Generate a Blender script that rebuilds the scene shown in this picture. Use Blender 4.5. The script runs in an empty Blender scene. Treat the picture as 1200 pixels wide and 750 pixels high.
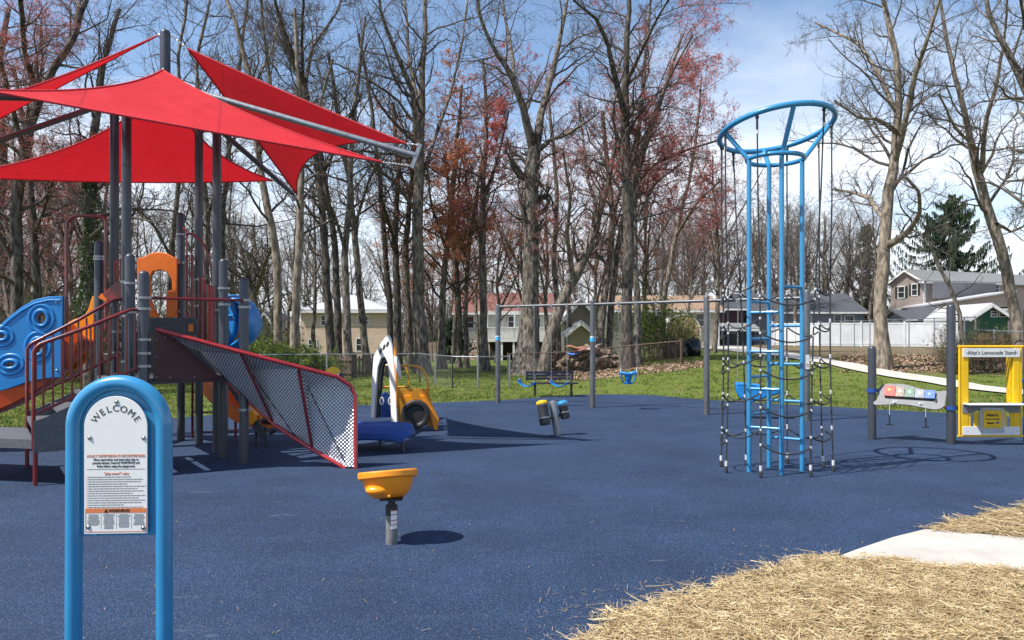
import bpy, math, random
import numpy as np
from mathutils import Vector, Matrix, Euler
from mathutils.geometry import tessellate_polygon
rnd = random.Random(7)
rng = np.random.default_rng(11)
PI = math.pi
scene = bpy.context.scene
col = scene.collection
F, CX, HZ, EYE = 900.0, 600.0, 397.0, 1.6

def at(px, py, Y):
    return Vector(((px-CX)/F*Y, Y, EYE+(HZ-py)/F*Y))
def gnd(px, py):
    return at(px, py, EYE*F/(py-HZ))
def lerp(a, b, t): return a+(b-a)*t
def sst(a, b, x):
    t = max(0.0, min(1.0, (x-a)/(b-a))); return t*t*(3-2*t)

# ------------------------------------------------------------------ materials
MATS = {}
def mat(name, c1, rough=0.5, metal=0.0, c2=None, scale=8.0, bump=0.0, bscale=None, detail=6.0,
        trans=0.0, spec=0.5, stretch=None, coat=0.0, contrast=(0.35, 0.65)):
    if name in MATS: return MATS[name]
    m = bpy.data.materials.new(name); m.use_nodes = True
    nt = m.node_tree; N = nt.nodes; L = nt.links
    b = N['Principled BSDF']
    b.inputs['Base Color'].default_value = (*c1, 1)
    b.inputs['Roughness'].default_value = rough
    b.inputs['Metallic'].default_value = metal
    b.inputs['Specular IOR Level'].default_value = spec
    b.inputs['Coat Weight'].default_value = coat
    tc = N.new('ShaderNodeTexCoord'); mp = N.new('ShaderNodeMapping')
    L.new(tc.outputs['Object'], mp.inputs['Vector'])
    if stretch: mp.inputs['Scale'].default_value = stretch
    if c2 is None: c2 = tuple(v*0.82 for v in c1)
    n = N.new('ShaderNodeTexNoise'); n.inputs['Scale'].default_value = scale
    n.inputs['Detail'].default_value = detail; n.inputs['Roughness'].default_value = 0.6
    L.new(mp.outputs[0], n.inputs['Vector'])
    r = N.new('ShaderNodeValToRGB')
    r.color_ramp.elements[0].position = contrast[0]; r.color_ramp.elements[1].position = contrast[1]
    r.color_ramp.elements[0].color = (*c1, 1); r.color_ramp.elements[1].color = (*c2, 1)
    L.new(n.outputs['Fac'], r.inputs['Fac']); L.new(r.outputs[0], b.inputs['Base Color'])
    # slight gloss variation
    mr = N.new('ShaderNodeMapRange'); mr.inputs['To Min'].default_value = max(0.02, rough-0.08)
    mr.inputs['To Max'].default_value = min(1.0, rough+0.1)
    n2 = N.new('ShaderNodeTexNoise'); n2.inputs['Scale'].default_value = scale*0.6; n2.inputs['Detail'].default_value = 4
    L.new(mp.outputs[0], n2.inputs['Vector'])
    L.new(n2.outputs['Fac'], mr.inputs['Value']); L.new(mr.outputs[0], b.inputs['Roughness'])
    if bump > 0:
        nb = N.new('ShaderNodeTexNoise'); nb.inputs['Scale'].default_value = bscale or scale*4
        nb.inputs['Detail'].default_value = 5
        L.new(mp.outputs[0], nb.inputs['Vector'])
        bu = N.new('ShaderNodeBump'); bu.inputs['Strength'].default_value = bump
        bu.inputs['Distance'].default_value = 0.02
        L.new(nb.outputs['Fac'], bu.inputs['Height']); L.new(bu.outputs[0], b.inputs['Normal'])
    if trans > 0:
        out = N['Material Output']; t = N.new('ShaderNodeBsdfTranslucent'); mx = N.new('ShaderNodeMixShader')
        L.new(r.outputs[0], t.inputs['Color']); mx.inputs[0].default_value = trans
        L.new(b.outputs[0], mx.inputs[1]); L.new(t.outputs[0], mx.inputs[2]); L.new(mx.outputs[0], out.inputs[0])
    MATS[name] = m
    return m

# ------------------------------------------------------------------ mesh builder
class MB:
    def __init__(s): s.v = []; s.f = []
    def add(s, vs, fs, M=None):
        o = len(s.v)
        if M is not None: vs = [M @ Vector(v) for v in vs]
        s.v += [Vector(v) for v in vs]; s.f += [tuple(i+o for i in f) for f in fs]
        return s
    def box(s, c, size, rot=None, bev=0.0):
        x, y, z = (d/2 for d in size)
        M = Matrix.Translation(Vector(c))
        if rot is not None:
            M = M @ (rot.to_4x4() if isinstance(rot, Matrix) else Euler(rot).to_matrix().to_4x4())
        vs = [(sx*x, sy*y, sz*z) for sx in (-1, 1) for sy in (-1, 1) for sz in (-1, 1)]
        fs = [(0, 1, 3, 2), (4, 6, 7, 5), (0, 4, 5, 1), (2, 3, 7, 6), (0, 2, 6, 4), (1, 5, 7, 3)]
        return s.add(vs, fs, M)
    def beam(s, a, b, w, h, up=(0, 0, 1)):
        a = Vector(a); b = Vector(b); d = b-a; L = d.length; d.normalize()
        side = d.cross(Vector(up)).normalized(); u = side.cross(d).normalized()
        R = Matrix((d, side, u)).transposed()
        return s.box((a+b)/2, (L, w, h), R)
    def tube(s, pts, r, n=12, closed=False, caps=True):
        P = [Vector(p) for p in pts]; K = len(P)
        R = r if isinstance(r, (list, tuple)) else [r]*K
        T = []
        for i in range(K):
            if closed: t = P[(i+1) % K]-P[(i-1) % K]
            else: t = P[min(i+1, K-1)]-P[max(i-1, 0)]
            T.append(t.normalized())
        ref = Vector((0, 0, 1)) if abs(T[0].z) < 0.9 else Vector((1, 0, 0))
        nrm = T[0].cross(ref).cross(T[0]).normalized()
        vs = []; fs = []
        for i in range(K):
            nrm = (nrm-T[i]*nrm.dot(T[i])).normalized()
            bi = T[i].cross(nrm)
            for k in range(n):
                a = 2*PI*k/n
                vs.append(P[i]+(nrm*math.cos(a)+bi*math.sin(a))*R[i])
        m = K if closed else K-1
        for i in range(m):
            j = (i+1) % K
            for k in range(n):
                fs.append((i*n+k, i*n+(k+1) % n, j*n+(k+1) % n, j*n+k))
        if caps and not closed:
            fs.append(tuple(range(n))[::-1]); fs.append(tuple((K-1)*n+k for k in range(n)))
        return s.add(vs, fs)
    def lathe(s, prof, c=(0, 0, 0), n=24, M=None):
        vs = []; fs = []
        K = len(prof)
        for (r, z) in prof:
            for k in range(n):
                a = 2*PI*k/n; vs.append((r*math.cos(a), r*math.sin(a), z))
        for i in range(K-1):
            for k in range(n):
                fs.append((i*n+k, i*n+(k+1) % n, (i+1)*n+(k+1) % n, (i+1)*n+k))
        fs.append(tuple(range(n))[::-1]); fs.append(tuple((K-1)*n+k for k in range(n)))
        T = Matrix.Translation(Vector(c))
        if M is not None: T = T @ M.to_4x4()
        return s.add(vs, fs, T)
    def post(s, x, y, z0, z1, r, n=20):
        d = z1-r*0.8
        prof = [(r, z0), (r, d)]+[(r*math.cos(a), d+r*0.8*math.sin(a)) for a in (0.35, 0.75, 1.1, 1.4)]
        return s.lathe(prof, (x, y, 0), n)
    def ball(s, c, r, n=14, sc=(1, 1, 1)):
        vs = []; fs = []; m = n//2
        for i in range(m+1):
            t = PI*i/m
            t = min(max(t, 0.02), PI-0.02)
            for k in range(n):
                a = 2*PI*k/n
                vs.append((c[0]+r*sc[0]*math.sin(t)*math.cos(a), c[1]+r*sc[1]*math.sin(t)*math.sin(a), c[2]+r*sc[2]*math.cos(t)))
        for i in range(m):
            for k in range(n):
                fs.append((i*n+k, (i+1)*n+k, (i+1)*n+(k+1) % n, i*n+(k+1) % n))
        return s.add(vs, fs)
    def sweep(s, prof, path, up=(0, 0, 1), closed_prof=True):
        P = [Vector(p) for p in path]; K = len(P); n = len(prof); up = Vector(up); vs = []; fs = []
        for i in range(K):
            t = (P[min(i+1, K-1)]-P[max(i-1, 0)]).normalized()
            side = t.cross(up).normalized(); nn = side.cross(t).normalized()
            for (a, b) in prof: vs.append(P[i]+side*a+nn*b)
        for i in range(K-1):
            for k in range(n if closed_prof else n-1):
                fs.append((i*n+k, i*n+(k+1) % n, (i+1)*n+(k+1) % n, (i+1)*n+k))
        fs.append(tuple(range(n))[::-1]); fs.append(tuple((K-1)*n+k for k in range(n)))
        return s.add(vs, fs)
    def plate(s, loops, O, U, V, thick, bev=0.0):
        """flat board with holes; loops are 2D in the (U,V) frame at O, solid thick about the plane"""
        cu = bpy.data.curves.new('tmp', 'CURVE'); cu.dimensions = '2D'; cu.fill_mode = 'BOTH'
        cu.extrude = max(thick/2-bev, 0.0005); cu.bevel_depth = bev; cu.bevel_resolution = 1; cu.offset = -bev
        for lp in loops:
            sp = cu.splines.new('POLY'); sp.points.add(len(lp)-1); sp.use_cyclic_u = True
            for i, q in enumerate(lp): sp.points[i].co = (q[0], q[1], 0, 1)
        ob = bpy.data.objects.new('tmp', cu); col.objects.link(ob)
        dg = bpy.context.evaluated_depsgraph_get(); dg.update()
        me = bpy.data.meshes.new_from_object(ob.evaluated_get(dg))
        U = Vector(U).normalized(); V = Vector(V).normalized(); W = U.cross(V)
        vs = [Vector(O)+U*v.co.x+V*v.co.y+W*v.co.z for v in me.vertices]
        fs = [tuple(p.vertices) for p in me.polygons]
        bpy.data.objects.remove(ob); bpy.data.meshes.remove(me); bpy.data.curves.remove(cu)
        return s.add(vs, fs)
    def text(s, body, size, O, U, V, align='CENTER', depth=0.0008, spacing=1.0, bold=0.0, width=None):
        cu = bpy.data.curves.new('tmp', 'FONT'); cu.body = body; cu.size = size; cu.align_x = align
        cu.align_y = 'CENTER'; cu.extrude = depth; cu.space_character = spacing; cu.offset = bold
        cu.resolution_u = 3
        ob = bpy.data.objects.new('tmp', cu); col.objects.link(ob)
        dg = bpy.context.evaluated_depsgraph_get(); dg.update()
        me = bpy.data.meshes.new_from_object(ob.evaluated_get(dg))
        U = Vector(U).normalized(); V = Vector(V).normalized(); W = U.cross(V)
        k = 1.0
        if width and len(me.vertices):
            xs = [v.co.x for v in me.vertices]; k = width/(max(xs)-min(xs))
        vs = [Vector(O)+U*v.co.x*k+V*v.co.y+W*v.co.z for v in me.vertices]
        fs = [tuple(p.vertices) for p in me.polygons]
        bpy.data.objects.remove(ob); bpy.data.meshes.remove(me); bpy.data.curves.remove(cu)
        return s.add(vs, fs)

ORG = {}
def rootloc(o):
    while o.parent is not None: o = o.parent
    return ORG.get(o.name, Vector((0, 0, 0)))
def tag(o, label=None, cat=None, group=None, kind=None):
    if label: o['label'] = label
    if cat: o['category'] = cat
    if group: o['group'] = group
    if kind: o['kind'] = kind
    return o
def thing(name, loc, label, cat, group=None):
    o = bpy.data.objects.new(name, None); col.objects.link(o)
    o.empty_display_size = 0.2
    o.location = Vector(loc); ORG[o.name] = Vector(loc)
    return tag(o, label, cat, group)
def finish(me, smooth, ang=35):
    if smooth:
        me.polygons.foreach_set('use_smooth', [True]*len(me.polygons))
        me.set_sharp_from_angle(angle=math.radians(ang))
def build(name, mb, m, parent=None, smooth=True, bevel=0.0, label=None):
    if parent is not None: L = rootloc(parent)
    else:
        xs = [v.x for v in mb.v]; ys = [v.y for v in mb.v]; zs = [v.z for v in mb.v]
        L = Vector(((min(xs)+max(xs))/2, (min(ys)+max(ys))/2, min(zs)))
    me = bpy.data.meshes.new(name)
    me.from_pydata([tuple(v-L) for v in mb.v], [], mb.f); me.update()
    finish(me, smooth)
    me.materials.append(m)
    o = bpy.data.objects.new(name, me); col.objects.link(o)
    if parent is not None: o.parent = parent
    else: o.location = L; ORG[o.name] = L
    if bevel > 0:
        bm = o.modifiers.new('bevel', 'BEVEL'); bm.width = bevel; bm.segments = 2; bm.limit_method = 'ANGLE'
        bm.angle_limit = math.radians(40)
    if label: o['label'] = label
    return o
def np_mesh(name, verts, faces, m, parent=None, loc=None, smooth=False, kind=None):
    """verts (N,3) array, faces (M,k) array with constant k"""
    verts = np.asarray(verts, dtype=np.float32); faces = np.asarray(faces, dtype=np.int32)
    if parent is not None:
        L = rootloc(parent)
    else: L = Vector(loc) if loc is not None else Vector((0, 0, 0))
    verts = verts-np.array(L, dtype=np.float32)
    k = faces.shape[1]; M = faces.shape[0]
    me = bpy.data.meshes.new(name)
    me.vertices.add(len(verts)); me.vertices.foreach_set('co', verts.ravel())
    me.loops.add(M*k); me.loops.foreach_set('vertex_index', faces.ravel())
    me.polygons.add(M)
    me.polygons.foreach_set('loop_start', np.arange(0, M*k, k, dtype=np.int32))
    me.polygons.foreach_set('loop_total', np.full(M, k, dtype=np.int32))
    if smooth: me.polygons.foreach_set('use_smooth', np.ones(M, dtype=bool))
    me.update(calc_edges=True)
    me.materials.append(m)
    o = bpy.data.objects.new(name, me); col.objects.link(o)
    if parent is not None: o.parent = parent
    else: o.location = L
    if kind: o['kind'] = kind
    return o
def copy_tree(o, parent=None):
    c = o.copy(); col.objects.link(c)
    if parent is not None: c.parent = parent
    for ch in list(o.children): copy_tree(ch, c)
    return c
def circ(cx, cy, rx, ry=None, n=28, a0=0, a1=2*PI, rot=0):
    ry = ry or rx; full = abs(a1-a0-2*PI) < 1e-6
    out = []
    for i in range(n if full else n+1):
        a = a0+(a1-a0)*i/n
        x = rx*math.cos(a); y = ry*math.sin(a)
        out.append((cx+x*math.cos(rot)-y*math.sin(rot), cy+x*math.sin(rot)+y*math.cos(rot)))
    return out
def smoothpath(pts, n=6):
    """Catmull-Rom through points"""
    P = [Vector(p) for p in pts]; P = [2*P[0]-P[1]]+P+[2*P[-1]-P[-2]]; out = []
    for i in range(1, len(P)-2):
        for k in range(n):
            t = k/n; a, b, c, d = P[i-1], P[i], P[i+1], P[i+2]
            out.append(0.5*((2*b)+(c-a)*t+(2*a-5*b+4*c-d)*t*t+(3*b-a-3*c+d)*t*t*t))
    out.append(P[-2]); return out
class Pl:
    """vertical plane through ground points A,B (X,Y); pixel -> 2D in plane"""
    def __init__(s, A, B):
        s.A = Vector((A[0], A[1], 0)); s.U = (Vector((B[0], B[1], 0))-s.A).normalized(); s.V = Vector((0, 0, 1))
        s.n = s.U.cross(s.V)
    def p3(s, px, py):
        d = Vector(((px-CX)/F, 1, (HZ-py)/F)); C = Vector((0, 0, EYE))
        t = (s.A-C).dot(s.n)/d.dot(s.n)
        return C+d*t
    def q(s, px, py):
        p = s.p3(px, py); return ((p-s.A).dot(s.U), p.z)
    def loop(s, pts): return [s.q(*p) for p in pts]

# ------------------------------------------------------------------ palette
M = {}
def setup_mats():
    M['post'] = mat('post_grey_paint', (0.058, 0.065, 0.078), 0.36, 0.25, (0.045, 0.05, 0.062), 3, 0.02)
    M['galv'] = mat('galvanised_steel', (0.34, 0.36, 0.38), 0.38, 0.7, (0.24, 0.25, 0.27), 14, 0.05)
    M['swing'] = mat('swing_frame_steel', (0.135, 0.14, 0.145), 0.42, 0.4, (0.10, 0.103, 0.108), 6, 0.03)
    M['clamp'] = mat('clamp_metal', (0.30, 0.31, 0.33), 0.35, 0.7, None, 20, 0.03)
    M['maroon'] = mat('maroon_paint', (0.23, 0.010, 0.013), 0.32, 0, (0.09, 0.010, 0.012), 8, 0.02, coat=0.3)
    M['maroon_dark'] = mat('maroon_panel_plastic', (0.055, 0.012, 0.016), 0.5, 0, (0.04, 0.01, 0.013), 5, 0.03)
    M['red'] = mat('red_pipe_paint', (0.36, 0.015, 0.018), 0.28, 0, (0.28, 0.014, 0.016), 6, 0.02, coat=0.4)
    M['black'] = mat('black_plastic', (0.015, 0.015, 0.018), 0.45, 0, (0.025, 0.025, 0.03), 10, 0.05)
    M['rubber'] = mat('tyre_black', (0.012, 0.012, 0.013), 0.55, 0, (0.02, 0.02, 0.02), 30, 0.1)
    M['darkdeck'] = mat('coated_deck_dark', (0.035, 0.037, 0.045), 0.6, 0, (0.05, 0.05, 0.06), 20, 0.15)
    M['greydeck'] = mat('coated_step_grey', (0.10, 0.105, 0.115), 0.6, 0, (0.07, 0.075, 0.085), 20, 0.15)
    M['orange'] = mat('orange_plastic', (0.72, 0.16, 0.008), 0.36, 0, (0.62, 0.125, 0.006), 4, 0.05, bscale=120)
    M['redorange'] = mat('red_orange_plastic', (0.72, 0.09, 0.008), 0.36, 0, (0.60, 0.07, 0.006), 4, 0.05, bscale=120)
    M['amber'] = mat('amber_plastic', (0.84, 0.295, 0.008), 0.36, 0, (0.78, 0.25, 0.006), 5, 0.05, bscale=150)
    M['yellow'] = mat('yellow_plastic', (0.82, 0.50, 0.005), 0.4, 0, (0.74, 0.43, 0.005), 5, 0.03)
    M['sky_blue'] = mat('light_blue_paint', (0.03, 0.235, 0.46), 0.3, 0, (0.027, 0.21, 0.41), 5, 0.02, coat=0.4)
    M['blue'] = mat('blue_moulded_plastic', (0.010, 0.20, 0.52), 0.38, 0, (0.008, 0.17, 0.45), 3, 0.05, bscale=120)
    M['navy'] = mat('royal_blue_plastic', (0.012, 0.07, 0.30), 0.6, 0, (0.01, 0.055, 0.24), 4, 0.05)
    M['white'] = mat('white_panel', (0.72, 0.72, 0.70), 0.45, 0, (0.66, 0.66, 0.65), 5, 0.02)
    M['board'] = mat('sign_board_white', (0.80, 0.79, 0.75), 0.35, 0, (0.77, 0.76, 0.72), 4, 0)
    M['ink'] = mat('black_ink', (0.02, 0.02, 0.02), 0.6)
    M['greyink'] = mat('grey_ink', (0.22, 0.22, 0.22), 0.6)
    M['orangeink'] = mat('orange_ink', (0.75, 0.22, 0.07), 0.5)
    M['rope'] = mat('black_rope', (0.018, 0.018, 0.02), 0.7, 0, (0.03, 0.03, 0.033), 60, 0.2)
    M['nylon'] = mat('white_nylon', (0.6, 0.6, 0.6), 0.4)
    M['chrome'] = mat('bolt_steel', (0.55, 0.55, 0.55), 0.2, 1.0)
    M['greypanel'] = mat('grey_panel_plastic', (0.20, 0.20, 0.205), 0.6, 0, (0.16, 0.16, 0.165), 6, 0.03)
    M['concrete'] = mat('pale_concrete', (0.52, 0.49, 0.435), 0.85, 0, (0.40, 0.37, 0.325), 2.2, 0.3, bscale=90, detail=10)
    M['bark'] = mat('tree_bark', (0.22, 0.185, 0.15), 0.95, 0, (0.04, 0.033, 0.027), 11, 1.0, bscale=20, stretch=(1, 1, 0.3), contrast=(.40, .60))
    M['bark_pale'] = mat('pale_tree_bark', (0.30, 0.245, 0.19), 0.95, 0, (0.10, 0.08, 0.06), 9, 1.0, bscale=18, stretch=(1, 1, 0.3), contrast=(.40, .60))
    M['bark_dark'] = mat('dark_tree_bark', (0.13, 0.108, 0.09), 0.95, 0, (0.025, 0.021, 0.018), 11, 1.0, bscale=20, stretch=(1, 1, 0.3), contrast=(.40, .60))
    M['twig'] = mat('twig_bark', (0.105, 0.08, 0.064), 0.9, 0, (0.055, 0.042, 0.034), 3)
    M['twig_grey'] = mat('grey_twig_bark', (0.14, 0.115, 0.095), 0.9, 0, (0.07, 0.058, 0.048), 3)
    M['bud'] = mat('red_maple_buds', (0.58, 0.17, 0.155), 0.7, 0, (0.42, 0.15, 0.13), 2, trans=0.35)
    M['russet'] = mat('russet_leaves', (0.62, 0.24, 0.12), 0.7, 0, (0.44, 0.18, 0.10), 2, trans=0.35)
    M['leaf'] = mat('fresh_green_leaves', (0.17, 0.24, 0.03), 0.6, 0, (0.07, 0.13, 0.02), 2, trans=0.4)
    M['ever'] = mat('evergreen_needles', (0.035, 0.062, 0.022), 0.7, 0, (0.02, 0.038, 0.015), 2, trans=0.15)
    M['ivy'] = mat('ivy_leaves', (0.06, 0.10, 0.02), 0.5, 0, (0.035, 0.06, 0.015), 3, trans=0.2)
    M['brush'] = mat('dry_brush_stems', (0.17, 0.12, 0.08), 0.9, 0, (0.09, 0.065, 0.045), 3)
    # sun-lit / back-lit shade sail fabric
    m = mat('red_sail_fabric', (0.68, 0.016, 0.028), 0.75, 0, (0.62, 0.014, 0.024), 3, 0.06, bscale=300, trans=0.30)
    nt = m.node_tree; N = nt.nodes; L = nt.links; tc = N.new('ShaderNodeTexCoord'); sp = N.new('ShaderNodeSeparateXYZ'); L.new(tc.outputs['Object'], sp.inputs[0])
    def mm(op, a, b=None):
        n = N.new('ShaderNodeMath'); n.operation = op
        for i, v in enumerate((a, b)):
            if v is None: continue
            if isinstance(v, (int, float)): n.inputs[i].default_value = v
            else: L.new(v, n.inputs[i])
        return n.outputs[0]
    fr = mm('FRACT', mm('ADD', mm('MULTIPLY', sp.outputs[0], .62), mm('MULTIPLY', sp.outputs[1], .21)))
    ln = mm('LESS_THAN', mm('ABSOLUTE', mm('SUBTRACT', fr, .5)), .011)
    mx = N.new('ShaderNodeMix'); mx.data_type = 'RGBA'; L.new(mm('MULTIPLY', ln, .55), mx.inputs[0])
    bs = N['Principled BSDF']; src = bs.inputs['Base Color'].links[0].from_socket; L.new(src, mx.inputs[6]); mx.inputs[7].default_value = (.36, .008, .014, 1)
    L.new(mx.outputs[2], bs.inputs['Base Color'])
    wv = N.new('ShaderNodeTexNoise'); wv.inputs['Scale'].default_value = 1.4; wv.inputs['Detail'].default_value = 2; mp = N.new('ShaderNodeMapping'); mp.inputs['Scale'].default_value = (.6, 2.4, 2.4)
    mp.inputs['Rotation'].default_value = (0, .3, .35); L.new(tc.outputs['Object'], mp.inputs[0]); L.new(mp.outputs[0], wv.inputs['Vector'])
    b1 = bs.inputs['Normal'].links[0].from_node; b2 = N.new('ShaderNodeBump'); b2.inputs['Strength'].default_value = .55; b2.inputs['Distance'].default_value = .12
    L.new(wv.outputs[0], b2.inputs['Height']); L.new(b2.outputs[0], b1.inputs['Normal'])
    M['sail'] = m
setup_mats()
# ================================================================== terrain and surfaces
def terr(x, y):
    if y < 15: return 0.0
    zl = np.interp(y, [0, 22.6, 28, 40, 55, 75, 120, 700], [0, 0, .10, .2, 0, -.4, -.5, -.5])
    zr = np.interp(y, [0, 20.2, 23, 25, 28, 35, 58, 120, 700], [0, 0, .18, .42, .66, .80, 1.08, 1.2, 1.2])
    s = sst(0.02, 0.27, x/y)
    ye = np.interp(600+x/y*900, [0, 330, 440, 583, 680, 760, 830, 1000, 1200, 1400], [14, 18, 19.3, 20.4, 22.2, 22.1, 20.6, 18.2, 16.1, 15])
    f = max(0.0, min(1.0, (y-ye-.35)/1.6))
    return float((zl*(1-s)+zr*s)*f)
def drop(px, Y):
    """ground point under pixel column px at depth Y"""
    x = (px-CX)/F*Y
    return Vector((x, Y, terr(x, Y)))

# ---- ground sheet: lawn that reaches the horizon
ys = np.concatenate([np.array([-60, -20, -5, 3]), np.arange(5, 70, 1.0), np.arange(72, 140, 6), np.array([160, 220, 320, 480, 700])])
xn = np.concatenate([np.linspace(-40, -1.05, 8), np.linspace(-1, 1, 61), np.linspace(1.05, 40, 8)])
vs = []
for y in ys:
    w = max(y, 25)
    for a in xn:
        x = a*w; vs.append((x, y, terr(x, y)-0.012))
nx = len(xn); fs = [(i*nx+k, i*nx+k+1, (i+1)*nx+k+1, (i+1)*nx+k) for i in range(len(ys)-1) for k in range(nx-1)]
def grass_mat():
    m = bpy.data.materials.new('lawn_grass'); m.use_nodes = True; nt = m.node_tree; N = nt.nodes; L = nt.links
    b = N['Principled BSDF']; b.inputs['Roughness'].default_value = 0.9; b.inputs['Specular IOR Level'].default_value = 0.15
    tc = N.new('ShaderNodeTexCoord')
    def noise(s, d=6, r=.6):
        n = N.new('ShaderNodeTexNoise'); n.inputs['Scale'].default_value = s; n.inputs['Detail'].default_value = d
        n.inputs['Roughness'].default_value = r; L.new(tc.outputs['Object'], n.inputs['Vector']); return n
    def ramp(src, pts):
        r = N.new('ShaderNodeValToRGB'); e = r.color_ramp.elements
        while len(e) < len(pts): e.new(0.5)
        for q, (p, c) in zip(e, pts): q.position = p; q.color = (*c, 1)
        L.new(src, r.inputs[0]); return r
    big = noise(.35); mid = noise(2.2, 8); fine = noise(28, 8, .75)
    g1 = ramp(fine.outputs[0], [(.25, (.04, .065, .01)), (.5, (.10, .14, .022)), (.75, (.18, .20, .05))])
    dry = ramp(fine.outputs[0], [(.3, (.08, .065, .032)), (.7, (.20, .16, .085))])
    f1 = ramp(mid.outputs[0], [(.50, (0, 0, 0)), (.68, (.65, .65, .65))])
    mx = N.new('ShaderNodeMix'); mx.data_type = 'RGBA'
    L.new(f1.outputs[0], mx.inputs[0]); L.new(g1.outputs[0], mx.inputs[6]); L.new(dry.outputs[0], mx.inputs[7])
    # leaf litter under the trees on the right-hand bank and behind the fence
    sx = N.new('ShaderNodeSeparateXYZ'); L.new(tc.outputs['Object'], sx.inputs[0])
    def maprange(src, a, b_, c=0, d=1):
        r = N.new('ShaderNodeMapRange'); r.inputs[1].default_value = a; r.inputs[2].default_value = b_
        r.inputs[3].default_value = c; r.inputs[4].default_value = d; L.new(src, r.inputs[0]); return r
    yy = maprange(sx.outputs[1], 24.6, 26.0); xx = maprange(sx.outputs[0], 11.0, 13.0)
    mu = N.new('ShaderNodeMath'); mu.operation = 'MULTIPLY'; L.new(yy.outputs[0], mu.inputs[0]); L.new(xx.outputs[0], mu.inputs[1])
    nb = ramp(mid.outputs[0], [(.33, (0, 0, 0)), (.52, (1, 1, 1))])
    mu2 = N.new('ShaderNodeMath'); mu2.operation = 'MULTIPLY'; L.new(mu.outputs[0], mu2.inputs[0]); L.new(nb.outputs[0], mu2.inputs[1])
    lit = ramp(fine.outputs[0], [(.3, (.07, .042, .03)), (.5, (.16, .105, .075)), (.72, (.30, .23, .16))])
    m2 = N.new('ShaderNodeMix'); m2.data_type = 'RGBA'
    L.new(mu2.outputs[0], m2.inputs[0]); L.new(mx.outputs[2], m2.inputs[6]); L.new(lit.outputs[0], m2.inputs[7])
    L.new(m2.outputs[2], b.inputs['Base Color'])
    bu = N.new('ShaderNodeBump'); bu.inputs['Strength'].default_value = .45; bu.inputs['Distance'].default_value = .03
    L.new(fine.outputs[0], bu.inputs['Height']); L.new(bu.outputs[0], b.inputs['Normal'])
    return m
M['grass'] = grass_mat()
mb = MB(); mb.v = [Vector(v) for v in vs]; mb.f = fs
o = build('ground', mb, M['grass']); tag(o, kind='structure')
for a in (o,):
    a.data.transform(Matrix.Translation(a.location)); a.location = (0, 0, 0)

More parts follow.
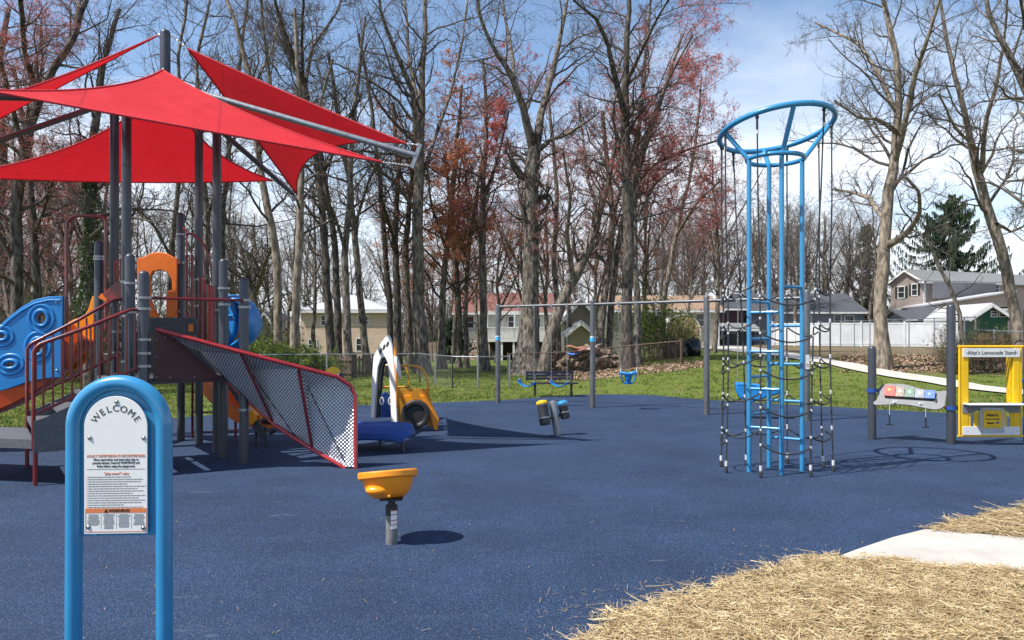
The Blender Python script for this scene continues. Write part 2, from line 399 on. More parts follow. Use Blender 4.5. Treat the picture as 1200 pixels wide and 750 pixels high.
# ---- blue poured rubber surface
far = [(-400, 520), (-100, 508), (0, 504), (200, 490), (330, 480), (440, 474), (583, 469), (680, 462.5), (760, 463), (830, 468.5), (1000, 478), (1200, 489), (1330, 498)]
near = [gnd(1420, 560), gnd(1290, 578), gnd(1200, 594), gnd(1150, 604), gnd(1085, 619), gnd(1040, 632), gnd(975, 652), gnd(915, 664), gnd(840, 690), gnd(780, 706), gnd(735, 719), gnd(700, 746),
        Vector((0.30, 3.6, 0)), Vector((0.1, 2.6, 0)), Vector((-0.1, -4, 0)), Vector((-9, -4, 0))]
poly = [gnd(*p) for p in far]+near
edge = smoothpath([(p.x, p.y, 0.0) for p in poly]+[tuple(poly[0])], 4)[:-1]
def rubber_mat():
    m = bpy.data.materials.new('blue_poured_rubber'); m.use_nodes = True; nt = m.node_tree; N = nt.nodes; L = nt.links
    b = N['Principled BSDF']; b.inputs['Roughness'].default_value = .8; b.inputs['Specular IOR Level'].default_value = .28
    tc = N.new('ShaderNodeTexCoord')
    v = N.new('ShaderNodeTexVoronoi'); v.inputs['Scale'].default_value = 270; L.new(tc.outputs['Object'], v.inputs['Vector'])
    v2 = N.new('ShaderNodeTexVoronoi'); v2.inputs['Scale'].default_value = 95; L.new(tc.outputs['Object'], v2.inputs['Vector'])
    sp = N.new('ShaderNodeSeparateColor'); L.new(v.outputs['Color'], sp.inputs[0])
    r = N.new('ShaderNodeValToRGB'); e = r.color_ramp.elements
    for _ in range(3): e.new(.5)
    for q, (p, c) in zip(e, [(0, (.004, .009, .024)), (.3, (.009, .020, .048)), (.72, (.016, .037, .086)), (.9, (.032, .066, .136)), (1, (.12, .16, .24))]):
        q.position = p; q.color = (*c, 1)
    L.new(sp.outputs[0], r.inputs[0])
    n = N.new('ShaderNodeTexNoise'); n.inputs['Scale'].default_value = .7; n.inputs['Detail'].default_value = 7
    n.inputs['Roughness'].default_value = .65
    L.new(tc.outputs['Object'], n.inputs['Vector'])
    mr = N.new('ShaderNodeMapRange'); mr.inputs[1].default_value = .3; mr.inputs[2].default_value = .7; mr.inputs[3].default_value = .72; mr.inputs[4].default_value = 1.3
    L.new(n.outputs[0], mr.inputs[0])
    hs = N.new('ShaderNodeHueSaturation'); L.new(mr.outputs[0], hs.inputs['Value']); L.new(r.outputs[0], hs.inputs['Color'])
    # dusty streaks
    d = N.new('ShaderNodeTexNoise'); d.inputs['Scale'].default_value = 2.3; d.inputs['Detail'].default_value = 9; d.inputs['Roughness'].default_value = .7
    mp = N.new('ShaderNodeMapping'); mp.inputs['Scale'].default_value = (.5, 1.6, 1); mp.inputs['Rotation'].default_value = (0, 0, .3)
    L.new(tc.outputs['Object'], mp.inputs[0]); L.new(mp.outputs[0], d.inputs['Vector'])
    dr = N.new('ShaderNodeMapRange'); dr.inputs[1].default_value = .56; dr.inputs[2].default_value = .8; dr.inputs[4].default_value = .4
    L.new(d.outputs[0], dr.inputs[0])
    mx = N.new('ShaderNodeMix'); mx.data_type = 'RGBA'; L.new(dr.outputs[0], mx.inputs[0]); L.new(hs.outputs[0], mx.inputs[6])
    mx.inputs[7].default_value = (.055, .075, .115, 1)
    q = N.new('ShaderNodeTexNoise'); q.inputs['Scale'].default_value = 3.1; q.inputs['Detail'].default_value = 13; q.inputs['Roughness'].default_value = .62
    mq = N.new('ShaderNodeMapping'); mq.inputs['Scale'].default_value = (.45, 1.5, 1); mq.inputs['Rotation'].default_value = (0, 0, -.5); mq.inputs['Location'].default_value = (3.7, 1.1, 0)
    L.new(tc.outputs['Object'], mq.inputs[0]); L.new(mq.outputs[0], q.inputs['Vector'])
    qr = N.new('ShaderNodeMapRange'); qr.inputs[1].default_value = .655; qr.inputs[2].default_value = .73; qr.inputs[4].default_value = .55; L.new(q.outputs[0], qr.inputs[0])
    m3 = N.new('ShaderNodeMix'); m3.data_type = 'RGBA'; L.new(qr.outputs[0], m3.inputs[0]); L.new(mx.outputs[2], m3.inputs[6]); m3.inputs[7].default_value = (.13, .15, .18, 1)
    L.new(m3.outputs[2], b.inputs['Base Color'])
    bu = N.new('ShaderNodeBump'); bu.inputs['Strength'].default_value = .45; bu.inputs['Distance'].default_value = .004
    L.new(v2.outputs['Distance'], bu.inputs['Height']); L.new(bu.outputs[0], b.inputs['Normal'])
    return m
M['rubbermat'] = rubber_mat()
def sheet(name, pts, z, m, zf=None, thick=0.0):
    tr = tessellate_polygon([[Vector((p[0], p[1], 0)) for p in pts]])
    mb = MB(); n = len(pts)
    top = [(p[0], p[1], (zf(p[0], p[1]) if zf else 0)+z) for p in pts]
    fs = []
    for t in tr:
        a, b, c = (Vector(top[i]) for i in t)
        fs.append(tuple(t) if (b-a).cross(c-a).z > 0 else tuple(reversed(t)))
    mb.add(top, fs)
    if thick:
        bot = [(q[0], q[1], q[2]-thick) for q in top]
        mb.add(top+bot, [(i, (i+1) % n, n+(i+1) % n, n+i) for i in range(n)])
    o = build(name, mb, m, smooth=False)
    o.data.transform(Matrix.Translation(o.location)); o.location = (0, 0, 0)
    return o
tag(sheet('playground_surface', edge, 0.0, M['rubbermat'], thick=.03), kind='structure')

# ---- near concrete walk (right) and far curving path
pad = [gnd(975, 655), gnd(1010, 642.5), gnd(1047, 630), gnd(1085, 620.5), gnd(1120, 623.5), gnd(1200, 631), gnd(1330, 641), gnd(1450, 660), gnd(1330, 692), gnd(1200, 673), gnd(1100, 665), gnd(1040, 660)]
tag(sheet('concrete_walk', [(p.x, p.y) for p in pad], .006, M['concrete'], thick=.05), kind='structure')
def pth(px, py, Y): x = (px-CX)/F*Y; return x, Y
cl = []
ctr = [(60, 826, 4.2), (50, 856, 3.6), (42, 890, 2.7), (34, 935, 1.5), (28.3, 985, 1.15), (25.3, 1040, 1.15), (23.8, 1100, 1.15), (22.2, 1160, 1.15), (21.0, 1230, 1.15), (19.8, 1330, 1.2), (18.6, 1480, 1.2)]
cp = smoothpath([((p-CX)/F*Y, Y, w) for (Y, p, w) in ctr], 8)
mb = MB(); vv = []
for i, c in enumerate(cp):
    t = (cp[min(i+1, len(cp)-1)]-cp[max(i-1, 0)]); t.z = 0; t.normalize(); sd = Vector((-t.y, t.x, 0))
    for s in (-1, 0, 1):
        q = Vector((c.x, c.y, 0))+sd*s*c.z/2; vv.append((q.x, q.y, terr(q.x, q.y)+.035))
k = len(cp); mb.add(vv, [(i*3+j+1, i*3+j, (i+1)*3+j, (i+1)*3+j+1) for i in range(k-1) for j in range(2)])
o = build('concrete_path', mb, M['concrete'], smooth=False); o.data.transform(Matrix.Translation(o.location)); o.location = (0, 0, 0)
tag(o, kind='structure')

# ---- straw mulch in the corner: thousands of stalks lying on dry soil
def in_poly(px, py, poly):
    x = px; y = py; c = np.zeros(len(x), bool); n = len(poly); j = n-1
    for i in range(n):
        xi, yi = poly[i][0], poly[i][1]; xj, yj = poly[j][0], poly[j][1]
        hit = ((yi > y) != (yj > y)) & (x < (xj-xi)*(y-yi)/(yj-yi+1e-12)+xi)
        c ^= hit; j = i
    return c
soil = mat('straw_bed', (0.22, 0.155, 0.08), 0.95, 0, (0.09, 0.06, 0.03), 26, 0.8, bscale=90)
s1 = [gnd(975, 654), gnd(915, 664), gnd(840, 690), gnd(780, 706), gnd(735, 719), gnd(700, 746), Vector((.30, 3.6, 0)), Vector((.1, 2.6, 0)), Vector((0, -2, 0)), Vector((6, -2, 0)), Vector((5.2, 4.8, 0)), gnd(1330, 692), gnd(1200, 673), gnd(1100, 665), gnd(1040, 660)]
s2 = [gnd(1085, 620), gnd(1150, 604), gnd(1200, 594), gnd(1290, 578), gnd(1420, 560), Vector((12, 9.6, 0)), Vector((9, 6.1, 0)), gnd(1330, 641), gnd(1200, 631), gnd(1120, 623.5)]
for q in (s1, s2):
    tag(sheet('soil', [(p.x, p.y) for p in q], .012, soil), kind='structure')
def stalks(n, area, poly, zmax, lmin, lmax, w=0.0018, grow=0.05):
    x = rng.uniform(area[0], area[1], n*3); y = rng.uniform(area[2], area[3], n*3)
    ph = np.sin(x*9+np.sin(y*7)*1.5)*np.sin(y*8.3+np.sin(x*5))
    edgej = rng.normal(0, grow, (2, n*3))+np.stack([.05*np.sin(y*13), .05*np.sin(x*11)+.03*np.sin(x*31)])
    thin = (ph > -.55) | (rng.uniform(size=n*3) > .6)
    k = in_poly(x+edgej[0], y+edgej[1], poly) & thin; x = x[k][:n]; y = y[k][:n]; n = len(x)
    a = rng.uniform(0, PI, n); L = rng.uniform(lmin, lmax, n); z = rng.uniform(.012, zmax, n)**1.0
    tilt = rng.normal(0, .13, n); bend = rng.normal(0, .18, n)
    T = np.linspace(-.5, .5, 4)
    P = np.zeros((n, 4, 3))
    for i, t in enumerate(T):
        aa = a+bend*t*2
        P[:, i, 0] = x+np.cos(aa)*L*t; P[:, i, 1] = y+np.sin(aa)*L*t
        P[:, i, 2] = np.maximum(z+tilt*L*t, .009)
    W = rng.uniform(.6, 1.5, n)*w
    sd = np.stack([-np.sin(a), np.cos(a), rng.normal(0, .4, n)], 1)*W[:, None]
    V = np.stack([P+sd[:, None, :], P-sd[:, None, :]], 2).reshape(-1, 3)
    base = (np.arange(n)*8)[:, None]
    Fc = np.concatenate([base+np.array([[2*i, 2*i+1, 2*i+3, 2*i+2]]) for i in range(3)], 0)
    return V, Fc
strawm = mat('dry_straw', (0.52, 0.395, 0.21), 0.6, 0, (0.34, 0.235, 0.11), 9, trans=.15, contrast=(.38, .62))
strawm2 = mat('pale_straw', (0.66, 0.54, 0.33), 0.55, 0, (0.46, 0.345, 0.18), 9, trans=.15)
P1 = [(p.x, p.y) for p in s1]; P2 = [(p.x, p.y) for p in s2]
for nm, mm, cnt in (('straw_mulch', strawm, 36000), ('straw_mulch', strawm2, 20000)):
    V, Fc = stalks(cnt, (.2, 4.4, 3.6, 5.95), P1, .034, .05, .19)
    V2, F2 = stalks(int(cnt*.28), (3.2, 7, 5.9, 9.6), P2, .03, .05, .19)
    V = np.concatenate([V, V2]); Fc = np.concatenate([Fc, F2+len(V)-len(V2)])
    o = np_mesh(nm, V, Fc, mm, kind='stuff')
    tag(o, 'loose golden straw mulch beside the blue rubber and concrete walk' if mm is strawm else 'pale bleached straw stalks mixed through the mulch by the walk', 'straw')
# stray stalks and leaf scraps blown on to the rubber
n = 330
pxs = rng.uniform(0, 1200, n); pys = 480+270*rng.uniform(0, 1, n)**.8
Yv = EYE*F/(pys-HZ); xv = (pxs-CX)/F*Yv
epoly = [(p.x, p.y) for p in edge]; kk = in_poly(xv, Yv, epoly); xv = xv[kk]; Yv = Yv[kk]
# extra near the straw
ex = []
for (a, b) in zip(s1[:6], s1[1:7]):
    for _ in range(60):
        t = rng.uniform(); q = a.lerp(b, t); d = abs(rng.normal(0, .22))**1.0; ex.append((q.x-d*.6, q.y+d*.8))
xv = np.concatenate([xv, [e[0] for e in ex]]); Yv = np.concatenate([Yv, [e[1] for e in ex]])
n = len(xv); a = rng.uniform(0, PI, n); L = rng.uniform(.006, .03, n)*np.where(rng.uniform(size=n) > .8, 2.2, .7); L[-360:] *= 2.2; W = rng.uniform(.001, .0032, n)
V = []; Fc = []
for i in range(n):
    d = np.array([math.cos(a[i]), math.sin(a[i]), 0])*L[i]/2; s = np.array([-math.sin(a[i]), math.cos(a[i]), 0])*W[i]/2
    c = np.array([xv[i], Yv[i], .006]); up = np.array([0, 0, rng.uniform(0, .012)])
    V += [c-d+s, c-d-s, c+d-s+up, c+d+s+up]; Fc.append([4*i, 4*i+1, 4*i+2, 4*i+3])
o = np_mesh('straw_scraps', V, Fc, strawm, kind='stuff'); tag(o, 'scattered straw stalks and leaf scraps blown over the blue rubber', 'debris')

# ---- grass blades on the lawn behind the rubber
n = 140000
Y = 11.5+rng.uniform(0, 1, n)**1.2*30; px = rng.uniform(-60, 1260, n); X = (px-CX)/F*Y
keep = ~in_poly(X, Y, epoly)
pp = np.stack([[c.x for c in cp], [c.y for c in cp]], 1)
X = X[keep]; Y = Y[keep]
dist = np.min(np.hypot(X[:, None]-pp[None, :, 0], Y[:, None]-pp[None, :, 1]), 1); keep = (dist > .95) & ~((Y > 24) & (X > 8) & (rng.uniform(size=len(X)) > .25))
X = X[keep]; Y = Y[keep]; n = len(X)
Z = np.array([terr(float(a), float(b)) for a, b in zip(X, Y)])-.015
h = rng.uniform(.02, .075, n)*(.35+.9*(np.sin(X*7.3+np.sin(Y*5.1)*2)*np.sin(Y*6.1+np.sin(X*4.7)*2) > -.1)); a = rng.uniform(0, 2*PI, n); w = rng.uniform(.006, .016, n)
lean = rng.normal(0, .03, (n, 2))
A = np.stack([X+np.cos(a)*w, Y+np.sin(a)*w, Z], 1); B = np.stack([X-np.cos(a)*w, Y-np.sin(a)*w, Z], 1)
C_ = np.stack([X+lean[:, 0], Y+lean[:, 1], Z+h], 1)
V = np.stack([A, B, C_], 1).reshape(-1, 3); Fc = np.arange(3*n).reshape(-1, 3)
gm = mat('grass_blades', (0.065, 0.115, 0.014), 0.7, 0, (0.24, 0.23, 0.07), 1.7, trans=.25, spec=.2, contrast=(.44, .58), detail=12)
o = np_mesh('grass', V, Fc, gm, kind='stuff'); tag(o, 'short spring grass growing on the lawn behind the playground', 'grass')

# taller pale and dark tufts that break up the lawn
for nm_, cA, cB, cnt, sc_, lab_ in (('grass_tufts', (.30, .29, .09), (.17, .21, .05), 5200, 1.0, 'pale dry tufts dotted through the lawn'), ('grass_tufts', (.03, .06, .01), (.05, .09, .015), 5600, 1.1, 'dark green tufts and clover dotted through the lawn')):
    Yt = 12+rng.uniform(0, 1, cnt)**1.0*24; pt_ = rng.uniform(-60, 1260, cnt); Xt = (pt_-CX)/F*Yt
    k_ = ~in_poly(Xt, Yt, epoly); Xt = Xt[k_]; Yt = Yt[k_]
    dd_ = np.min(np.hypot(Xt[:, None]-pp[None, :, 0], Yt[:, None]-pp[None, :, 1]), 1) > .8; Xt = Xt[dd_]; Yt = Yt[dd_]
    m_ = 14; X = np.repeat(Xt, m_)+rng.normal(0, .06*sc_, len(Xt)*m_)*1.6; Y = np.repeat(Yt, m_)+rng.normal(0, .05*sc_, len(Xt)*m_); n = len(X)
    Z = np.repeat(np.array([terr(float(a), float(b)) for a, b in zip(Xt, Yt)]), m_)-.02; h = rng.uniform(.02, .065, n)*sc_; a = rng.uniform(0, 2*PI, n); w = rng.uniform(.006, .014, n)
    A = np.stack([X+np.cos(a)*w, Y+np.sin(a)*w, Z], 1); B = np.stack([X-np.cos(a)*w, Y-np.sin(a)*w, Z], 1); C_ = np.stack([X+rng.normal(0, .04, n), Y+rng.normal(0, .04, n), Z+h], 1)
    V = np.stack([A, B, C_], 1).reshape(-1, 3)
    o = np_mesh(nm_, V, np.arange(3*n).reshape(-1, 3), mat(nm_+str(cnt), cA, .7, 0, cB, 3, trans=.25, spec=.2), kind='stuff'); tag(o, lab_, 'grass')
# fallen leaves on the bank and below the big trunks
n = 26000; Y = rng.uniform(25.6, 37, n); px = rng.uniform(985, 1290, n); k = int(n*.22); px[:k] = rng.uniform(640, 830, k); Y[:k] = rng.uniform(26.5, 31, k)
px[k:2*k] = rng.uniform(-40, 400, k); Y[k:2*k] = rng.uniform(26.5, 33, k)
X = (px-CX)/F*Y; ok = (np.sin(X*1.9+Y)*np.sin(Y*1.3-X*.7) > -.55) & (np.min(np.hypot(X[:, None]-pp[None, :, 0], Y[:, None]-pp[None, :, 1]), 1) > .75); X = X[ok]; Y = Y[ok]; n = len(X)
Z = np.array([terr(float(a), float(b)) for a, b in zip(X, Y)])+rng.uniform(0, .03, n); c = np.stack([X, Y, Z], 1)
a = rng.uniform(0, 2*PI, n); s_ = rng.uniform(.025, .06, n); t1 = np.stack([np.cos(a), np.sin(a), rng.normal(0, .5, n)], 1)*s_[:, None]; t2 = np.stack([-np.sin(a), np.cos(a), rng.normal(0, .5, n)], 1)*s_[:, None]*.7
V = np.stack([c-t1, c-t2, c+t1, c+t2], 1).reshape(-1, 3)
o = np_mesh('leaf_litter', V, np.arange(4*n).reshape(-1, 4), mat('fallen_leaves', (.40, .27, .19), .8, 0, (.15, .09, .06), 5, contrast=(.42, .58)), kind='stuff'); tag(o, 'brown fallen leaves littering the bank and the ground under the trees', 'leaf litter')

n = 900; x = rng.uniform(.6, 4.2, n); y = rng.uniform(3.7, 5.6, n); k_ = in_poly(x, y, P1) & (np.sin(x*5.1+1)*np.sin(y*6.3) > .55); x = np.repeat(x[k_], 5); y = np.repeat(y[k_], 5); n = len(x)
a = rng.uniform(0, 2*PI, n); w = rng.uniform(.001, .0025, n); h = rng.uniform(.02, .06, n); x = x+rng.normal(0, .012, n); y = y+rng.normal(0, .012, n); z = np.full(n, .012)
V = np.stack([np.stack([x+np.cos(a)*w, y+np.sin(a)*w, z], 1), np.stack([x-np.cos(a)*w, y-np.sin(a)*w, z], 1), np.stack([x+rng.normal(0, .015, n), y+rng.normal(0, .015, n), z+h], 1)], 1).reshape(-1, 3)
o = np_mesh('grass_sprouts', V, np.arange(3*n).reshape(-1, 3), gm, kind='stuff'); tag(o, 'few green sprouts poking through the straw mulch', 'grass')
# ================================================================== trees
def resample(P, n):
    P = np.asarray(P, float); d = np.r_[0, np.cumsum(np.linalg.norm(np.diff(P[:, :3], axis=0), axis=1))]
    t = np.linspace(0, d[-1], n)
    return np.stack([np.interp(t, d, P[:, i]) for i in range(P.shape[1])], 1)
def next_level(P, R, k, t0, t1, ang, lenfac, n, wig, trop, rfac, rmin, r):
    B = P.shape[0]; m = P.shape[1]
    seg = np.linalg.norm(np.diff(P, axis=1), axis=2).sum(1)
    idx = np.repeat(np.arange(B), k)
    t = t0+(t1-t0)*((np.tile(np.arange(k), B)+r.uniform(0, 1, B*k))/k)
    f = t*(m-1); i0 = np.minimum(f.astype(int), m-2); u = (f-i0)[:, None]
    S = P[idx, i0]*(1-u)+P[idx, i0+1]*u
    rr = R[idx, i0]*(1-u[:, 0])+R[idx, i0+1]*u[:, 0]
    D = P[idx, i0+1]-P[idx, i0]; D /= np.linalg.norm(D, axis=1)[:, None]+1e-9
    rv = r.normal(size=D.shape); side = np.cross(D, rv); side /= np.linalg.norm(side, axis=1)[:, None]+1e-9
    a = np.radians(r.normal(ang, ang*.22, len(t)))[:, None]
    d = D*np.cos(a)+side*np.sin(a)
    L = seg[idx]*lenfac*r.uniform(.55, 1.15, len(t))*(1.2-.65*t)
    N = len(t); Q = np.zeros((N, n, 3)); Q[:, 0] = S; cur = d
    for i in range(1, n):
        cur = cur+r.normal(0, wig, (N, 3))+np.array([0, 0, trop])
        cur /= np.linalg.norm(cur, axis=1)[:, None]
        Q[:, i] = Q[:, i-1]+cur*(L/(n-1))[:, None]
    r0 = np.maximum(rr*rfac, rmin); tt = np.linspace(0, 1, n)[None, :]
    R2 = np.maximum(r0[:, None]*(1-.75*tt), rmin*.6)
    return Q, R2
def tubes_np(P, R, sides):
    B, n, _ = P.shape
    T = np.gradient(P, axis=1); T /= np.linalg.norm(T, axis=2, keepdims=True)+1e-9
    ref = np.where(np.abs(T[:, :1, 2:3]) > .9, np.array([1., 0, 0]), np.array([0, 0, 1.]))
    ref = np.broadcast_to(ref, T.shape)
    S = np.cross(T, ref); S /= np.linalg.norm(S, axis=2, keepdims=True)+1e-9
    U = np.cross(S, T)
    a = np.arange(sides)*2*PI/sides
    V = P[:, :, None, :]+R[:, :, None, None]*(S[:, :, None, :]*np.cos(a)[None, None, :, None]+U[:, :, None, :]*np.sin(a)[None, None, :, None])
    V = V.reshape(-1, 3)
    base = (np.arange(B)*n*sides)[:, None, None, None]; i = np.arange(n-1)[None, :, None, None]; k = np.arange(sides)[None, None, :, None]
    k2 = (k+1) % sides
    Fc = np.concatenate([base+i*sides+k, base+i*sides+k2, base+(i+1)*sides+k2, base+(i+1)*sides+k], 3).reshape(-1, 4)
    return V, Fc
def cat(parts):
    Vs = []; Fs = []; o = 0
    for V, Fc in parts: Vs.append(V); Fs.append(Fc+o); o += len(V)
    return np.concatenate(Vs), np.concatenate(Fs)
def quads_at(C, size, r, aspect=.7):
    n = len(C); a = r.normal(size=(n, 3)); a /= np.linalg.norm(a, axis=1)[:, None]
    b = np.cross(a, r.normal(size=(n, 3))); b /= np.linalg.norm(b, axis=1)[:, None]
    s = size*r.uniform(.6, 1.4, n)[:, None]; a = a*s; b = b*s*aspect
    V = np.stack([C-a, C-b*.9, C+a, C+b*.9], 1).reshape(-1, 3)
    return V, np.arange(4*n).reshape(-1, 4)
def make_tree(name, paths, label, cat_='tree', group=None, seed=1, bark='bark', twig='twig', dens=1.0, buds=None, nbud=2.0, budsize=.05,
              limb0=.38, wig=.23, trop=.06, leaf_top=0.0, fine=True, flare=1.6, reach=1.0, maxz=None):
    """paths: list of arrays (x,y,z,r): first the trunk, then its main limbs"""
    r = np.random.default_rng(seed)
    tp = np.asarray(paths[0], float)
    base = Vector(tp[0, :3]); t = thing(name, base, label, cat_, group)
    tr = []
    for i, p in enumerate(paths):
        q = resample(p, 22 if i == 0 else 14)
        # natural wobble
        L = np.linalg.norm(q[-1, :3]-q[0, :3]); w = np.cumsum(r.normal(0, .012*L/4, (len(q), 2)), 0); w -= np.linspace(0, 1, len(q))[:, None]*w[-1]
        q[:, 1] += w[:, 1]; q[:, 0] += w[:, 0]*.5
        if i == 0 and flare > 1:
            h = q[:, 2]-q[0, 2]; q[:, 3] *= 1+(flare-1)*np.exp(-h/(.9*q[0, 3]*2+.05))
            q[0, 2] -= .08
        tr.append(q)
    tb = []
    tb.append(tubes_np(tr[0][None, :, :3], tr[0][None, :, 3], 14))
    for q in tr[1:]: tb.append(tubes_np(q[None, :, :3], q[None, :, 3], 9))
    V, Fc = cat(tb)
    # knobbly trunk
    V = V+r.normal(0, .006, V.shape)
    np_mesh('trunk', V, Fc, M[bark], t, smooth=True)
    lv = []
    Pl_ = []; Rl = []
    for i, q in enumerate(tr):
        P = q[None, :, :3]; R = q[None, :, 3]
        k = max(3, int((16 if i == 0 else 12)*dens))
        lf = (.30 if i == 0 else .42)*reach
        a, b = next_level(P, R, k, limb0 if i == 0 else .12, .98, 52, lf, 8, wig, trop, .38, .012, r)
        Pl_.append(a); Rl.append(b)
    P1 = np.concatenate(Pl_); R1 = np.concatenate(Rl)
    P2, R2 = next_level(P1, R1, max(3, int(7*dens)), .12, .97, 46, .55, 7, wig*1.15, trop*.8, .5, .007, r)
    P3, R3 = next_level(P2, R2, max(2, int(5*dens)), .12, .98, 42, .55, 5, wig*1.1, trop*.6, .6, .005, r)
    parts = [tubes_np(P1, R1, 6), tubes_np(P2, R2, 4), tubes_np(P3, R3, 3)]
    last = P3
    if fine:
        P4, R4 = next_level(P3, R3, 3, .15, .98, 38, .62, 4, wig*1.2, trop*.5, .65, .0036, r)
        parts.append(tubes_np(P4, R4, 3)); last = np.concatenate([P3[:, 1:4], P4[:, 1:4]]) if len(P4) else P3
    V, Fc = cat(parts)
    np_mesh('crown', V, Fc, M[twig], t, smooth=True)
    if buds:
        pts = last.reshape(-1, 3); n = int(len(pts)*nbud*.44); c = pts[r.integers(0, len(pts), n)]+r.normal(0, .05, (n, 3))
        # buds gather in clumps
        ph = np.sin(c[:, 0]*1.7+seed)+np.sin(c[:, 2]*1.9)+np.sin(c[:, 1]*1.3+c[:, 0])
        c = c[(ph > -.9) | (r.uniform(size=n) > .6)]
        V, Fc = quads_at(c, budsize*.40, r)
        np_mesh('foliage', V, Fc, M[buds], t)
    return t
def pix_path(pts, Y, g=None, dy=0.0):
    """pts: (px,py,width in px) at depth Y; dy = how far the end leans away in depth"""
    out = []; n = len(pts)
    for i, (px, py, w) in enumerate(pts):
        Yi = Y+dy*i/max(1, n-1)
        p = at(px, py, Yi); out.append([p.x, p.y, p.z, w/2/F*Yi])
    if g is not None: out[0][2] = terr(out[0][0], out[0][1])
    return out
T = make_tree
# --- prominent trees read off the photograph
def pt(name, Y, trunk, limbs, label, **k):
    ps = [pix_path(trunk, Y, g=True)]
    for j, l in enumerate(limbs):
        ps.append(pix_path(l, Y, dy=(3.0 if j % 2 else -3.0)))
    return T(name, ps, label, **k)
pt('oak_tree', 33, [(494, 443, 15), (491, 360, 13.5), (490, 240, 12.5), (491, 185, 12), (492, 100, 8), (496, 30, 5.5), (499, -60, 4)],
   [[(490, 170, 8), (482, 105, 6.5), (462, 60, 5), (447, 20, 4), (440, -40, 3)], [(491, 215, 5), (508, 165, 4.5), (528, 105, 3.5), (542, 45, 2.5), (548, 0, 2)],
    [(490, 250, 5), (465, 215, 4), (442, 198, 3), (420, 178, 2)], [(491, 130, 6), (478, 70, 4), (476, 20, 3), (470, -30, 2)]],
   'tall bare tree directly above the play car, its grey trunk forked high up', seed=3, wig=.23, dens=1.0)
pt('oak_tree', 32, [(618, 436, 27), (619, 400, 22.5), (621, 330, 19), (622, 240, 17), (624, 190, 16), (627, 168, 15)],
   [[(625, 175, 11), (614, 128, 9), (600, 88, 7), (578, 58, 5), (562, 20, 4), (556, -40, 3)], [(628, 172, 11), (634, 130, 9), (646, 88, 7), (656, 45, 5), (664, 0, 4), (668, -50, 3)],
    [(629, 178, 7), (646, 163, 5), (664, 158, 4), (682, 146, 3), (700, 134, 2)], [(603, 92, 5), (598, 50, 4), (590, 10, 3), (586, -40, 2)]],
   'thickest grey trunk with a wide flared foot, standing behind the belt swings', seed=5, limb0=.55, flare=1.9)
pt('oak_tree', 31, [(637, 432, 15), (645, 392, 14), (660, 350, 13), (678, 318, 11.5), (693, 285, 10), (703, 250, 8), (712, 215, 6), (724, 150, 4)],
   [[(672, 328, 7), (664, 280, 5), (668, 230, 4), (660, 180, 3)], [(703, 250, 5), (690, 215, 4), (684, 170, 3), (678, 120, 2)]],
   'bent trunk leaning right from the foot of the thick flared tree', seed=6, flare=1.3, buds='bud', nbud=1.2)
pt('oak_tree', 30, [(736, 441, 15), (737, 380, 13), (738, 290, 12), (735, 200, 12), (733, 140, 11), (735, 80, 8), (737, 20, 6), (738, -60, 4)],
   [[(733, 140, 8), (722, 92, 7), (712, 48, 5), (699, 22, 4), (672, 0, 3)], [(738, 250, 5), (742, 200, 4), (752, 170, 3), (770, 120, 2)], [(735, 95, 5), (752, 60, 4), (768, 25, 3), (790, -10, 2)]],
   'tall dark straight trunk rising just behind the blue bucket swing', seed=8, bark='bark_dark', trop=.12)
pt('maple_tree', 31, [(748, 438, 9), (747, 360, 8), (744, 280, 7), (745, 200, 6), (752, 120, 5), (760, 40, 3.5), (764, -20, 2.5)],
   [[(745, 210, 4), (760, 150, 3.5), (785, 90, 3), (812, 40, 2)], [(746, 260, 3.5), (768, 215, 3), (800, 190, 2)]],
   'slim trunk with red buds close to the right of the dark straight trunk', seed=9, buds='bud', nbud=4.0, budsize=.065, reach=1.1)
pt('maple_tree', 33, [(702, 428, 9), (706, 370, 8.5), (716, 300, 8), (719, 250, 7), (712, 190, 5), (706, 130, 4)],
   [[(719, 250, 4), (735, 200, 3), (748, 150, 2.5)]], 'red budded trunk rising behind the woodpile, leftmost of the pair', seed=10, buds='bud', nbud=3.5, budsize=.06)
pt('maple_tree', 34, [(711, 426, 8), (716, 350, 7.5), (724, 300, 7), (732, 250, 6), (752, 190, 5), (778, 110, 4), (800, 40, 3)],
   [[(742, 220, 4), (770, 190, 3), (806, 175, 2.5), (840, 165, 2)]], 'budding trunk behind the woodpile that sweeps right towards the blue climber', seed=12, buds='bud', nbud=2.6, budsize=.07, reach=1.25)
pt('oak_tree', 26.8, [(1033, 431, 18), (1031, 380, 14.5), (1030, 330, 14), (1034, 280, 13), (1040, 225, 12), (1047, 190, 10.5), (1050, 130, 8), (1046, 65, 6.5), (1036, 10, 6), (1030, -50, 4)],
   [[(1036, 290, 9), (1052, 281, 8), (1068, 268, 7), (1078, 250, 5), (1078, 225, 4), (1062, 208, 3)], [(1035, 255, 6), (1018, 232, 5), (1002, 226, 4), (975, 222, 2)],
    [(1047, 195, 8), (1058, 150, 7), (1072, 85, 6), (1088, 40, 4.5), (1104, -10, 3)], [(1050, 130, 6), (1028, 85, 5), (1008, 52, 4), (984, 40, 3), (955, 26, 2)], [(1056, 160, 5), (1030, 140, 4), (1004, 138, 3), (978, 118, 2)]],
   'bare tree with a pale lower trunk and crooked limbs right of the blue climber', seed=14, bark='bark_pale', twig='twig_grey', wig=.22, flare=1.5, trop=.04)
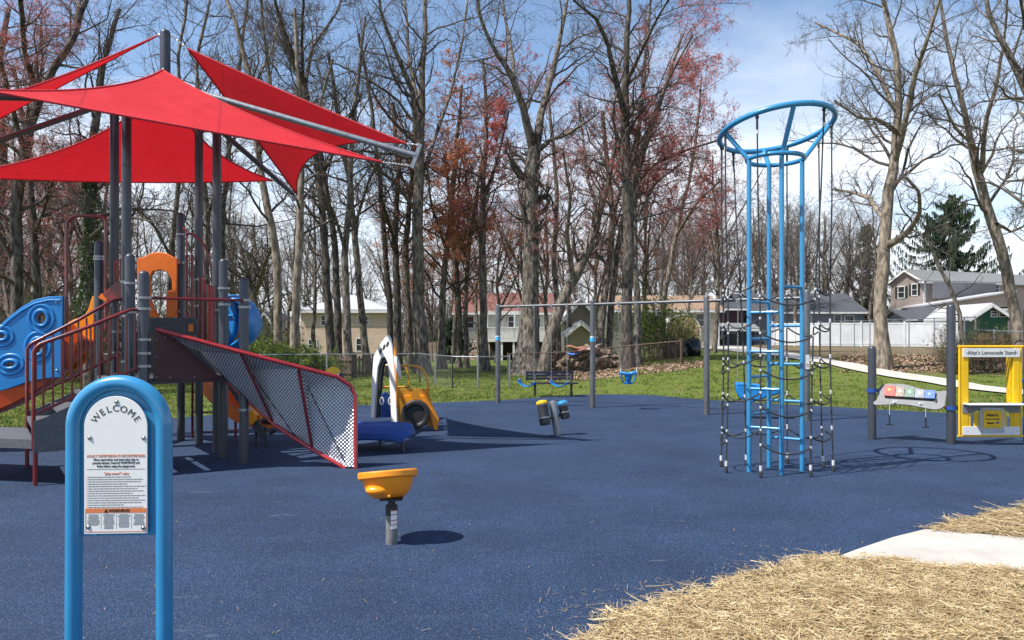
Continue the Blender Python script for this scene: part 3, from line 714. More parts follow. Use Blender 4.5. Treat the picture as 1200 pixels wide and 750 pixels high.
pt('oak_tree', 27, [(1196, 418, 14), (1192, 370, 12), (1184, 320, 12), (1172, 270, 12), (1160, 235, 11), (1150, 195, 10), (1138, 150, 7), (1124, 100, 5), (1108, 40, 4), (1098, -20, 3)],
   [[(1152, 200, 6), (1154, 150, 5), (1168, 100, 4), (1178, 40, 3), (1182, -20, 2)], [(1168, 262, 4), (1185, 272, 3), (1206, 262, 2)], [(1145, 175, 4), (1120, 150, 3), (1100, 110, 2)]],
   'bare tree leaning left over the two-storey house at the right edge', seed=15, bark='bark_pale', twig='twig_grey', wig=.2, flare=1.2, trop=.05)
pt('oak_tree', 23, [(1262, 430, 24), (1258, 330, 20), (1245, 230, 17), (1226, 150, 13), (1200, 105, 10), (1183, 65, 7), (1160, 20, 5), (1150, -30, 4)],
   [[(1200, 105, 6), (1204, 50, 5), (1196, 0, 3)], [(1240, 210, 6), (1205, 180, 4), (1180, 172, 3)]],
   'bare tree just outside the right edge, dark limbs reaching in at the top corner', seed=16, twig='twig_grey', dens=.9)
pt('sapling', 25.2, [(1129, 416, 5), (1126, 370, 4.5), (1113, 335, 4), (1098, 305, 3.5), (1090, 285, 2.5), (1082, 262, 1.5)], [],
   'thin crooked sapling leaning left in front of the brown fence', seed=17, dens=.4, fine=False, limb0=.3, flare=1.1, bark='bark_pale')
# left group
pt('oak_tree', 31, [(390, 417, 10.5), (386, 360, 10), (381, 300, 9), (377, 240, 8), (371, 190, 7), (360, 120, 7), (356, 92, 7)],
   [[(356, 95, 5), (342, 60, 4), (333, 35, 3.5), (322, 0, 3)], [(358, 98, 5), (364, 60, 4), (376, 40, 3.5), (396, 12, 3), (404, -20, 2)], [(356, 100, 4), (354, 50, 3.5), (356, 0, 3)]],
   'bare tree in front of the brick house that forks into three above the red sail', seed=21, bark='bark_dark')
pt('oak_tree', 32, [(400, 419, 9), (396, 340, 8), (388, 260, 7), (375, 170, 6), (352, 100, 5), (330, 40, 4), (318, -20, 3)], [[(380, 200, 4), (402, 150, 3), (425, 110, 2)]],
   'dark trunk behind the three-forked tree, curving up to the left', seed=22, bark='bark_dark')
pt('oak_tree', 30, [(411, 419, 10), (405, 360, 9), (403, 300, 8), (411, 230, 7), (413, 160, 6), (420, 90, 4), (428, 20, 3)], [[(403, 290, 4), (392, 250, 3), (378, 225, 2)]],
   'third trunk from the left of the four in front of the brick house', seed=23)
pt('oak_tree', 32, [(431, 415, 9), (424, 370, 8), (417, 310, 7.5), (414, 270, 7), (410, 210, 6), (396, 140, 5), (384, 60, 3.5)], [[(414, 270, 3.5), (430, 220, 3), (446, 180, 2)]],
   'slanting trunk at the right corner of the brick house', seed=24)
pt('oak_tree', 28, [(345, 398, 10), (346, 340, 9.5), (349, 280, 9), (351, 220, 8), (352, 160, 7), (350, 90, 5), (345, 10, 4)], [[(351, 190, 4), (368, 140, 3), (390, 70, 2.5)]],
   'pale straight trunk left of the brick house under the tip of the red sail', seed=25, bark='bark_pale')
pt('oak_tree', 29, [(328, 397, 10), (325, 340, 9.5), (321, 280, 9), (312, 225, 8), (303, 170, 7), (296, 90, 6), (280, 40, 5), (262, -10, 4)], [[(305, 180, 5), (318, 110, 4), (308, 30, 3.5), (306, -20, 2.5)], [(298, 100, 4), (318, 60, 3), (330, 10, 2)]],
   'pale trunk leaning left, standing just left of the pale straight trunk', seed=26, bark='bark_pale')
pt('oak_tree', 36, [(456, 420, 8), (455, 350, 7), (450, 280, 6), (444, 200, 5), (436, 120, 4), (420, 40, 3)], [], 'slim trunk immediately left of the play car panel', seed=27, bark='bark_dark')
pt('oak_tree', 35, [(467, 421, 10), (466, 350, 9), (462, 280, 7), (466, 200, 5), (460, 120, 4)], [[(462, 280, 4), (446, 230, 3)]], 'broad dark trunk right behind the play car panel', seed=28, bark='bark_dark')
pt('oak_tree', 36, [(480, 421, 9), (478, 350, 8), (476, 280, 7), (482, 200, 5), (486, 120, 4)], [], 'dark trunk squeezed between the play car panel and the tall forked tree', seed=29)
pt('maple_tree', 36, [(517, 421, 9), (518, 370, 8), (520, 310, 7), (527, 250, 6), (535, 180, 5), (541, 100, 3)], [[(522, 290, 4), (505, 240, 3), (500, 190, 2)]],
   'trunk left of the red roofed house with russet leaves low in its crown', seed=30, buds='russet', nbud=5, budsize=.09, reach=1.6, limb0=.2)
pt('maple_tree', 38, [(538, 415, 6), (537, 360, 5.5), (533, 300, 5), (528, 240, 4), (520, 180, 3)], [[(534, 310, 3), (548, 270, 2)]], 'thin left stem of the pair at the corner of the red roofed house', seed=31, buds='russet', nbud=5, budsize=.10, reach=1.9, dens=.75, limb0=.2)
pt('maple_tree', 38, [(546, 415, 6), (546, 360, 5.5), (549, 300, 5), (556, 240, 4), (566, 180, 3)], [[(548, 310, 3), (535, 265, 2)]], 'thin right stem of the pair at the corner of the red roofed house', seed=32, buds='russet', nbud=5, budsize=.10, reach=1.9, dens=.75, limb0=.2)
pt('maple_tree', 35, [(568, 424, 10), (566, 360, 9), (565, 290, 8), (566, 230, 7), (570, 150, 5), (566, 70, 3)], [[(566, 240, 4), (585, 180, 3), (596, 130, 2)], [(565, 280, 3.5), (548, 220, 3), (540, 170, 2)]],
   'reddish trunk in front of the deck of the red roofed house', seed=33, buds='bud', nbud=5, budsize=.065)
pt('maple_tree', 38, [(654, 424, 7), (652, 370, 6.5), (648, 300, 6), (652, 230, 5), (646, 160, 4), (640, 90, 3)], [], 'slim red budded trunk behind the bent leaning tree', seed=34, buds='bud', nbud=4, budsize=.065)
pt('maple_tree', 40, [(775, 415, 7), (778, 350, 6), (790, 280, 5), (806, 210, 4), (818, 140, 3), (822, 90, 2)], [[(790, 280, 4), (815, 240, 3), (846, 210, 2)]], 'budding red maple above the tan roofed house', seed=35, buds='bud', nbud=3, budsize=.07, reach=1.2)
# far left group
pt('maple_tree', 22, [(22, 400, 14), (24, 330, 13), (21, 250, 12), (28, 180, 12), (45, 120, 10), (70, 68, 8), (85, 50, 6.5), (104, 0, 5), (110, -30, 4)],
   [[(45, 120, 7), (30, 60, 6), (24, 0, 5)], [(66, 78, 5), (84, 40, 4), (94, 0, 3)], [(28, 175, 6), (8, 100, 5), (-8, 40, 4)]],
   'dark leaning tree behind the left sail, red buds along its limbs', seed=41, bark='bark_dark', buds='bud', nbud=2.6, budsize=.04, limb0=.15)
pt('maple_tree', 24, [(46, 400, 10), (44, 330, 9), (40, 250, 8), (30, 160, 6), (16, 80, 4)], [[(42, 270, 4), (60, 220, 3), (74, 170, 2)]],
   'slender red budded trunk behind the blue bubble panel', seed=42, bark='bark_dark', buds='bud', nbud=2.4, budsize=.045, limb0=.12)
ivy_t = pt('ivy_clad_tree', 22, [(104, 402, 13), (105, 330, 12), (102, 260, 12), (107, 210, 11), (110, 150, 9), (120, 80, 6), (140, 10, 4)], [[(103, 280, 5), (125, 262, 4), (160, 255, 3), (185, 262, 2)], [(106, 220, 4), (125, 200, 3), (160, 195, 2)]],
   'trunk wrapped in green ivy behind the tall red hoop', seed=43, bark='bark_dark')
c = []
for i in range(3800):
    t = rng.uniform(); py = 395-t*230; px = 104+math.sin(py*.03)*3; p = at(px, py, 22); a = rng.uniform(0, 2*PI); rr = .17+abs(rng.normal(0, .05))*(1+math.sin(py*.11))
    c.append((p.x+math.cos(a)*rr, p.y+math.sin(a)*rr, p.z))
V, Fc = quads_at(np.array(c), .04, rng); np_mesh('ivy', V, Fc, M['ivy'], ivy_t)
pt('maple_tree', 26, [(2, 402, 12), (4, 330, 11), (-2, 250, 10), (6, 170, 9), (-4, 90, 7), (10, 10, 5)], [[(5, 180, 6), (-20, 120, 4)], [(0, 250, 5), (30, 210, 3)]], 'dark trunk cut by the left edge above the blue bubble panel', seed=44, bark='bark_dark', buds='bud', nbud=3, budsize=.045, limb0=.1)
pt('oak_tree', 34, [(196, 400, 8), (198, 330, 7), (205, 250, 6), (214, 160, 5), (212, 70, 4), (222, -20, 3)], [[(200, 300, 4), (178, 260, 3), (160, 245, 2)], [(210, 180, 4), (234, 120, 3), (262, 70, 2)]], 'bare tree behind the orange arch of the play structure', seed=45)
pt('oak_tree', 33, [(244, 400, 9), (243, 330, 8), (245, 250, 7), (236, 160, 5), (232, 70, 4), (246, 0, 3)], [[(244, 250, 4), (262, 190, 3), (284, 140, 2)]], 'bare trunk half hidden by the tall dark posts under the sails', seed=46)
pt('oak_tree', 35, [(266, 400, 8), (265, 330, 7), (262, 250, 6), (268, 160, 5), (282, 80, 4), (290, 0, 3)], [[(263, 260, 4), (244, 200, 3)]], 'trunk directly behind the blue slide hood', seed=47)
pt('oak_tree', 45, [(300, 400, 9), (298, 350, 8), (290, 320, 6), (282, 290, 4), (270, 265, 3)], [[(297, 350, 6), (310, 310, 5), (322, 280, 3)], [(298, 345, 5), (300, 300, 4), (296, 262, 2)], [(295, 335, 4), (272, 318, 3), (258, 308, 2)]],
   'low spreading bare tree seen between the play posts and the pale trunks', seed=48, dens=1.1, reach=1.3)
# --- woods beyond the houses: prototypes copied with their trunk and crown
def proto(i, h, label, buds=None, twig='twig', bark='bark', dens=.9, two=False, nbud=3, group=None):
    r = np.random.default_rng(100+i); k = 7
    z = np.linspace(0, h*.95, k); x = np.cumsum(r.normal(0, h*.012, k)); y = np.cumsum(r.normal(0, h*.012, k)); rad = np.linspace(h*.0125, h*.0025, k)
    tr = np.stack([x, y+200, z, rad], 1); paths = [tr]
    for j in range(4):
        s = r.integers(2, 5); a = r.uniform(0, 2*PI); l = h*r.uniform(.3, .5); q = [tr[s]]
        for m_ in range(1, 5): q.append([tr[s][0]+math.cos(a)*l*.12*m_, tr[s][1]+math.sin(a)*l*.12*m_, tr[s][2]+l*.23*m_, tr[s][3]*(.75-.14*m_)])
        paths.append(np.array(q))
    t = T('woodland_tree', paths, label, seed=200+i, buds=buds, twig=twig, bark=bark, dens=dens, nbud=nbud*.7, budsize=.055, limb0=.25, flare=1.2, reach=1.15, fine=True, group=group)
    return t
G = 'bare trees of the woods beyond the houses'; GR = 'red budding trees of the woods beyond the houses'
LB = 'bare brown tree in the distant woods behind the houses'; LR = 'red budding tree in the distant woods behind the houses'
pb = [proto(i, 13+i*.6, LB, twig=('twig' if i % 2 else 'twig_grey'), group=G) for i in range(4)]
pr = [proto(10+i, 13.5, LR, buds=('russet' if i else 'bud'), group=GR, nbud=2.4) for i in range(2)]
used = set()
def place(p, x, y, s, a):
    o = p if p.name not in used else copy_tree(p)
    used.add(p.name); o.location = (x, y, terr(x, y)-.05); o.rotation_euler = (0, 0, a); o.scale = (s, s, s*rnd.uniform(.92, 1.08))
spots = []
for i in range(78):
    Y = 52+ (i % 9)*7+rnd.uniform(-3, 3); px = -80+1360*((i*0.6180339) % 1.0)
    spots.append((px, Y))
for (px, Y) in spots:
    # keep sky gaps as in the photo: lower towards the right edge
    s = rnd.uniform(.78, 1.15)*(Y/70)**.5
    if 1000 < px: s *= .62; Y += 25
    if Y < 84 and (340 < px < 860 or px > 930): Y = 84+rnd.uniform(0, 20)
    x = (px-CX)/F*Y
    red = (0 < px < 130) or (480 < px < 860 and rnd.random() < .5)
    p = rnd.choice(pr) if red else rnd.choice(pb)
    place(p, x, Y, s, rnd.uniform(0, 6.28))
for i in range(16):   # woods seen low between the trunks of the left half
    px = 120+i*30+rnd.uniform(-8, 8); Y = 86+rnd.uniform(-4, 18)
    place(rnd.choice(pb), (px-CX)/F*Y, Y, rnd.uniform(.7, .95), rnd.uniform(0, 6.28))
for i in range(26):   # thick brown belt behind the climber and swing set
    px = 760+i*10.5+rnd.uniform(-6, 6); Y = 70+rnd.uniform(-6, 22)
    place(rnd.choice(pb), (px-CX)/F*Y, Y, rnd.uniform(.85, 1.08), rnd.uniform(0, 6.28))
for i in range(26):   # near-side red maples of the middle and the left
    if i < 12: px = 490+i*31+rnd.uniform(-10, 10); Y = 45+rnd.uniform(-5, 8); p = pr[i % 2]; s = rnd.uniform(.62, .95)
    elif i < 20: px = -30+(i-12)*22; Y = 36+rnd.uniform(-4, 6); p = pr[0]; s = rnd.uniform(.7, .95)
    else: px = 120+(i-20)*50; Y = 48; p = pb[i % 4]; s = rnd.uniform(.7, .9)
    if 525 < px < 700 : Y = 47+rnd.uniform(0, 3)
    place(p, (px-CX)/F*Y, Y, s, rnd.uniform(0, 6.28))
# very far woodland mass that closes the horizon
r = np.random.default_rng(77); n = 5200
Y = r.uniform(118, 175, n); px = r.uniform(-300, 1500, n); X = (px-CX)/F*Y
h = r.uniform(5, 12.5, n)*(.55+.45*np.sin(px*.02)*np.sin(px*.007+1)); h = np.where(px > 980, h*.62, h)
P0 = np.zeros((n, 6, 3)); d = np.stack([r.normal(0, .12, n), r.normal(0, .12, n), np.ones(n)], 1)
for i in range(6):
    P0[:, i, 0] = X+d[:, 0]*h*i/5+r.normal(0, .12, n)*(i > 0); P0[:, i, 1] = Y+d[:, 1]*h*i/5; P0[:, i, 2] = -.6+h*i/5+np.where(px > 700, 1.6, 0)
R0 = np.linspace(.09, .02, 6)[None, :]*r.uniform(.6, 1.6, n)[:, None]
Pa, Ra = next_level(P0, R0, 6, .2, .98, 40, .4, 4, .2, .12, .5, .018, r)
sel = r.uniform(size=len(Pa)) < .55
Pb, Rb = next_level(Pa[sel], Ra[sel], 3, .2, .98, 40, .6, 3, .2, .12, .6, .012, r)
V, Fc = cat([tubes_np(P0, R0, 4), tubes_np(Pa, Ra, 3), tubes_np(Pb, Rb, 3)])
o = np_mesh('far_woodland', V, Fc, M['twig'], kind='stuff'); tag(o, 'distant mass of bare woodland closing the horizon', 'woodland')

# --- drooping spruce beyond the two-storey house and the dark evergreens
def spruce(name, px, Y, h, wid, label, droop, seed, dens=1.0, matn='ever'):
    r = np.random.default_rng(seed); x = (px-CX)/F*Y; z0 = terr(x, Y); t = thing(name, (x, Y, z0), label, 'evergreen tree')
    tr = np.array([[x, Y, z0, h*.018], [x+.1, Y, z0+h*.5, h*.011], [x, Y, z0+h, .02]])
    q = resample(tr, 12); V, Fc = tubes_np(q[None, :, :3], q[None, :, 3], 9); np_mesh('trunk', V, Fc, M['bark_dark'], t, smooth=True)
    n = int(125*dens); zt = np.linspace(.12, .98, n)+r.normal(0, .01, n); a = r.uniform(0, 2*PI, n); L = wid*(1.02-zt)**.72*r.uniform(.45, 1.15, n)+.3
    k = 9; P = np.zeros((n, k, 3)); s = np.linspace(0, 1, k)
    for i in range(k):
        P[:, i, 0] = x+np.cos(a)*L*s[i]; P[:, i, 1] = Y+np.sin(a)*L*s[i]
        P[:, i, 2] = z0+zt*h-(droop*L*(math.sin(s[i]*PI*.8)*.32))+L*.22*s[i]**2+.05*L*s[i]
    R = np.linspace(.05, .012, k)[None, :]*np.ones((n, 1))
    V1, F1 = tubes_np(P, R, 4)
    np_mesh('branches', V1, F1, M['bark_dark'], t, smooth=True)
    # hanging sprays of needles
    m = int(105*dens) ; idx = np.repeat(np.arange(n), m); u = r.uniform(.08, 1, n*m); f = u*(k-1); i0 = np.minimum(f.astype(int), k-2); w = (f-i0)[:, None]
    c = P[idx, i0]*(1-w)+P[idx, i0+1]*w; c += r.normal(0, .10, c.shape)*np.array([1, 1, .4])
    ln = r.uniform(.18, .62, len(c))*droop; N = len(c)
    b = r.uniform(0, 2*PI, N); wv = np.stack([np.cos(b), np.sin(b), np.zeros(N)], 1)*r.uniform(.03, .075, N)[:, None]
    dn = np.stack([r.normal(0, .07, N), r.normal(0, .07, N), -ln], 1)
    V = np.stack([c+wv, c-wv, c+dn-wv*.3, c+dn+wv*.3], 1).reshape(-1, 3); Fc = np.arange(4*N).reshape(-1, 4)
    np_mesh('foliage', V, Fc, M[matn], t)
    return t
spruce('spruce_tree', 1112, 92, 18.0, 12.0, 'dark drooping spruce rising behind the roof of the two-storey house', 1.35, 5, 1.25)
spruce('pine_tree', 1017, 88, 13.8, 3.4, 'narrow dark evergreen left of the two-storey house', .8, 6, .8)
spruce('pine_tree', 1080, 98, 9.5, 4.2, 'olive evergreen low behind the gable of the two-storey house', .7, 7, .7, 'ivy')
spruce('yew_bush', 528, 62, 3.4, 1.9, 'dense dark evergreen bush at the left corner of the red roofed house', .5, 8, .9)

# --- shrubs
def shrub(name, px, Y, w, h, label, n, leafmat, seed, size=.045, stems=60, stemmat='brush', cat_='shrub', leaf=True, group=None, depth=1.0):
    r = np.random.default_rng(seed); x = (px-CX)/F*Y; z0 = terr(x, Y); t = thing(name, (x, Y, z0), label, cat_, group)
    d = np.stack([r.normal(0, .42, stems), r.normal(0, .42, stems), np.ones(stems)], 1); d /= np.linalg.norm(d, axis=1)[:, None]
    o = np.stack([x+r.uniform(-w*.38, w*.38, stems), Y+r.uniform(-w*.25, w*.25, stems)*depth, np.full(stems, z0)], 1)
    L = h*r.uniform(.6, 1.1, stems); P = np.stack([o+d*(L*s)[:, None]+r.normal(0, .03, o.shape)*(s > 0) for s in np.linspace(0, 1, 6)], 1)
    R = np.linspace(.012, .004, 6)[None, :]*np.ones((stems, 1))
    P2, R2 = next_level(P, R, 7, .15, .98, 40, .4, 4, .2, .08, .7, .004, r)
    P3, R3 = next_level(P2, R2, 3, .2, .98, 40, .6, 3, .2, .05, .7, .003, r)
    V, Fc = cat([tubes_np(P, R, 4), tubes_np(P2, R2, 3), tubes_np(P3, R3, 3)]); np_mesh('stems', V, Fc, M[stemmat], t)
    if leaf:
        pts = np.concatenate([P2.reshape(-1, 3), P3.reshape(-1, 3)]); c = pts[r.integers(0, len(pts), n)]+r.normal(0, .05, (n, 3)); c[:, 2] = np.maximum(c[:, 2], z0+.02)
        V, Fc = quads_at(c, size, r); np_mesh('leaves', V, Fc, M[leafmat], t)
    return t
for i, (px, Y, w, h, n, lm) in enumerate([(312, 28, 1.9, 1.5, 4200, 'leaf'), (345, 27, 2.1, 1.25, 5200, 'leaf'), (378, 27.5, 1.5, .95, 2600, 'leaf'), (302, 31, 2.0, 2.0, 3600, 'ivy')]):
    shrub('green_shrub', px, Y, w, h, ['dense yellow-green shrub just right of the grey post under the blue slide hood', 'brightest yellow-green shrub in front of the left end of the brick house',
          'low yellow-green shrub at the left end of the picket fence', 'tall dark green shrub behind the blue slide hood'][i], n, lm, 300+i)
shrub('green_shrub', 765, 36, 2.2, 3.0, 'airy spring-green shrub in front of the tan roofed house', 4200, 'leaf', 310, .05)
shrub('green_shrub', 800, 42, 2.0, 2.0, 'bare twiggy shrub with a few green leaves beside the arched shed', 900, 'leaf', 311, .05)
shrub('twiggy_shrub', 1150, 26.2, 2.0, 1.5, 'twiggy shrub with sparse green leaves growing against the brown fence', 900, 'leaf', 312, .035)
shrub('twiggy_shrub', 1118, 25.4, .9, 1.5, 'small sparse shrub around the foot of the crooked sapling', 350, 'leaf', 313, .035)
for i, (px, lab) in enumerate([(20, 'dense dark undergrowth thicket behind the blue bubble panel'), (75, 'dark undergrowth thicket behind the orange slide'), (150, 'brush thicket behind the red stair railings'), (215, 'brush thicket behind the orange arch panel'), (262, 'brush thicket behind the blue slide hood')]):
    shrub('brush_thicket', px, 30+i % 2, 3.6, 3.0+.5*(i < 2), lab, 2400, 'ivy', 330+i, .05, 150, 'brush', 'thicket')
for i, (px, Y, w) in enumerate([(-20, 27, 3.0), (60, 27.5, 3.0), (135, 28, 3.2), (190, 28, 3)]):
    shrub('dry_brush', px, Y, w, 1.0, ['dry brown brush along the fence at the left edge', 'dry brown brush behind the orange slide', 'dry brown brush below the stairs railings', 'dry brown brush behind the deck posts'][i], 0, 'leaf', 350+i, stems=170, leaf=False, cat_='brush')
# ================================================================== houses, fences and yard things
def siding(name, c, scale=8.0, dark=.8):
    if name in MATS: return MATS[name]
    m = mat(name, c, .7, 0, tuple(v*.9 for v in c), 3); nt = m.node_tree; N = nt.nodes; L = nt.links; b = N['Principled BSDF']
    w = N.new('ShaderNodeTexWave'); w.wave_type = 'BANDS'; w.bands_direction = 'Z'; w.wave_profile = 'SAW'; w.inputs['Scale'].default_value = scale*.5
    tc = N.new('ShaderNodeTexCoord'); L.new(tc.outputs['Object'], w.inputs['Vector'])
    bu = N.new('ShaderNodeBump'); bu.inputs['Strength'].default_value = .8; bu.inputs['Distance'].default_value = .03
    L.new(w.outputs['Fac'], bu.inputs['Height']); L.new(bu.outputs[0], b.inputs['Normal'])
    return m
def brick(name, a, b_, mort):
    m = bpy.data.materials.new(name); m.use_nodes = True; nt = m.node_tree; N = nt.nodes; L = nt.links; b = N['Principled BSDF']
    b.inputs['Roughness'].default_value = .9; tc = N.new('ShaderNodeTexCoord'); mp = N.new('ShaderNodeMapping'); mp.inputs['Rotation'].default_value = (PI/2, 0, 0)
    L.new(tc.outputs['Object'], mp.inputs[0]); t = N.new('ShaderNodeTexBrick'); L.new(mp.outputs[0], t.inputs['Vector'])
    t.inputs['Scale'].default_value = 1; t.inputs['Brick Width'].default_value = .44; t.inputs['Row Height'].default_value = .16; t.inputs['Mortar Size'].default_value = .014
    t.inputs['Color1'].default_value = (*a, 1); t.inputs['Color2'].default_value = (*b_, 1); t.inputs['Mortar'].default_value = (*mort, 1)
    L.new(t.outputs[0], b.inputs['Base Color']); return m
M['brick'] = brick('tan_brick', (.46, .33, .24), (.56, .42, .31), (.50, .41, .33))
M['glass'] = mat('window_glass', (.03, .035, .04), .08, 0, (.02, .022, .025), 2)
M['trim'] = mat('white_trim', (.70, .70, .68), .5)
M['roofw'] = mat('white_shingle_roof', (.46, .46, .47), .8, 0, (.33, .33, .34), 6, .3, contrast=(.3, .7))
M['roofr'] = mat('red_shingle_roof', (.21, .09, .07), .85, 0, (.14, .062, .05), 6, .3)
M['roofg'] = mat('grey_shingle_roof', (.20, .205, .20), .85, 0, (.14, .145, .14), 6, .3)
M['roofd'] = mat('dark_shingle_roof', (.075, .08, .09), .85, 0, (.05, .052, .06), 6, .3)
M['rooft'] = mat('tan_shingle_roof', (.30, .20, .13), .85, 0, (.22, .145, .095), 6, .3)
M['vinyl'] = mat('white_vinyl', (.62, .63, .64), .5, 0, (.52, .53, .55), 1.5)
M['woodf'] = mat('weathered_fence_wood', (.17, .12, .09), .9, 0, (.09, .065, .05), 8, .4, stretch=(1, 1, .2))
M['woodb'] = mat('brown_fence_wood', (.23, .12, .07), .85, 0, (.15, .08, .045), 7, .4, stretch=(1, 1, .2))
M['log'] = mat('split_log_wood', (.25, .185, .135), .9, 0, (.07, .052, .042), 7, .6)
M['dark'] = mat('dark_interior', (.03, .026, .024), .8)  # near-black tone for the painted shade under the deck
def window(parent, pl, x0, y0, x1, y1, fw=.07, shutters=None, bars=1):
    """window on plane pl from pixel rect"""
    a = pl.p3(x0, y1); b = pl.p3(x1, y0); U = pl.U; W = (b-a).dot(U); H = b.z-a.z; n = -pl.U.cross(Vector((0, 0, 1))).normalized()
    if n.dot(Vector((0, EYE, 0))-a) < 0: n = -n
    n = -pl.U.cross(Vector((0, 0, 1))); n = n if n.y < 0 else -n
    O = a+n*.03
    f = MB(); t = .06
    Rm = Matrix((U, -n, Vector((0, 0, 1)))).transposed()
    def bx(u0, u1, z0, z1, d=t, off=0.0): f.box(O+U*(u0+u1)/2+Vector((0, 0, (z0+z1)/2))+n*off, (u1-u0, d, z1-z0), Rm)
    bx(-fw, W+fw, -fw, 0); bx(-fw, W+fw, H, H+fw); bx(-fw, 0, 0, H); bx(W, W+fw, 0, H)
    if bars: bx(0, W, H/2-.02, H/2+.02, .03)
    fr = build('window', f, M['trim'], parent, smooth=False)
    g = MB(); g.box(O+U*W/2+Vector((0, 0, H/2))-n*.02, (W, .012, H), Rm); build('pane', g, M['glass'], fr, smooth=False)
    if shutters:
        for s in (-1, 1):
            g = MB(); sw = W*.42; cx = -fw-sw/2-.01 if s < 0 else W+fw+sw/2+.01
            g.box(O+U*cx+Vector((0, 0, H/2)), (sw, .05, H+.08), Rm); build('shutter', g, shutters, fr, smooth=False)
    return fr
def house(name, label, px0, px1, eave, Y, depth, wallm, roofm, roof='gable_x', ridge=None, base=None, skew=0.0, over=.35, cat_='house', ytop=None):
    """front wall spans px0..px1 at depth Y (right end at Y+skew); eave in pixels"""
    A = ((px0-CX)/F*Y, Y); Yr = Y+skew; B = ((px1-CX)/F*Yr, Yr); pl = Pl(A, B); U = pl.U
    L = (Vector((B[0], B[1], 0))-pl.A).length; W = Vector((-U.y, U.x, 0)); z0 = min(terr(*A), terr(*B))-.3
    ze = EYE+(HZ-eave)/F*Y; zr = ze+(ridge if ridge else 1.8)
    t = thing(name, (A[0], A[1], z0), label, cat_)
    O = Vector((A[0], A[1], 0)); mb = MB(); D = depth
    def P(u, w, z): return O+U*u+W*w+Vector((0, 0, z))
    vs = [P(0, 0, z0), P(L, 0, z0), P(L, D, z0), P(0, D, z0), P(0, 0, ze), P(L, 0, ze), P(L, D, ze), P(0, D, ze)]
    fs = [(0, 1, 5, 4), (1, 2, 6, 5), (2, 3, 7, 6), (3, 0, 4, 7)]
    r = MB(); th = .16; o = over
    if roof == 'gable_x':      # ridge parallel to the front
        vs += [P(0, D/2, zr), P(L, D/2, zr)]; fs += [(4, 7, 8), (5, 9, 6)]
        for s, w0 in ((1, -o), (-1, D+o)):
            sl = (zr-ze)/(D/2); zl = ze-sl*o+.02
            a, b, c, d = P(-o, w0, zl), P(L+o, w0, zl), P(L+o, D/2, zr+.02), P(-o, D/2, zr+.02); up = Vector((0, 0, th))
            r.add([a, b, c, d, a+up, b+up, c+up, d+up], [(0, 1, 2, 3), (4, 7, 6, 5), (0, 4, 5, 1), (1, 5, 6, 2), (2, 6, 7, 3), (3, 7, 4, 0)])
    elif roof == 'gable_y':    # gable faces the camera
        vs += [P(L/2, 0, zr), P(L/2, D, zr)]; fs += [(4, 5, 8), (6, 7, 9)]
        for s in (0, 1):
            u0 = -o if s == 0 else L+o; sl = (zr-ze)/(L/2); zl = ze-sl*o+.02
            a, b, c, d = P(u0, -o, zl), P(u0, D+o, zl), P(L/2, D+o, zr+.02), P(L/2, -o, zr+.02); up = Vector((0, 0, th))
            r.add([a, b, c, d, a+up, b+up, c+up, d+up], [(0, 1, 2, 3), (4, 7, 6, 5), (0, 4, 5, 1), (1, 5, 6, 2), (2, 6, 7, 3), (3, 7, 4, 0)])
    elif roof == 'hip':
        k = min(L, D)/2*.95; zl = ze+.02
        a, b, c, d = P(-o, -o, zl), P(L+o, -o, zl), P(L+o, D+o, zl), P(-o, D+o, zl)
        if L >= D: e, f_ = P(k, D/2, zr), P(L-k, D/2, zr)
        else: e, f_ = P(L/2, k, zr), P(L/2, D-k, zr)
        q = [v+Vector((0, 0, th)) for v in (a, b, c, d)]
        if L >= D: r.add(q+[e, f_, a, b, c, d], [(0, 1, 5, 4), (1, 2, 5), (2, 3, 4, 5), (3, 0, 4), (6, 7, 1, 0), (7, 8, 2, 1), (8, 9, 3, 2), (9, 6, 0, 3), (9, 8, 7, 6)])
        else: r.add(q+[e, f_, a, b, c, d], [(0, 1, 4), (1, 2, 5, 4), (2, 3, 5), (3, 0, 4, 5), (6, 7, 1, 0), (7, 8, 2, 1), (8, 9, 3, 2), (9, 6, 0, 3), (9, 8, 7, 6)])
    mb.add(vs, fs); build('wall', mb, wallm, t, smooth=False); rf = build('roof', r, roofm, t, smooth=False)
    g = MB(); g.beam(P(-o, -o-.03, ze-.06), P(L+o, -o-.03, ze-.06), .05, .16)
    if roof == 'gable_y':
        g = MB()
        for s in (0, 1):
            u0 = -o if s == 0 else L+o; sl = (zr-ze)/(L/2); zl = ze-sl*o
            g.beam(P(u0, -o-.03, zl), P(L/2, -o-.03, zr), .05, .18)
    build('fascia', g, M['trim'], rf, smooth=False)
    return t, pl, P, L, ze, zr
S = siding
# left brick house
t, pl, P, L, ze, zr = house('brick_house', 'tan brick two-storey house with a white hip roof behind the left trees', 352, 455, 365, 70, 9, M['brick'], M['roofw'], 'hip', 1.75)
for a in ((377, 370, 389, 381), (420, 371, 431, 380), (418, 397, 427, 411)): window(t, pl, *a)
window(t, pl, 362, 398, 371, 409)
# small grey roof far left
house('small_house', 'small grey roofed house half hidden by the shrubs behind the blue slide hood', 300, 322, 383, 72, 6, S('grey_siding', (.22, .21, .2)), M['roofg'], 'gable_y', 1.3)
house('small_house', 'pale grey roofed house hidden in the woods at the left edge', -18, 14, 357, 60, 7, S('grey_siding', (.22, .21, .2)), M['roofg'], 'gable_x', 1.6)
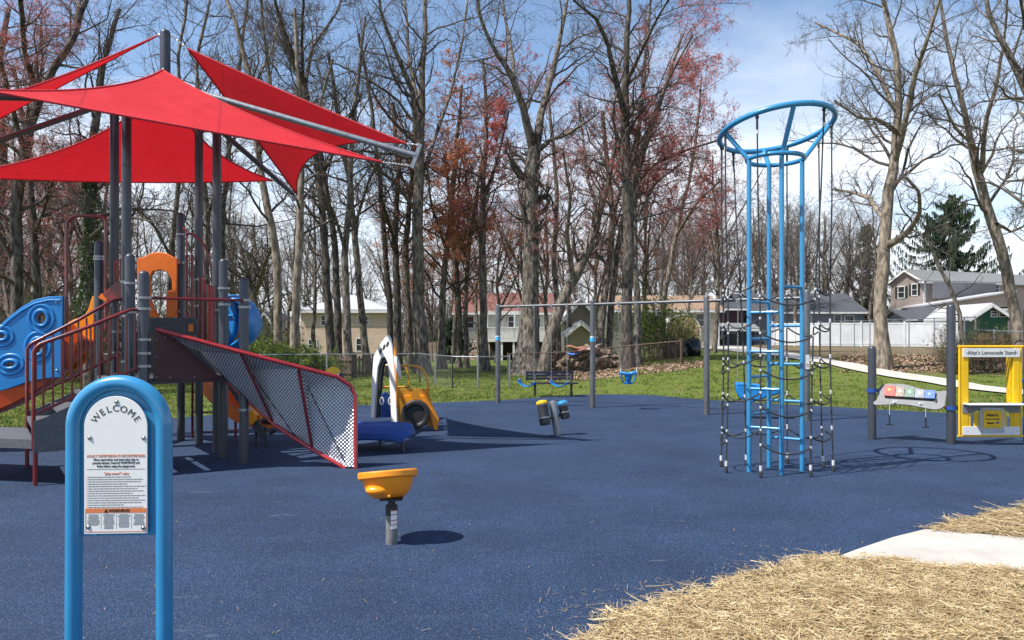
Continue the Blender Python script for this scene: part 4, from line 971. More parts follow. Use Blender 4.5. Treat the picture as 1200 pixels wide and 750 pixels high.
# red roofed ranch house with its deck
t, pl, P, L, ze, zr = house('ranch_house', 'pale house with a red shingle roof and a raised white deck', 535, 668, 367, 64, 8, S('cream_siding', (.58, .55, .50), 14), M['roofr'], 'gable_x', 1.75)
for a in ((546, 371, 555, 384), (596, 371, 605, 383), (612, 371, 617, 383), (628, 373, 633, 384)): window(t, pl, *a)
for a in ((550, 401, 559, 411),): window(t, pl, *a)
m = MB(); b0 = P(0, -.04, 0); b0.z = terr(b0.x, b0.y)-.3; q1 = P(L, -.04, 0)
zb = EYE+(HZ-399)/F*64
m.add([b0, Vector((q1.x, q1.y, b0.z)), Vector((q1.x, q1.y, zb)), Vector((b0.x, b0.y, zb))], [(0, 1, 2, 3)]); build('foundation', m, M['brick'], t, smooth=False)
m = MB(); dp = Pl(((570-CX)/F*61.5, 61.5), ((622-CX)/F*61.5, 61.5)); a = dp.p3(570, 397.5); b = dp.p3(660, 397.5)
m.box(((a.x+b.x)/2, 62.7, a.z-.1), (b.x-a.x, 2.5, .22)); dk = build('deck', m, M['trim'], t, smooth=False)
m = MB(); zt = EYE+(HZ-384)/F*61.5
for i in range(44):
    x = a.x+(b.x-a.x)*i/43; m.box((x, 61.5, (a.z+zt)/2), (.045, .045, zt-a.z))
m.box(((a.x+b.x)/2, 61.5, zt), (b.x-a.x, .09, .08)); build('railing', m, M['trim'], dk, smooth=False)
for px in (571, 588, 602, 620, 640, 659):
    p = dp.p3(px, 420); m = MB(); m.box((p.x, 61.6, (a.z+terr(p.x, 61.5)-.2)/2), (.16, .16, a.z-terr(p.x, 61.5)+.2)); build('deck_post', m, M['trim'], dk, smooth=False)
m = MB()
for px in (571, 603): p = dp.p3(px, 420); m.box((p.x, 61.6, (a.z+ze)/2), (.14, .14, ze-a.z))
m.box((dp.p3(580, 1).x+.3, 61.7, ze), (3.6, .14, .16)); build('porch_frame', m, M['trim'], dk, smooth=False)
m = MB(); m.box(((a.x+b.x)/2, 63.9, (a.z+terr(0, 64))/2-.2), (b.x-a.x-.4, .05, a.z-terr(0, 64))); build('undercroft', m, M['dark'], t, smooth=False)  # dark sheet standing in for the shade beneath the deck
# garage with a pale gable, right of the ranch house
house('garage', 'brown gabled garage with a white barge board behind the woodpile', 662, 700, 373, 52, 6, S('taupe_siding', (.38, .32, .29), 14), M['roofw'], 'gable_y', 1.2)
house('lean_to_shed', 'taupe lean-to shed with a low pale roof beside the woodpile', 668, 693, 389, 48, 3, S('taupe_siding', (.38, .32, .29), 14), M['roofw'], 'gable_y', .55)
t, pl, P, L, ze, zr = house('white_house', 'small white house glimpsed between the trunks above the woodpile', 699, 722, 368, 72, 6, S('white_siding', (.62, .62, .62)), M['roofg'], 'gable_x', 1.2)
window(t, pl, 712, 383, 718, 394)
# tan roofed house
t, pl, P, L, ze, zr = house('tan_roof_house', 'long pale sage house with a tan roof behind the swing frame', 712, 842, 364, 55, 7, S('sage_siding', (.52, .51, .42), 14), M['rooft'], 'gable_x', 1.1)
for a in ((816, 368, 826, 382), (738, 370, 746, 383), (764, 370, 772, 383)): window(t, pl, *a)
m = MB(); c = P(L-.05, -.05, 0); m.box((c.x, c.y, (ze+terr(c.x, c.y))/2), (.18, .12, ze-terr(c.x, c.y))); build('corner_board', m, M['trim'], t, smooth=False)
# arched shed
arch = Pl(((781-CX)/F*50, 50), ((820-CX)/F*50, 50)); sh = thing('arched_shed', drop(800, 50), 'arched tan garden shed with a pale rounded edge', 'shed')
cz = arch.q(800.5, 388); g0 = terr(11, 50)-.2; hw = 1.08
lp = [(cz[0]-hw, g0), (cz[0]+hw, g0)]+[(cz[0]+hw*math.cos(a), cz[1]+hw*.95*math.sin(a)) for a in np.linspace(0, PI, 18)]
m = MB(); m.plate([lp], Vector((arch.A.x, arch.A.y, 0)), arch.U, (0, 0, 1), .08); build('front', m, mat('tan_shed_wood', (.50, .36, .19), .8, 0, (.38, .27, .14), 6, .2), sh, smooth=False)
lp2 = [(cz[0]+(hw+.07)*math.cos(a), cz[1]+(hw*.95+.07)*math.sin(a)) for a in np.linspace(0, PI, 18)]; lp2 = [(cz[0]+hw+.07, g0)]+lp2+[(cz[0]-hw-.07, g0)]
m = MB()
vs = [Vector((arch.A.x, arch.A.y-.08, 0))+arch.U*q[0]+Vector((0, 0, q[1])) for q in lp2]; vb = [v+Vector((0, 2.4, 0)) for v in vs]; k = len(vs)
vi = [Vector((arch.A.x, arch.A.y-.08, 0))+arch.U*(cz[0]+(q[0]-cz[0])*.93)+Vector((0, 0, cz[1]+(q[1]-cz[1])*.94 if q[1] > g0 else q[1])) for q in lp2]
m.add(vs+vb, [(i, i+1, k+i+1, k+i) for i in range(k-1)]); m.add(vs+vi, [(i, k+i, k+i+1, i+1) for i in range(k-1)]); build('shell', m, M['trim'], sh)
# black plastic sacks beside the shed
for i, (px, py, s) in enumerate([(786, 411, .42), (797, 407, .36), (811, 417, .45), (806, 409, .4)]):
    m = MB(); p = drop(px, 36+i*.3); m.ball((p.x, p.y, p.z+s*.8), s, 18, (1, .9, 1.1))
    for v in m.v: v += (v-Vector((p.x, p.y, p.z+s)))*(.14*math.sin(v.x*17+i)*math.sin(v.z*15+i*2)+.1*math.sin(v.x*31+v.z*27))
    m.tube([(p.x, p.y, p.z+s*1.55), (p.x+.03, p.y, p.z+s*1.8), (p.x+.1, p.y, p.z+s*1.95)], [.05, .04, .09], 8)
    o = build('rubbish_sack', m, mat('black_sack_plastic', (.012, .012, .013), .22, 0, (.02, .02, .02), 9, .5, bscale=14))
    tag(o, ['knotted black sack, leftmost of the sacks below the arched shed', 'black sack at the back of the pile below the arched shed', 'largest black sack, nearest to the grey swing post', 'black sack in the middle of the pile by the arched shed'][i], 'rubbish sack', 'black sacks by the arched shed')
# maroon building and dark hedge behind the climber
house('maroon_outbuilding', 'dark maroon outbuilding behind the blue climber', 843, 872, 362, 66, 6, S('maroon_siding', (.065, .03, .04)), M['roofd'], 'gable_x', .6)
house('green_shed', 'low dark green shed at the foot of the maroon outbuilding', 848, 884, 386, 60, 3, S('dark_green_siding', (.035, .06, .05)), M['roofg'], 'gable_x', .35)
# grey house
t, pl, P, L, ze, zr = house('grey_house', 'blue-grey single-storey house with a dark roof behind the blue climber', 878, 1012, 366, 68, 9, S('bluegrey_siding', (.20, .25, .31), 14), M['roofd'], 'gable_x', 1.75)
for a in ((978, 369, 985, 383), (940, 370, 950, 382), (990, 370, 1000, 381), (905, 370, 914, 383)): window(t, pl, *a)
# two storey house at the right: gable end and long side
YA = 80
t, pl, P, L, ze, zr = house('two_storey_house', 'beige two-storey house with grey roof and shuttered gable windows', 1044, 1082, 332, YA, 20, S('beige_siding', (.56, .48, .42), 20), M['roofg'], 'gable_y', 1.15, skew=-3.5)
for a in ((1053, 336, 1060, 349), (1069, 333, 1075, 346)): window(t, pl, *a, shutters=M['ink'])
window(t, pl, 1053, 368, 1060, 380)
A = ((1082-CX)/F*76.5, 76.5); B = ((1182-CX)/F*79, 79); p2 = Pl(A, B); zS = EYE+(HZ-331)/F*76.5
m = MB(); a0, b0 = p2.A, Vector((B[0], B[1], 0)); Wd = Vector((.50, .866, 0)); lo = Vector((0, 0, terr(*A)-.3)); hi = Vector((0, 0, zS)); dd = 8.0
m.add([a0+lo, b0+lo, b0+Wd*dd+lo, a0+Wd*dd+lo, a0+hi, b0+hi, b0+Wd*dd+hi, a0+Wd*dd+hi], [(0, 1, 5, 4), (1, 2, 6, 5), (2, 3, 7, 6), (3, 0, 4, 7)])
build('side_wall', m, S('beige_siding', (.56, .48, .42)), t, smooth=False)
m = MB(); rg = Vector((0, 0, zS+1.15)); e0 = a0-p2.U*.5-Wd*.4+hi+Vector((0, 0, .02)); e1 = b0+p2.U*.3-Wd*.4+hi+Vector((0, 0, .02)); r1 = b0+Wd*dd/2+rg+p2.U*.3; r0 = a0+Wd*dd/2+rg-p2.U*2.0
f1 = b0+Wd*(dd+.4)+hi; f0 = a0+Wd*(dd+.4)+hi; up = Vector((0, 0, .15))
m.add([e0, e1, r1, r0, f1, f0]+[v+up for v in (e0, e1, r1, r0, f1, f0)], [(6, 7, 8, 9), (9, 8, 10, 11), (0, 3, 2, 1), (0, 1, 7, 6), (1, 2, 8, 7), (2, 4, 10, 8), (3, 0, 6, 9)])
rf = build('side_roof', m, M['roofg'], t, smooth=False)
m = MB(); m.beam(e0-Wd*.03-up*.2, e1-Wd*.03-up*.2, .05, .2); build('fascia', m, M['trim'], rf, smooth=False)
m = MB(); k = p2.p3(1083, 380); m.box((k.x, k.y-.06, (zS+k.z)/2-1), (.2, .12, zS-k.z+2)); build('corner_board', m, M['trim'], t, smooth=False)
window(t, p2, 1161, 334, 1170, 342)
# upper band darker blue-grey siding
m = MB(); a = p2.p3(1085, 350); b = p2.p3(1160, 333); m.box(((a.x+b.x)/2, (a.y+b.y)/2-1.1, (a.z+b.z)/2), (b.x-a.x, .06, b.z-a.z), (0, 0, math.atan2(p2.U.y, p2.U.x))); build('upper_siding', m, S('slate_siding', (.24, .235, .25)), t, smooth=False)
# lower wing
t, pl, P, L, ze, zr = house('house_wing', 'low beige wing with a pale sloping roof in front of the two-storey house', 1084, 1178, 362, 72, 5, S('beige_siding', (.56, .48, .42)), M['roofw'], 'gable_x', .1)
m = MB(); a = pl.p3(1082, 360); b = pl.p3(1182, 343); c = pl.p3(1182, 362)
m.add([a+Vector((0, -.35, 0)), c+Vector((0, -.35, 0)), b+Vector((0, -.35, 0)), a+Vector((0, 3.5, .1)), c+Vector((0, 3.5, .1)), b+Vector((0, 3.5, 0))], [(0, 1, 2), (3, 5, 4), (0, 2, 5, 3), (1, 4, 5, 2), (0, 3, 4, 1)]); build('gable', m, S('beige_siding', (.56, .48, .42)), t, smooth=False)
m = MB(); m.beam(a+Vector((-.3, 1.5, .1)), b+Vector((.3, 1.5, .12)), 4.4, .14); build('slope_roof', m, M['roofw'], t, smooth=False)
t, pl, P, L, ze, zr = house('blue_shed', 'small blue-grey gabled shed behind the white vinyl fence', 1085, 1110, 372, 62, 4, S('pale_blue_siding', (.24, .29, .35), 20), M['roofd'], 'gable_y', .75)
t, pl, P, L, ze, zr = house('dark_roof_shed', 'low shed with a dark roof beside the blue-grey gabled shed', 1064, 1086, 374, 63, 4, S('pale_blue_siding', (.24, .29, .35)), M['roofd'], 'gable_x', .65)
t, pl, P, L, ze, zr = house('green_gable_shed', 'shed with a dark green gable and white roof beyond the brown fence', 1138, 1181, 372, 52, 5, S('green_siding', (.02, .13, .085), 20), M['roofw'], 'gable_y', .8)
for a in ((1161, 365, 1168, 371), (1171, 365, 1178, 371)): window(t, pl, *a, fw=.04)

# --- white vinyl fence
def plank_fence(name, label, pts, h, m, pw=.14, gap=.012, rails=True, posts=2.4, postm=None, cat_='fence', cap=True, topjit=0.0):
    """pts: list of (px, Y) corners"""
    g = [Vector(((px-CX)/F*Y, Y, 0)) for px, Y in pts]
    t = thing(name, (g[0].x, g[0].y, terr(g[0].x, g[0].y)), label, cat_)
    b = MB(); rl = MB(); pp = []
    for a, c in zip(g, g[1:]):
        d = c-a; L = d.length; d.normalize(); n = int(L/(pw+gap)); ang = math.atan2(d.y, d.x)
        for i in range(n):
            p = a+d*((i+.5)*L/n); z = terr(p.x, p.y); hh = h+rnd.uniform(-topjit, topjit)
            b.box((p.x, p.y, z+.05+hh/2), (L/n-gap, .022, hh), (0, 0, ang))
        k = max(1, round(L/posts))
        for i in range(k+1):
            p = a+d*(L*i/k); z = terr(p.x, p.y); pp.append((p, z, ang))
        for i in range(k):
            p = a+d*(L*i/k); q = a+d*(L*(i+1)/k); zp, zq = terr(p.x, p.y), terr(q.x, q.y)
            for f in ((.12, .98) if cap else (.2, .8)):
                off = Vector((0, -.03, 0)) if not cap else Vector((0, 0, 0))
                rl.beam(Vector((p.x, p.y, zp+h*f+.05))+off, Vector((q.x, q.y, zq+h*f+.05))+off, .05, .12 if cap else .08)
    build('panel', b, m, t, smooth=False); build('rail', rl, m, t, smooth=False)
    for p, z, ang in pp:
        q = MB(); q.box((p.x, p.y-.015, z+h/2+.08), (.12, .12, h+.16), (0, 0, ang))
        if cap: q.box((p.x, p.y-.015, z+h+.18), (.16, .16, .04), (0, 0, ang))
        build('post', q, postm or m, t, smooth=False)
    return t
plank_fence('vinyl_fence', 'white vinyl privacy fence running behind the pale crooked tree', [(905, 58), (960, 55), (1060, 53), (1126, 51)], 1.62, M['vinyl'], .2, .004, posts=2.4)
plank_fence('wooden_fence', 'brown board fence at the right behind the lemonade stand', [(1143, 30), (1192, 29), (1260, 28.5)], 1.05, M['woodb'], .13, .01, posts=2.2, cap=False)
plank_fence('picket_fence', 'weathered grey-brown picket fence below the brick house', [(372, 29.5), (415, 29), (455, 29.5)], .82, M['woodf'], .09, .04, posts=2.2, cap=False, topjit=.03)
plank_fence('wooden_fence', 'short weathered fence beside the dark evergreen bush', [(498, 58), (512, 52), (520, 46)], 1.3, M['woodf'], .12, .02, posts=2.4, cap=False, topjit=.02)
# --- chain link fences
M['wire'] = mat('galvanised_wire', (.30, .31, .32), .5, .6)
M['rustwire'] = mat('rusty_wire', (.14, .09, .065), .8, .2)
def chain_link(name, label, pts, h, step, postm='galv', wirem='wire', pr=.028, sp=.09, railr=.02):
    g = [Vector(((px-CX)/F*Y, Y, 0)) for px, Y in pts]; t = thing(name, (g[0].x, g[0].y, terr(g[0].x, g[0].y)), label, 'fence'); P0 = []; R0 = []
    rl = MB(); pl_ = []
    for a, c in zip(g, g[1:]):
        d = c-a; L = d.length; d.normalize(); k = max(1, round(L/step))
        for i in range(k+1):
            p = a+d*(L*i/k); pl_.append((p.x, p.y))
        tops = [a+d*(L*i/k)+Vector((0, 0, h)) for i in range(k+1)]
        for v in tops: v.z += terr(v.x, v.y)
        rl.tube(tops, railr, 8)
        n = int(L/sp)
        for i in range(-int(h/sp), n):
            for s in (1, -1):
                u0 = i*sp; u1 = u0+h
                z0, z1 = (0, h) if s > 0 else (h, 0)
                if u0 < 0: z0 = z0-u0*s; u0 = 0
                if u1 > L: z1 = z1-(u1-L)*s; u1 = L
                if u1 <= u0: continue
                A = a+d*u0; B = a+d*u1; za = terr(A.x, A.y); zb_ = terr(B.x, B.y)
                P0.append([(A.x, A.y, za+z0), ((A.x+B.x)/2, (A.y+B.y)/2, (za+z0+zb_+z1)/2), (B.x, B.y, zb_+z1)]); R0.append([.0012]*3)
    V, Fc = tubes_np(np.array(P0), np.array(R0), 3); np_mesh('mesh', V, Fc, M[wirem], t)
    build('top_rail', rl, M[postm], t)
    for (x, y) in dict.fromkeys(pl_):
        q = MB(); z = terr(x, y); q.post(x, y, z-.05, z+h+.05, pr, 10); build('post', q, M[postm], t)
    return t
chain_link('chain_link_fence', 'silver chain-link fence along the lawn behind the play structure and play car', [(-40, 27.5), (120, 26.5), (300, 26), (383, 26.3), (492, 26.8)], 1.0, 2.6)
chain_link('chain_link_fence', 'chain-link fence with a gate between the play car and the swing frame', [(492, 26.8), (530, 24.5), (560, 24.2), (597, 24.6)], 1.0, 1.5)
chain_link('chain_link_fence', 'rusty low wire fence around the woodpile behind the bucket swing', [(595, 29), (650, 29.5), (738, 29), (798, 28), (800, 31), (770, 37)], .92, 1.5, 'rustwire', 'rustwire', .022, .075)
chain_link('chain_link_fence', 'tall thin wire fence in front of the white vinyl fence at the right', [(985, 50), (1040, 42), (1095, 36), (1130, 32), (1143, 30)], 1.75, 2.8, sp=.16, pr=.03)
chain_link('chain_link_fence', 'tall chain-link fence across the far right in front of the brown fence', [(1143, 27.6), (1165, 27), (1250, 26)], 1.3, 1.9, sp=.10, pr=.03)
# --- firewood
for (nm, lab, x0, x1, Y0, h, cnt) in (('woodpile', 'heap of split logs behind the second swing post', 655, 737, 31, 1.05, 0), ('woodpile', 'stacked cut logs with pale ends left of the bent trunk', 640, 662, 32, .8, 1)):
    wp = []
    a = drop(x0, Y0); b = drop(x1, Y0); mb = MB(); r = random.Random(5)
    for i in range(260 if cnt == 0 else 60):
        u = r.random(); hh = h*(math.sin(PI*min(1, max(0, u*.9+.08)))**.6)
        z = a.z+r.random()**1.2*hh; x = lerp(a.x, b.x, u); y = Y0+r.uniform(-.5, .7); L = r.uniform(.3, .55); rad = r.uniform(.05, .11)
        an = r.uniform(-.9, .9) if cnt == 0 else r.uniform(-.15, .15)
        d = Vector((math.sin(an), -math.cos(an), r.uniform(-.35, .35))).normalized()*L/2
        if cnt == 0 and r.random() < .45: d = Vector((math.cos(an), math.sin(an)*.4, r.uniform(-.5, .5))).normalized()*L/2
        c = Vector((x, y, z+.06)); mb.tube([c-d, c+d], rad, r.choice((5, 6, 8)))
    o = build(nm, mb, M['log'], smooth=False); tag(o, lab, 'woodpile')
# bright odds and ends lying on the woodpile
for i, (px, py, c, s) in enumerate([(674, 407, (.38, .17, .09), (.40, .3, .06)), (684, 410, (.42, .16, .18), (.5, .35, .05)), (672, 414, (.06, .16, .6), (.28, .2, .07)), (690, 408, (.6, .5, .42), (.4, .3, .05))]):
    m = MB(); p = at(px, py, 30.6); m.ball(p, 1, 16, s)
    for v in m.v: v.z += .05*math.sin(v.x*9+i)
    o = build('plastic_sheet', m, mat(['orange_tarp', 'pink_tarp', 'blue_tarp', 'cream_tarp'][i], c, .5)); tag(o, ['orange crumpled sheet on top of the woodpile', 'pink crumpled sheet on the woodpile', 'small blue bundle at the left of the woodpile', 'cream crumpled sheet on the right of the bright bundle'][i], 'plastic sheet')
# ================================================================== playground equipment
PR = .06
def clamp(mb, x, y, z, r=PR, h=.03, n=20):
    mb.lathe([(r+.002, z-h/2), (r+.012, z-h/2), (r+.012, z+h/2), (r+.002, z+h/2)], (x, y, 0), n)
    mb.box((x+r+.016, y-.01, z), (.035, .03, h))
def arc3(c, U, V, r, a0, a1, n): return [Vector(c)+Vector(U)*r*math.cos(a)+Vector(V)*r*math.sin(a) for a in np.linspace(a0, a1, n)]

# ---------------------------------------------------------------- shade structure
MC = Vector((-4.93, 10.92, 0))
shade = thing('shade_structure', (MC.x, MC.y, 0), 'red four-sail shade canopy on grey posts and steel arms over the play structure', 'shade canopy')
TP = {'a': (-4.15, 10.8), 'b': (-5.09, 10.14), 'c': (-4.77, 11.70), 'd': (-5.72, 11.05)}
for k, (x, y) in TP.items():
    m = MB(); m.lathe([(PR, -.05), (PR, 4.86)], (x, y, 0), 24); p = build('post', m, M['post'], shade)
    m = MB()
    for z in (3.9, 2.35): m.lathe([(PR+.001, z-.02), (PR+.005, z-.02), (PR+.005, z+.02), (PR+.001, z+.02)], (x, y, 0), 20)
    build('sleeve', m, M['post'], p)
m = MB()
for (x, y) in TP.values(): m.beam((x, y, 4.84), (MC.x, MC.y, 5.08), .08, .08)
build('mast_bracket', m, M['post'], shade)
m = MB(); m.post(MC.x, MC.y, 5.0, 6.0, .07, 28); build('mast', m, M['post'], shade)
hub = Vector((MC.x, MC.y, 5.24))
armA = Vector((-1.36, 10.90, 4.20)); armB = Vector((-4.08, 14.35, 4.30)); armC = Vector((-8.45, 11.5, 4.30)); armD = at(-50, 112, 8.45)
for k, e in (('A', armA), ('B', armB), ('C', armC), ('D', armD)):
    hb0 = hub-Vector((0, 0, .26 if k == 'D' else 0)); m = MB(); d = (e-hb0).normalized(); m.tube([hb0+d*.06, hb0.lerp(e, .5), e], .043, 18)
    arm = build('arm', m, M['galv'] if k == 'A' else M['swing'], shade)
    m = MB()
    if k in 'AD': m.beam(e+Vector((.06, 0, .16)), e+Vector((-.06, 0, -.18)), .05, .07, up=(0, 1, 0))
    else: m.beam(e+Vector((0, 0, .12)), e+Vector((0, 0, -.12)), .05, .07, up=(0, 1, 0))
    build('end_plate', m, M['galv'], arm)
def sail(A, B, C_, sags, n=26, belly=.0):
    """triangle of fabric with inward-curved edges; sags: inward pull of AB, BC, CA in metres"""
    A, B, C_ = Vector(A), Vector(B), Vector(C_); G = (A+B+C_)/3
    def edge(P, Q, s):
        mid = (P+Q)/2; d = (G-mid); d -= (Q-P).normalized()*d.dot((Q-P).normalized()); d.normalize()
        return lambda t: P.lerp(Q, t)+d*s*4*t*(1-t)
    eAB, eBC, eCA = edge(A, B, sags[0]), edge(B, C_, sags[1]), edge(C_, A, sags[2])
    nr = (B-A).cross(C_-A).normalized()
    vs = []; idx = {}
    for i in range(n+1):
        for j in range(n+1-i):
            b = i/n; c = j/n; a = 1-b-c
            p = Vector((0, 0, 0))
            # transfinite blend on a triangle
            def sd(x, y): return x/(x+y) if x+y > 1e-9 else .5
            p = (1-c)*eAB(b+c/2) if False else p
            q = Vector((0, 0, 0)); w = 0
            for (e, t, wt) in ((eAB, sd(b, a), (a*b)), (eBC, sd(c, b), (b*c)), (eCA, sd(a, c), (c*a))):
                q += e(t)*0
            lin = A*a+B*b+C_*c
            off = Vector((0, 0, 0))
            for (e, P, Q, u, v) in ((eAB, A, B, a, b), (eBC, B, C_, b, c), (eCA, C_, A, c, a)):
                s_ = u+v
                if s_ > 1e-9:
                    t = v/s_; off += (e(t)-P.lerp(Q, t))*s_**2.2
            p = lin+off+nr*belly*27*a*b*c
            p += nr*.006*math.sin(14*a+9*b)*math.sin(8*c+5*a)*min(1, 20*a*b*c)
            idx[(i, j)] = len(vs); vs.append(p)
    fs = []
    for i in range(n):
        for j in range(n-i):
            fs.append((idx[(i, j)], idx[(i+1, j)], idx[(i, j+1)]))
            if j < n-i-1: fs.append((idx[(i+1, j)], idx[(i+1, j+1)], idx[(i, j+1)]))
    edges = [[e(t) for t in np.linspace(0, 1, 30)] for e in (eAB, eBC, eCA)]
    return vs, fs, edges
M['cord'] = mat('sail_hem', (.55, .02, .03), .7); M['shackle'] = mat('pale_shackle', (.7, .68, .66), .35, .6)
def add_sail(A, B, C_, sags, ties, belly=0.0):
    vs, fs, edges = sail(A, B, C_, sags, belly=belly); m = MB(); m.add(vs, fs); o = build('sail', m, M['sail'], shade)
    h = MB()
    for e in edges: h.tube(e, .014, 6)
    build('hem', h, M['cord'], o)
    for p, q in ties:
        c = MB(); p = Vector(p); q = Vector(q); L = (q-p).length; k = max(2, int(L/.05))
        c.tube([p, q], .008, 6)
        for i in range(k): c.ball(p.lerp(q, (i+.5)/k), .017, 8, (1, .7, .7) if i % 2 else (.7, 1, 1))
        build('shackle', c, M['shackle'], o)
pk = Vector((MC.x, MC.y-.09, 5.39))
Dl = at(-24, 104.5, 8.6); Ar = at(448, 190, 10.55)
add_sail(pk, Ar, Dl, (.28, -.02, .30), [(pk, pk+Vector((0, .04, .04))), (Ar, armA+Vector((-.05, 0, -.15))), (Dl, armD+Vector((0, 0, .14)))], belly=.03)
P2 = at(220, 57, 10.95); A2 = at(476, 168, 10.9); B2 = at(348, 228, 14.2)
add_sail(P2, A2, B2, (.04, .52, .02), [(P2, Vector((MC.x+.07, MC.y, 5.93))), (A2, armA+Vector((.05, 0, .15))), (B2, armB)], belly=-.05)
P3 = Vector((MC.x, MC.y+.1, 5.26)); B3 = at(320, 211.5, 14.1); C3 = at(-62, 206, 11.6)
add_sail(P3, B3, C3, (.35, -.12, .42), [(P3, P3+Vector((0, -.05, 0))), (B3, armB), (C3, armC)], belly=-.03)
P4 = at(184, 42, 10.9); C4 = at(-62, 171, 11.4); D4 = at(-52, 122, 8.5)
add_sail(P4, C4, D4, (.02, .35, .62), [(P4, Vector((MC.x-.07, MC.y, 5.93))), (C4, armC), (D4, armD)])

# ---------------------------------------------------------------- play structure
ps = thing('play_structure', (-4.3, 10.0, 0), 'maroon, grey, blue and orange play structure with stairs, slides and metal climbing ramp', 'play structure')
def SP(px, Y, top, z0=-.05, r=PR, cl=()):
    p = gnd(px, HZ+EYE*F/Y); zt = EYE+(HZ-top)/F*Y; m = MB(); m.post(p.x, Y, z0, zt, r, 24); o = build('post', m, M['post'], ps)
    if cl:
        for y in cl:
            c = MB(); clamp(c, p.x, Y, EYE+(HZ-y)/F*Y, r); build('clamp', c, M['clamp'], o)
    return Vector((p.x, Y, 0))
f1 = SP(168.5, 9.0, 317, cl=(349, 362, 398, 414, 429)); f2 = SP(286, 9.9, 325, cl=(352, 360, 480))
SP(262, 10.4, 303, cl=(338, 357)); SP(212, 12.1, 249, cl=(275, 308)); SP(152.5, 9.75, 297, cl=(332, 366)); SP(116, 11.0, 282, cl=(301, 304))
# clamps on the tall shade posts at play level
for k, zs in (('a', (2.0, 1.5)), ('b', (2.35, 1.9, 1.3)), ('c', (2.5, 2.1, 1.6)), ('d', (2.3, 2.2, 1.7, 1.4))):
    for z in zs: m = MB(); clamp(m, TP[k][0], TP[k][1], z); build('clamp', m, M['clamp'], ps)
# decks
a, b, c, d = [Vector((*TP[k], 0)) for k in 'abcd']
def deck(pts, z, th=.07):
    m = MB(); n = len(pts); cen = sum(pts, Vector())/n; q = [cen+(p-cen)*.965 for p in pts]
    m.add([v+Vector((0, 0, z)) for v in q]+[v+Vector((0, 0, z-th)) for v in q], [tuple(range(n)), tuple(range(2*n-1, n-1, -1))]+[(i, n+i, n+(i+1) % n, (i+1) % n) for i in range(n)])
    return build('deck', m, M['darkdeck'], ps, smooth=False)
deck([f1, f2, a, b], 1.13); deck([b, a, c, d], 1.55)
m = MB(); m.beam(b+Vector((0, 0, 1.36)), a+Vector((0, 0, 1.36)), .03, .4); build('riser', m, M['darkdeck'], ps, smooth=False)
# crossbar between the front posts
m = MB(); m.tube([at(169, 349, 8.96), at(228, 350.5, 9.38), at(287, 352, 9.86)], .018, 12); build('crossbar', m, M['maroon'], ps)
# dark barrier panels
pf = Pl((-4.75, 10.35), (-4.2, 10.7))
m = MB(); m.plate([pf.loop([(176, 393), (176, 373), (228, 372), (232, 393)])], pf.A, pf.U, (0, 0, 1), .03, .004); bp = build('barrier', m, M['darkdeck'], ps)
m = MB(); m.plate([pf.loop([(221.5, 380), (227, 380), (227, 388.5), (221.5, 388.5)])], pf.A-Vector((0, .02, 0)), pf.U, (0, 0, 1), .02); build('label_plate', m, M['orange'], bp)
pm = Pl((f1.x, f1.y), (f2.x, f2.y))
lp = [(180, 446), (180, 391), (184, 388), (192, 391), (206, 398), (222, 410), (240, 427), (257, 441), (257, 446)]
m = MB(); m.plate([pm.loop(lp)], pm.A, pm.U, (0, 0, 1), .022, .003); mp_ = build('side_panel', m, M['maroon_dark'], ps)
m = MB()
for q in ((184, 398), (184, 418), (184, 442), (194, 395), (200, 442), (228, 442)):
    v = pm.p3(*q); m.ball(v-Vector((0, .013, 0)), .009, 10)
build('bolt', m, M['chrome'], mp_)
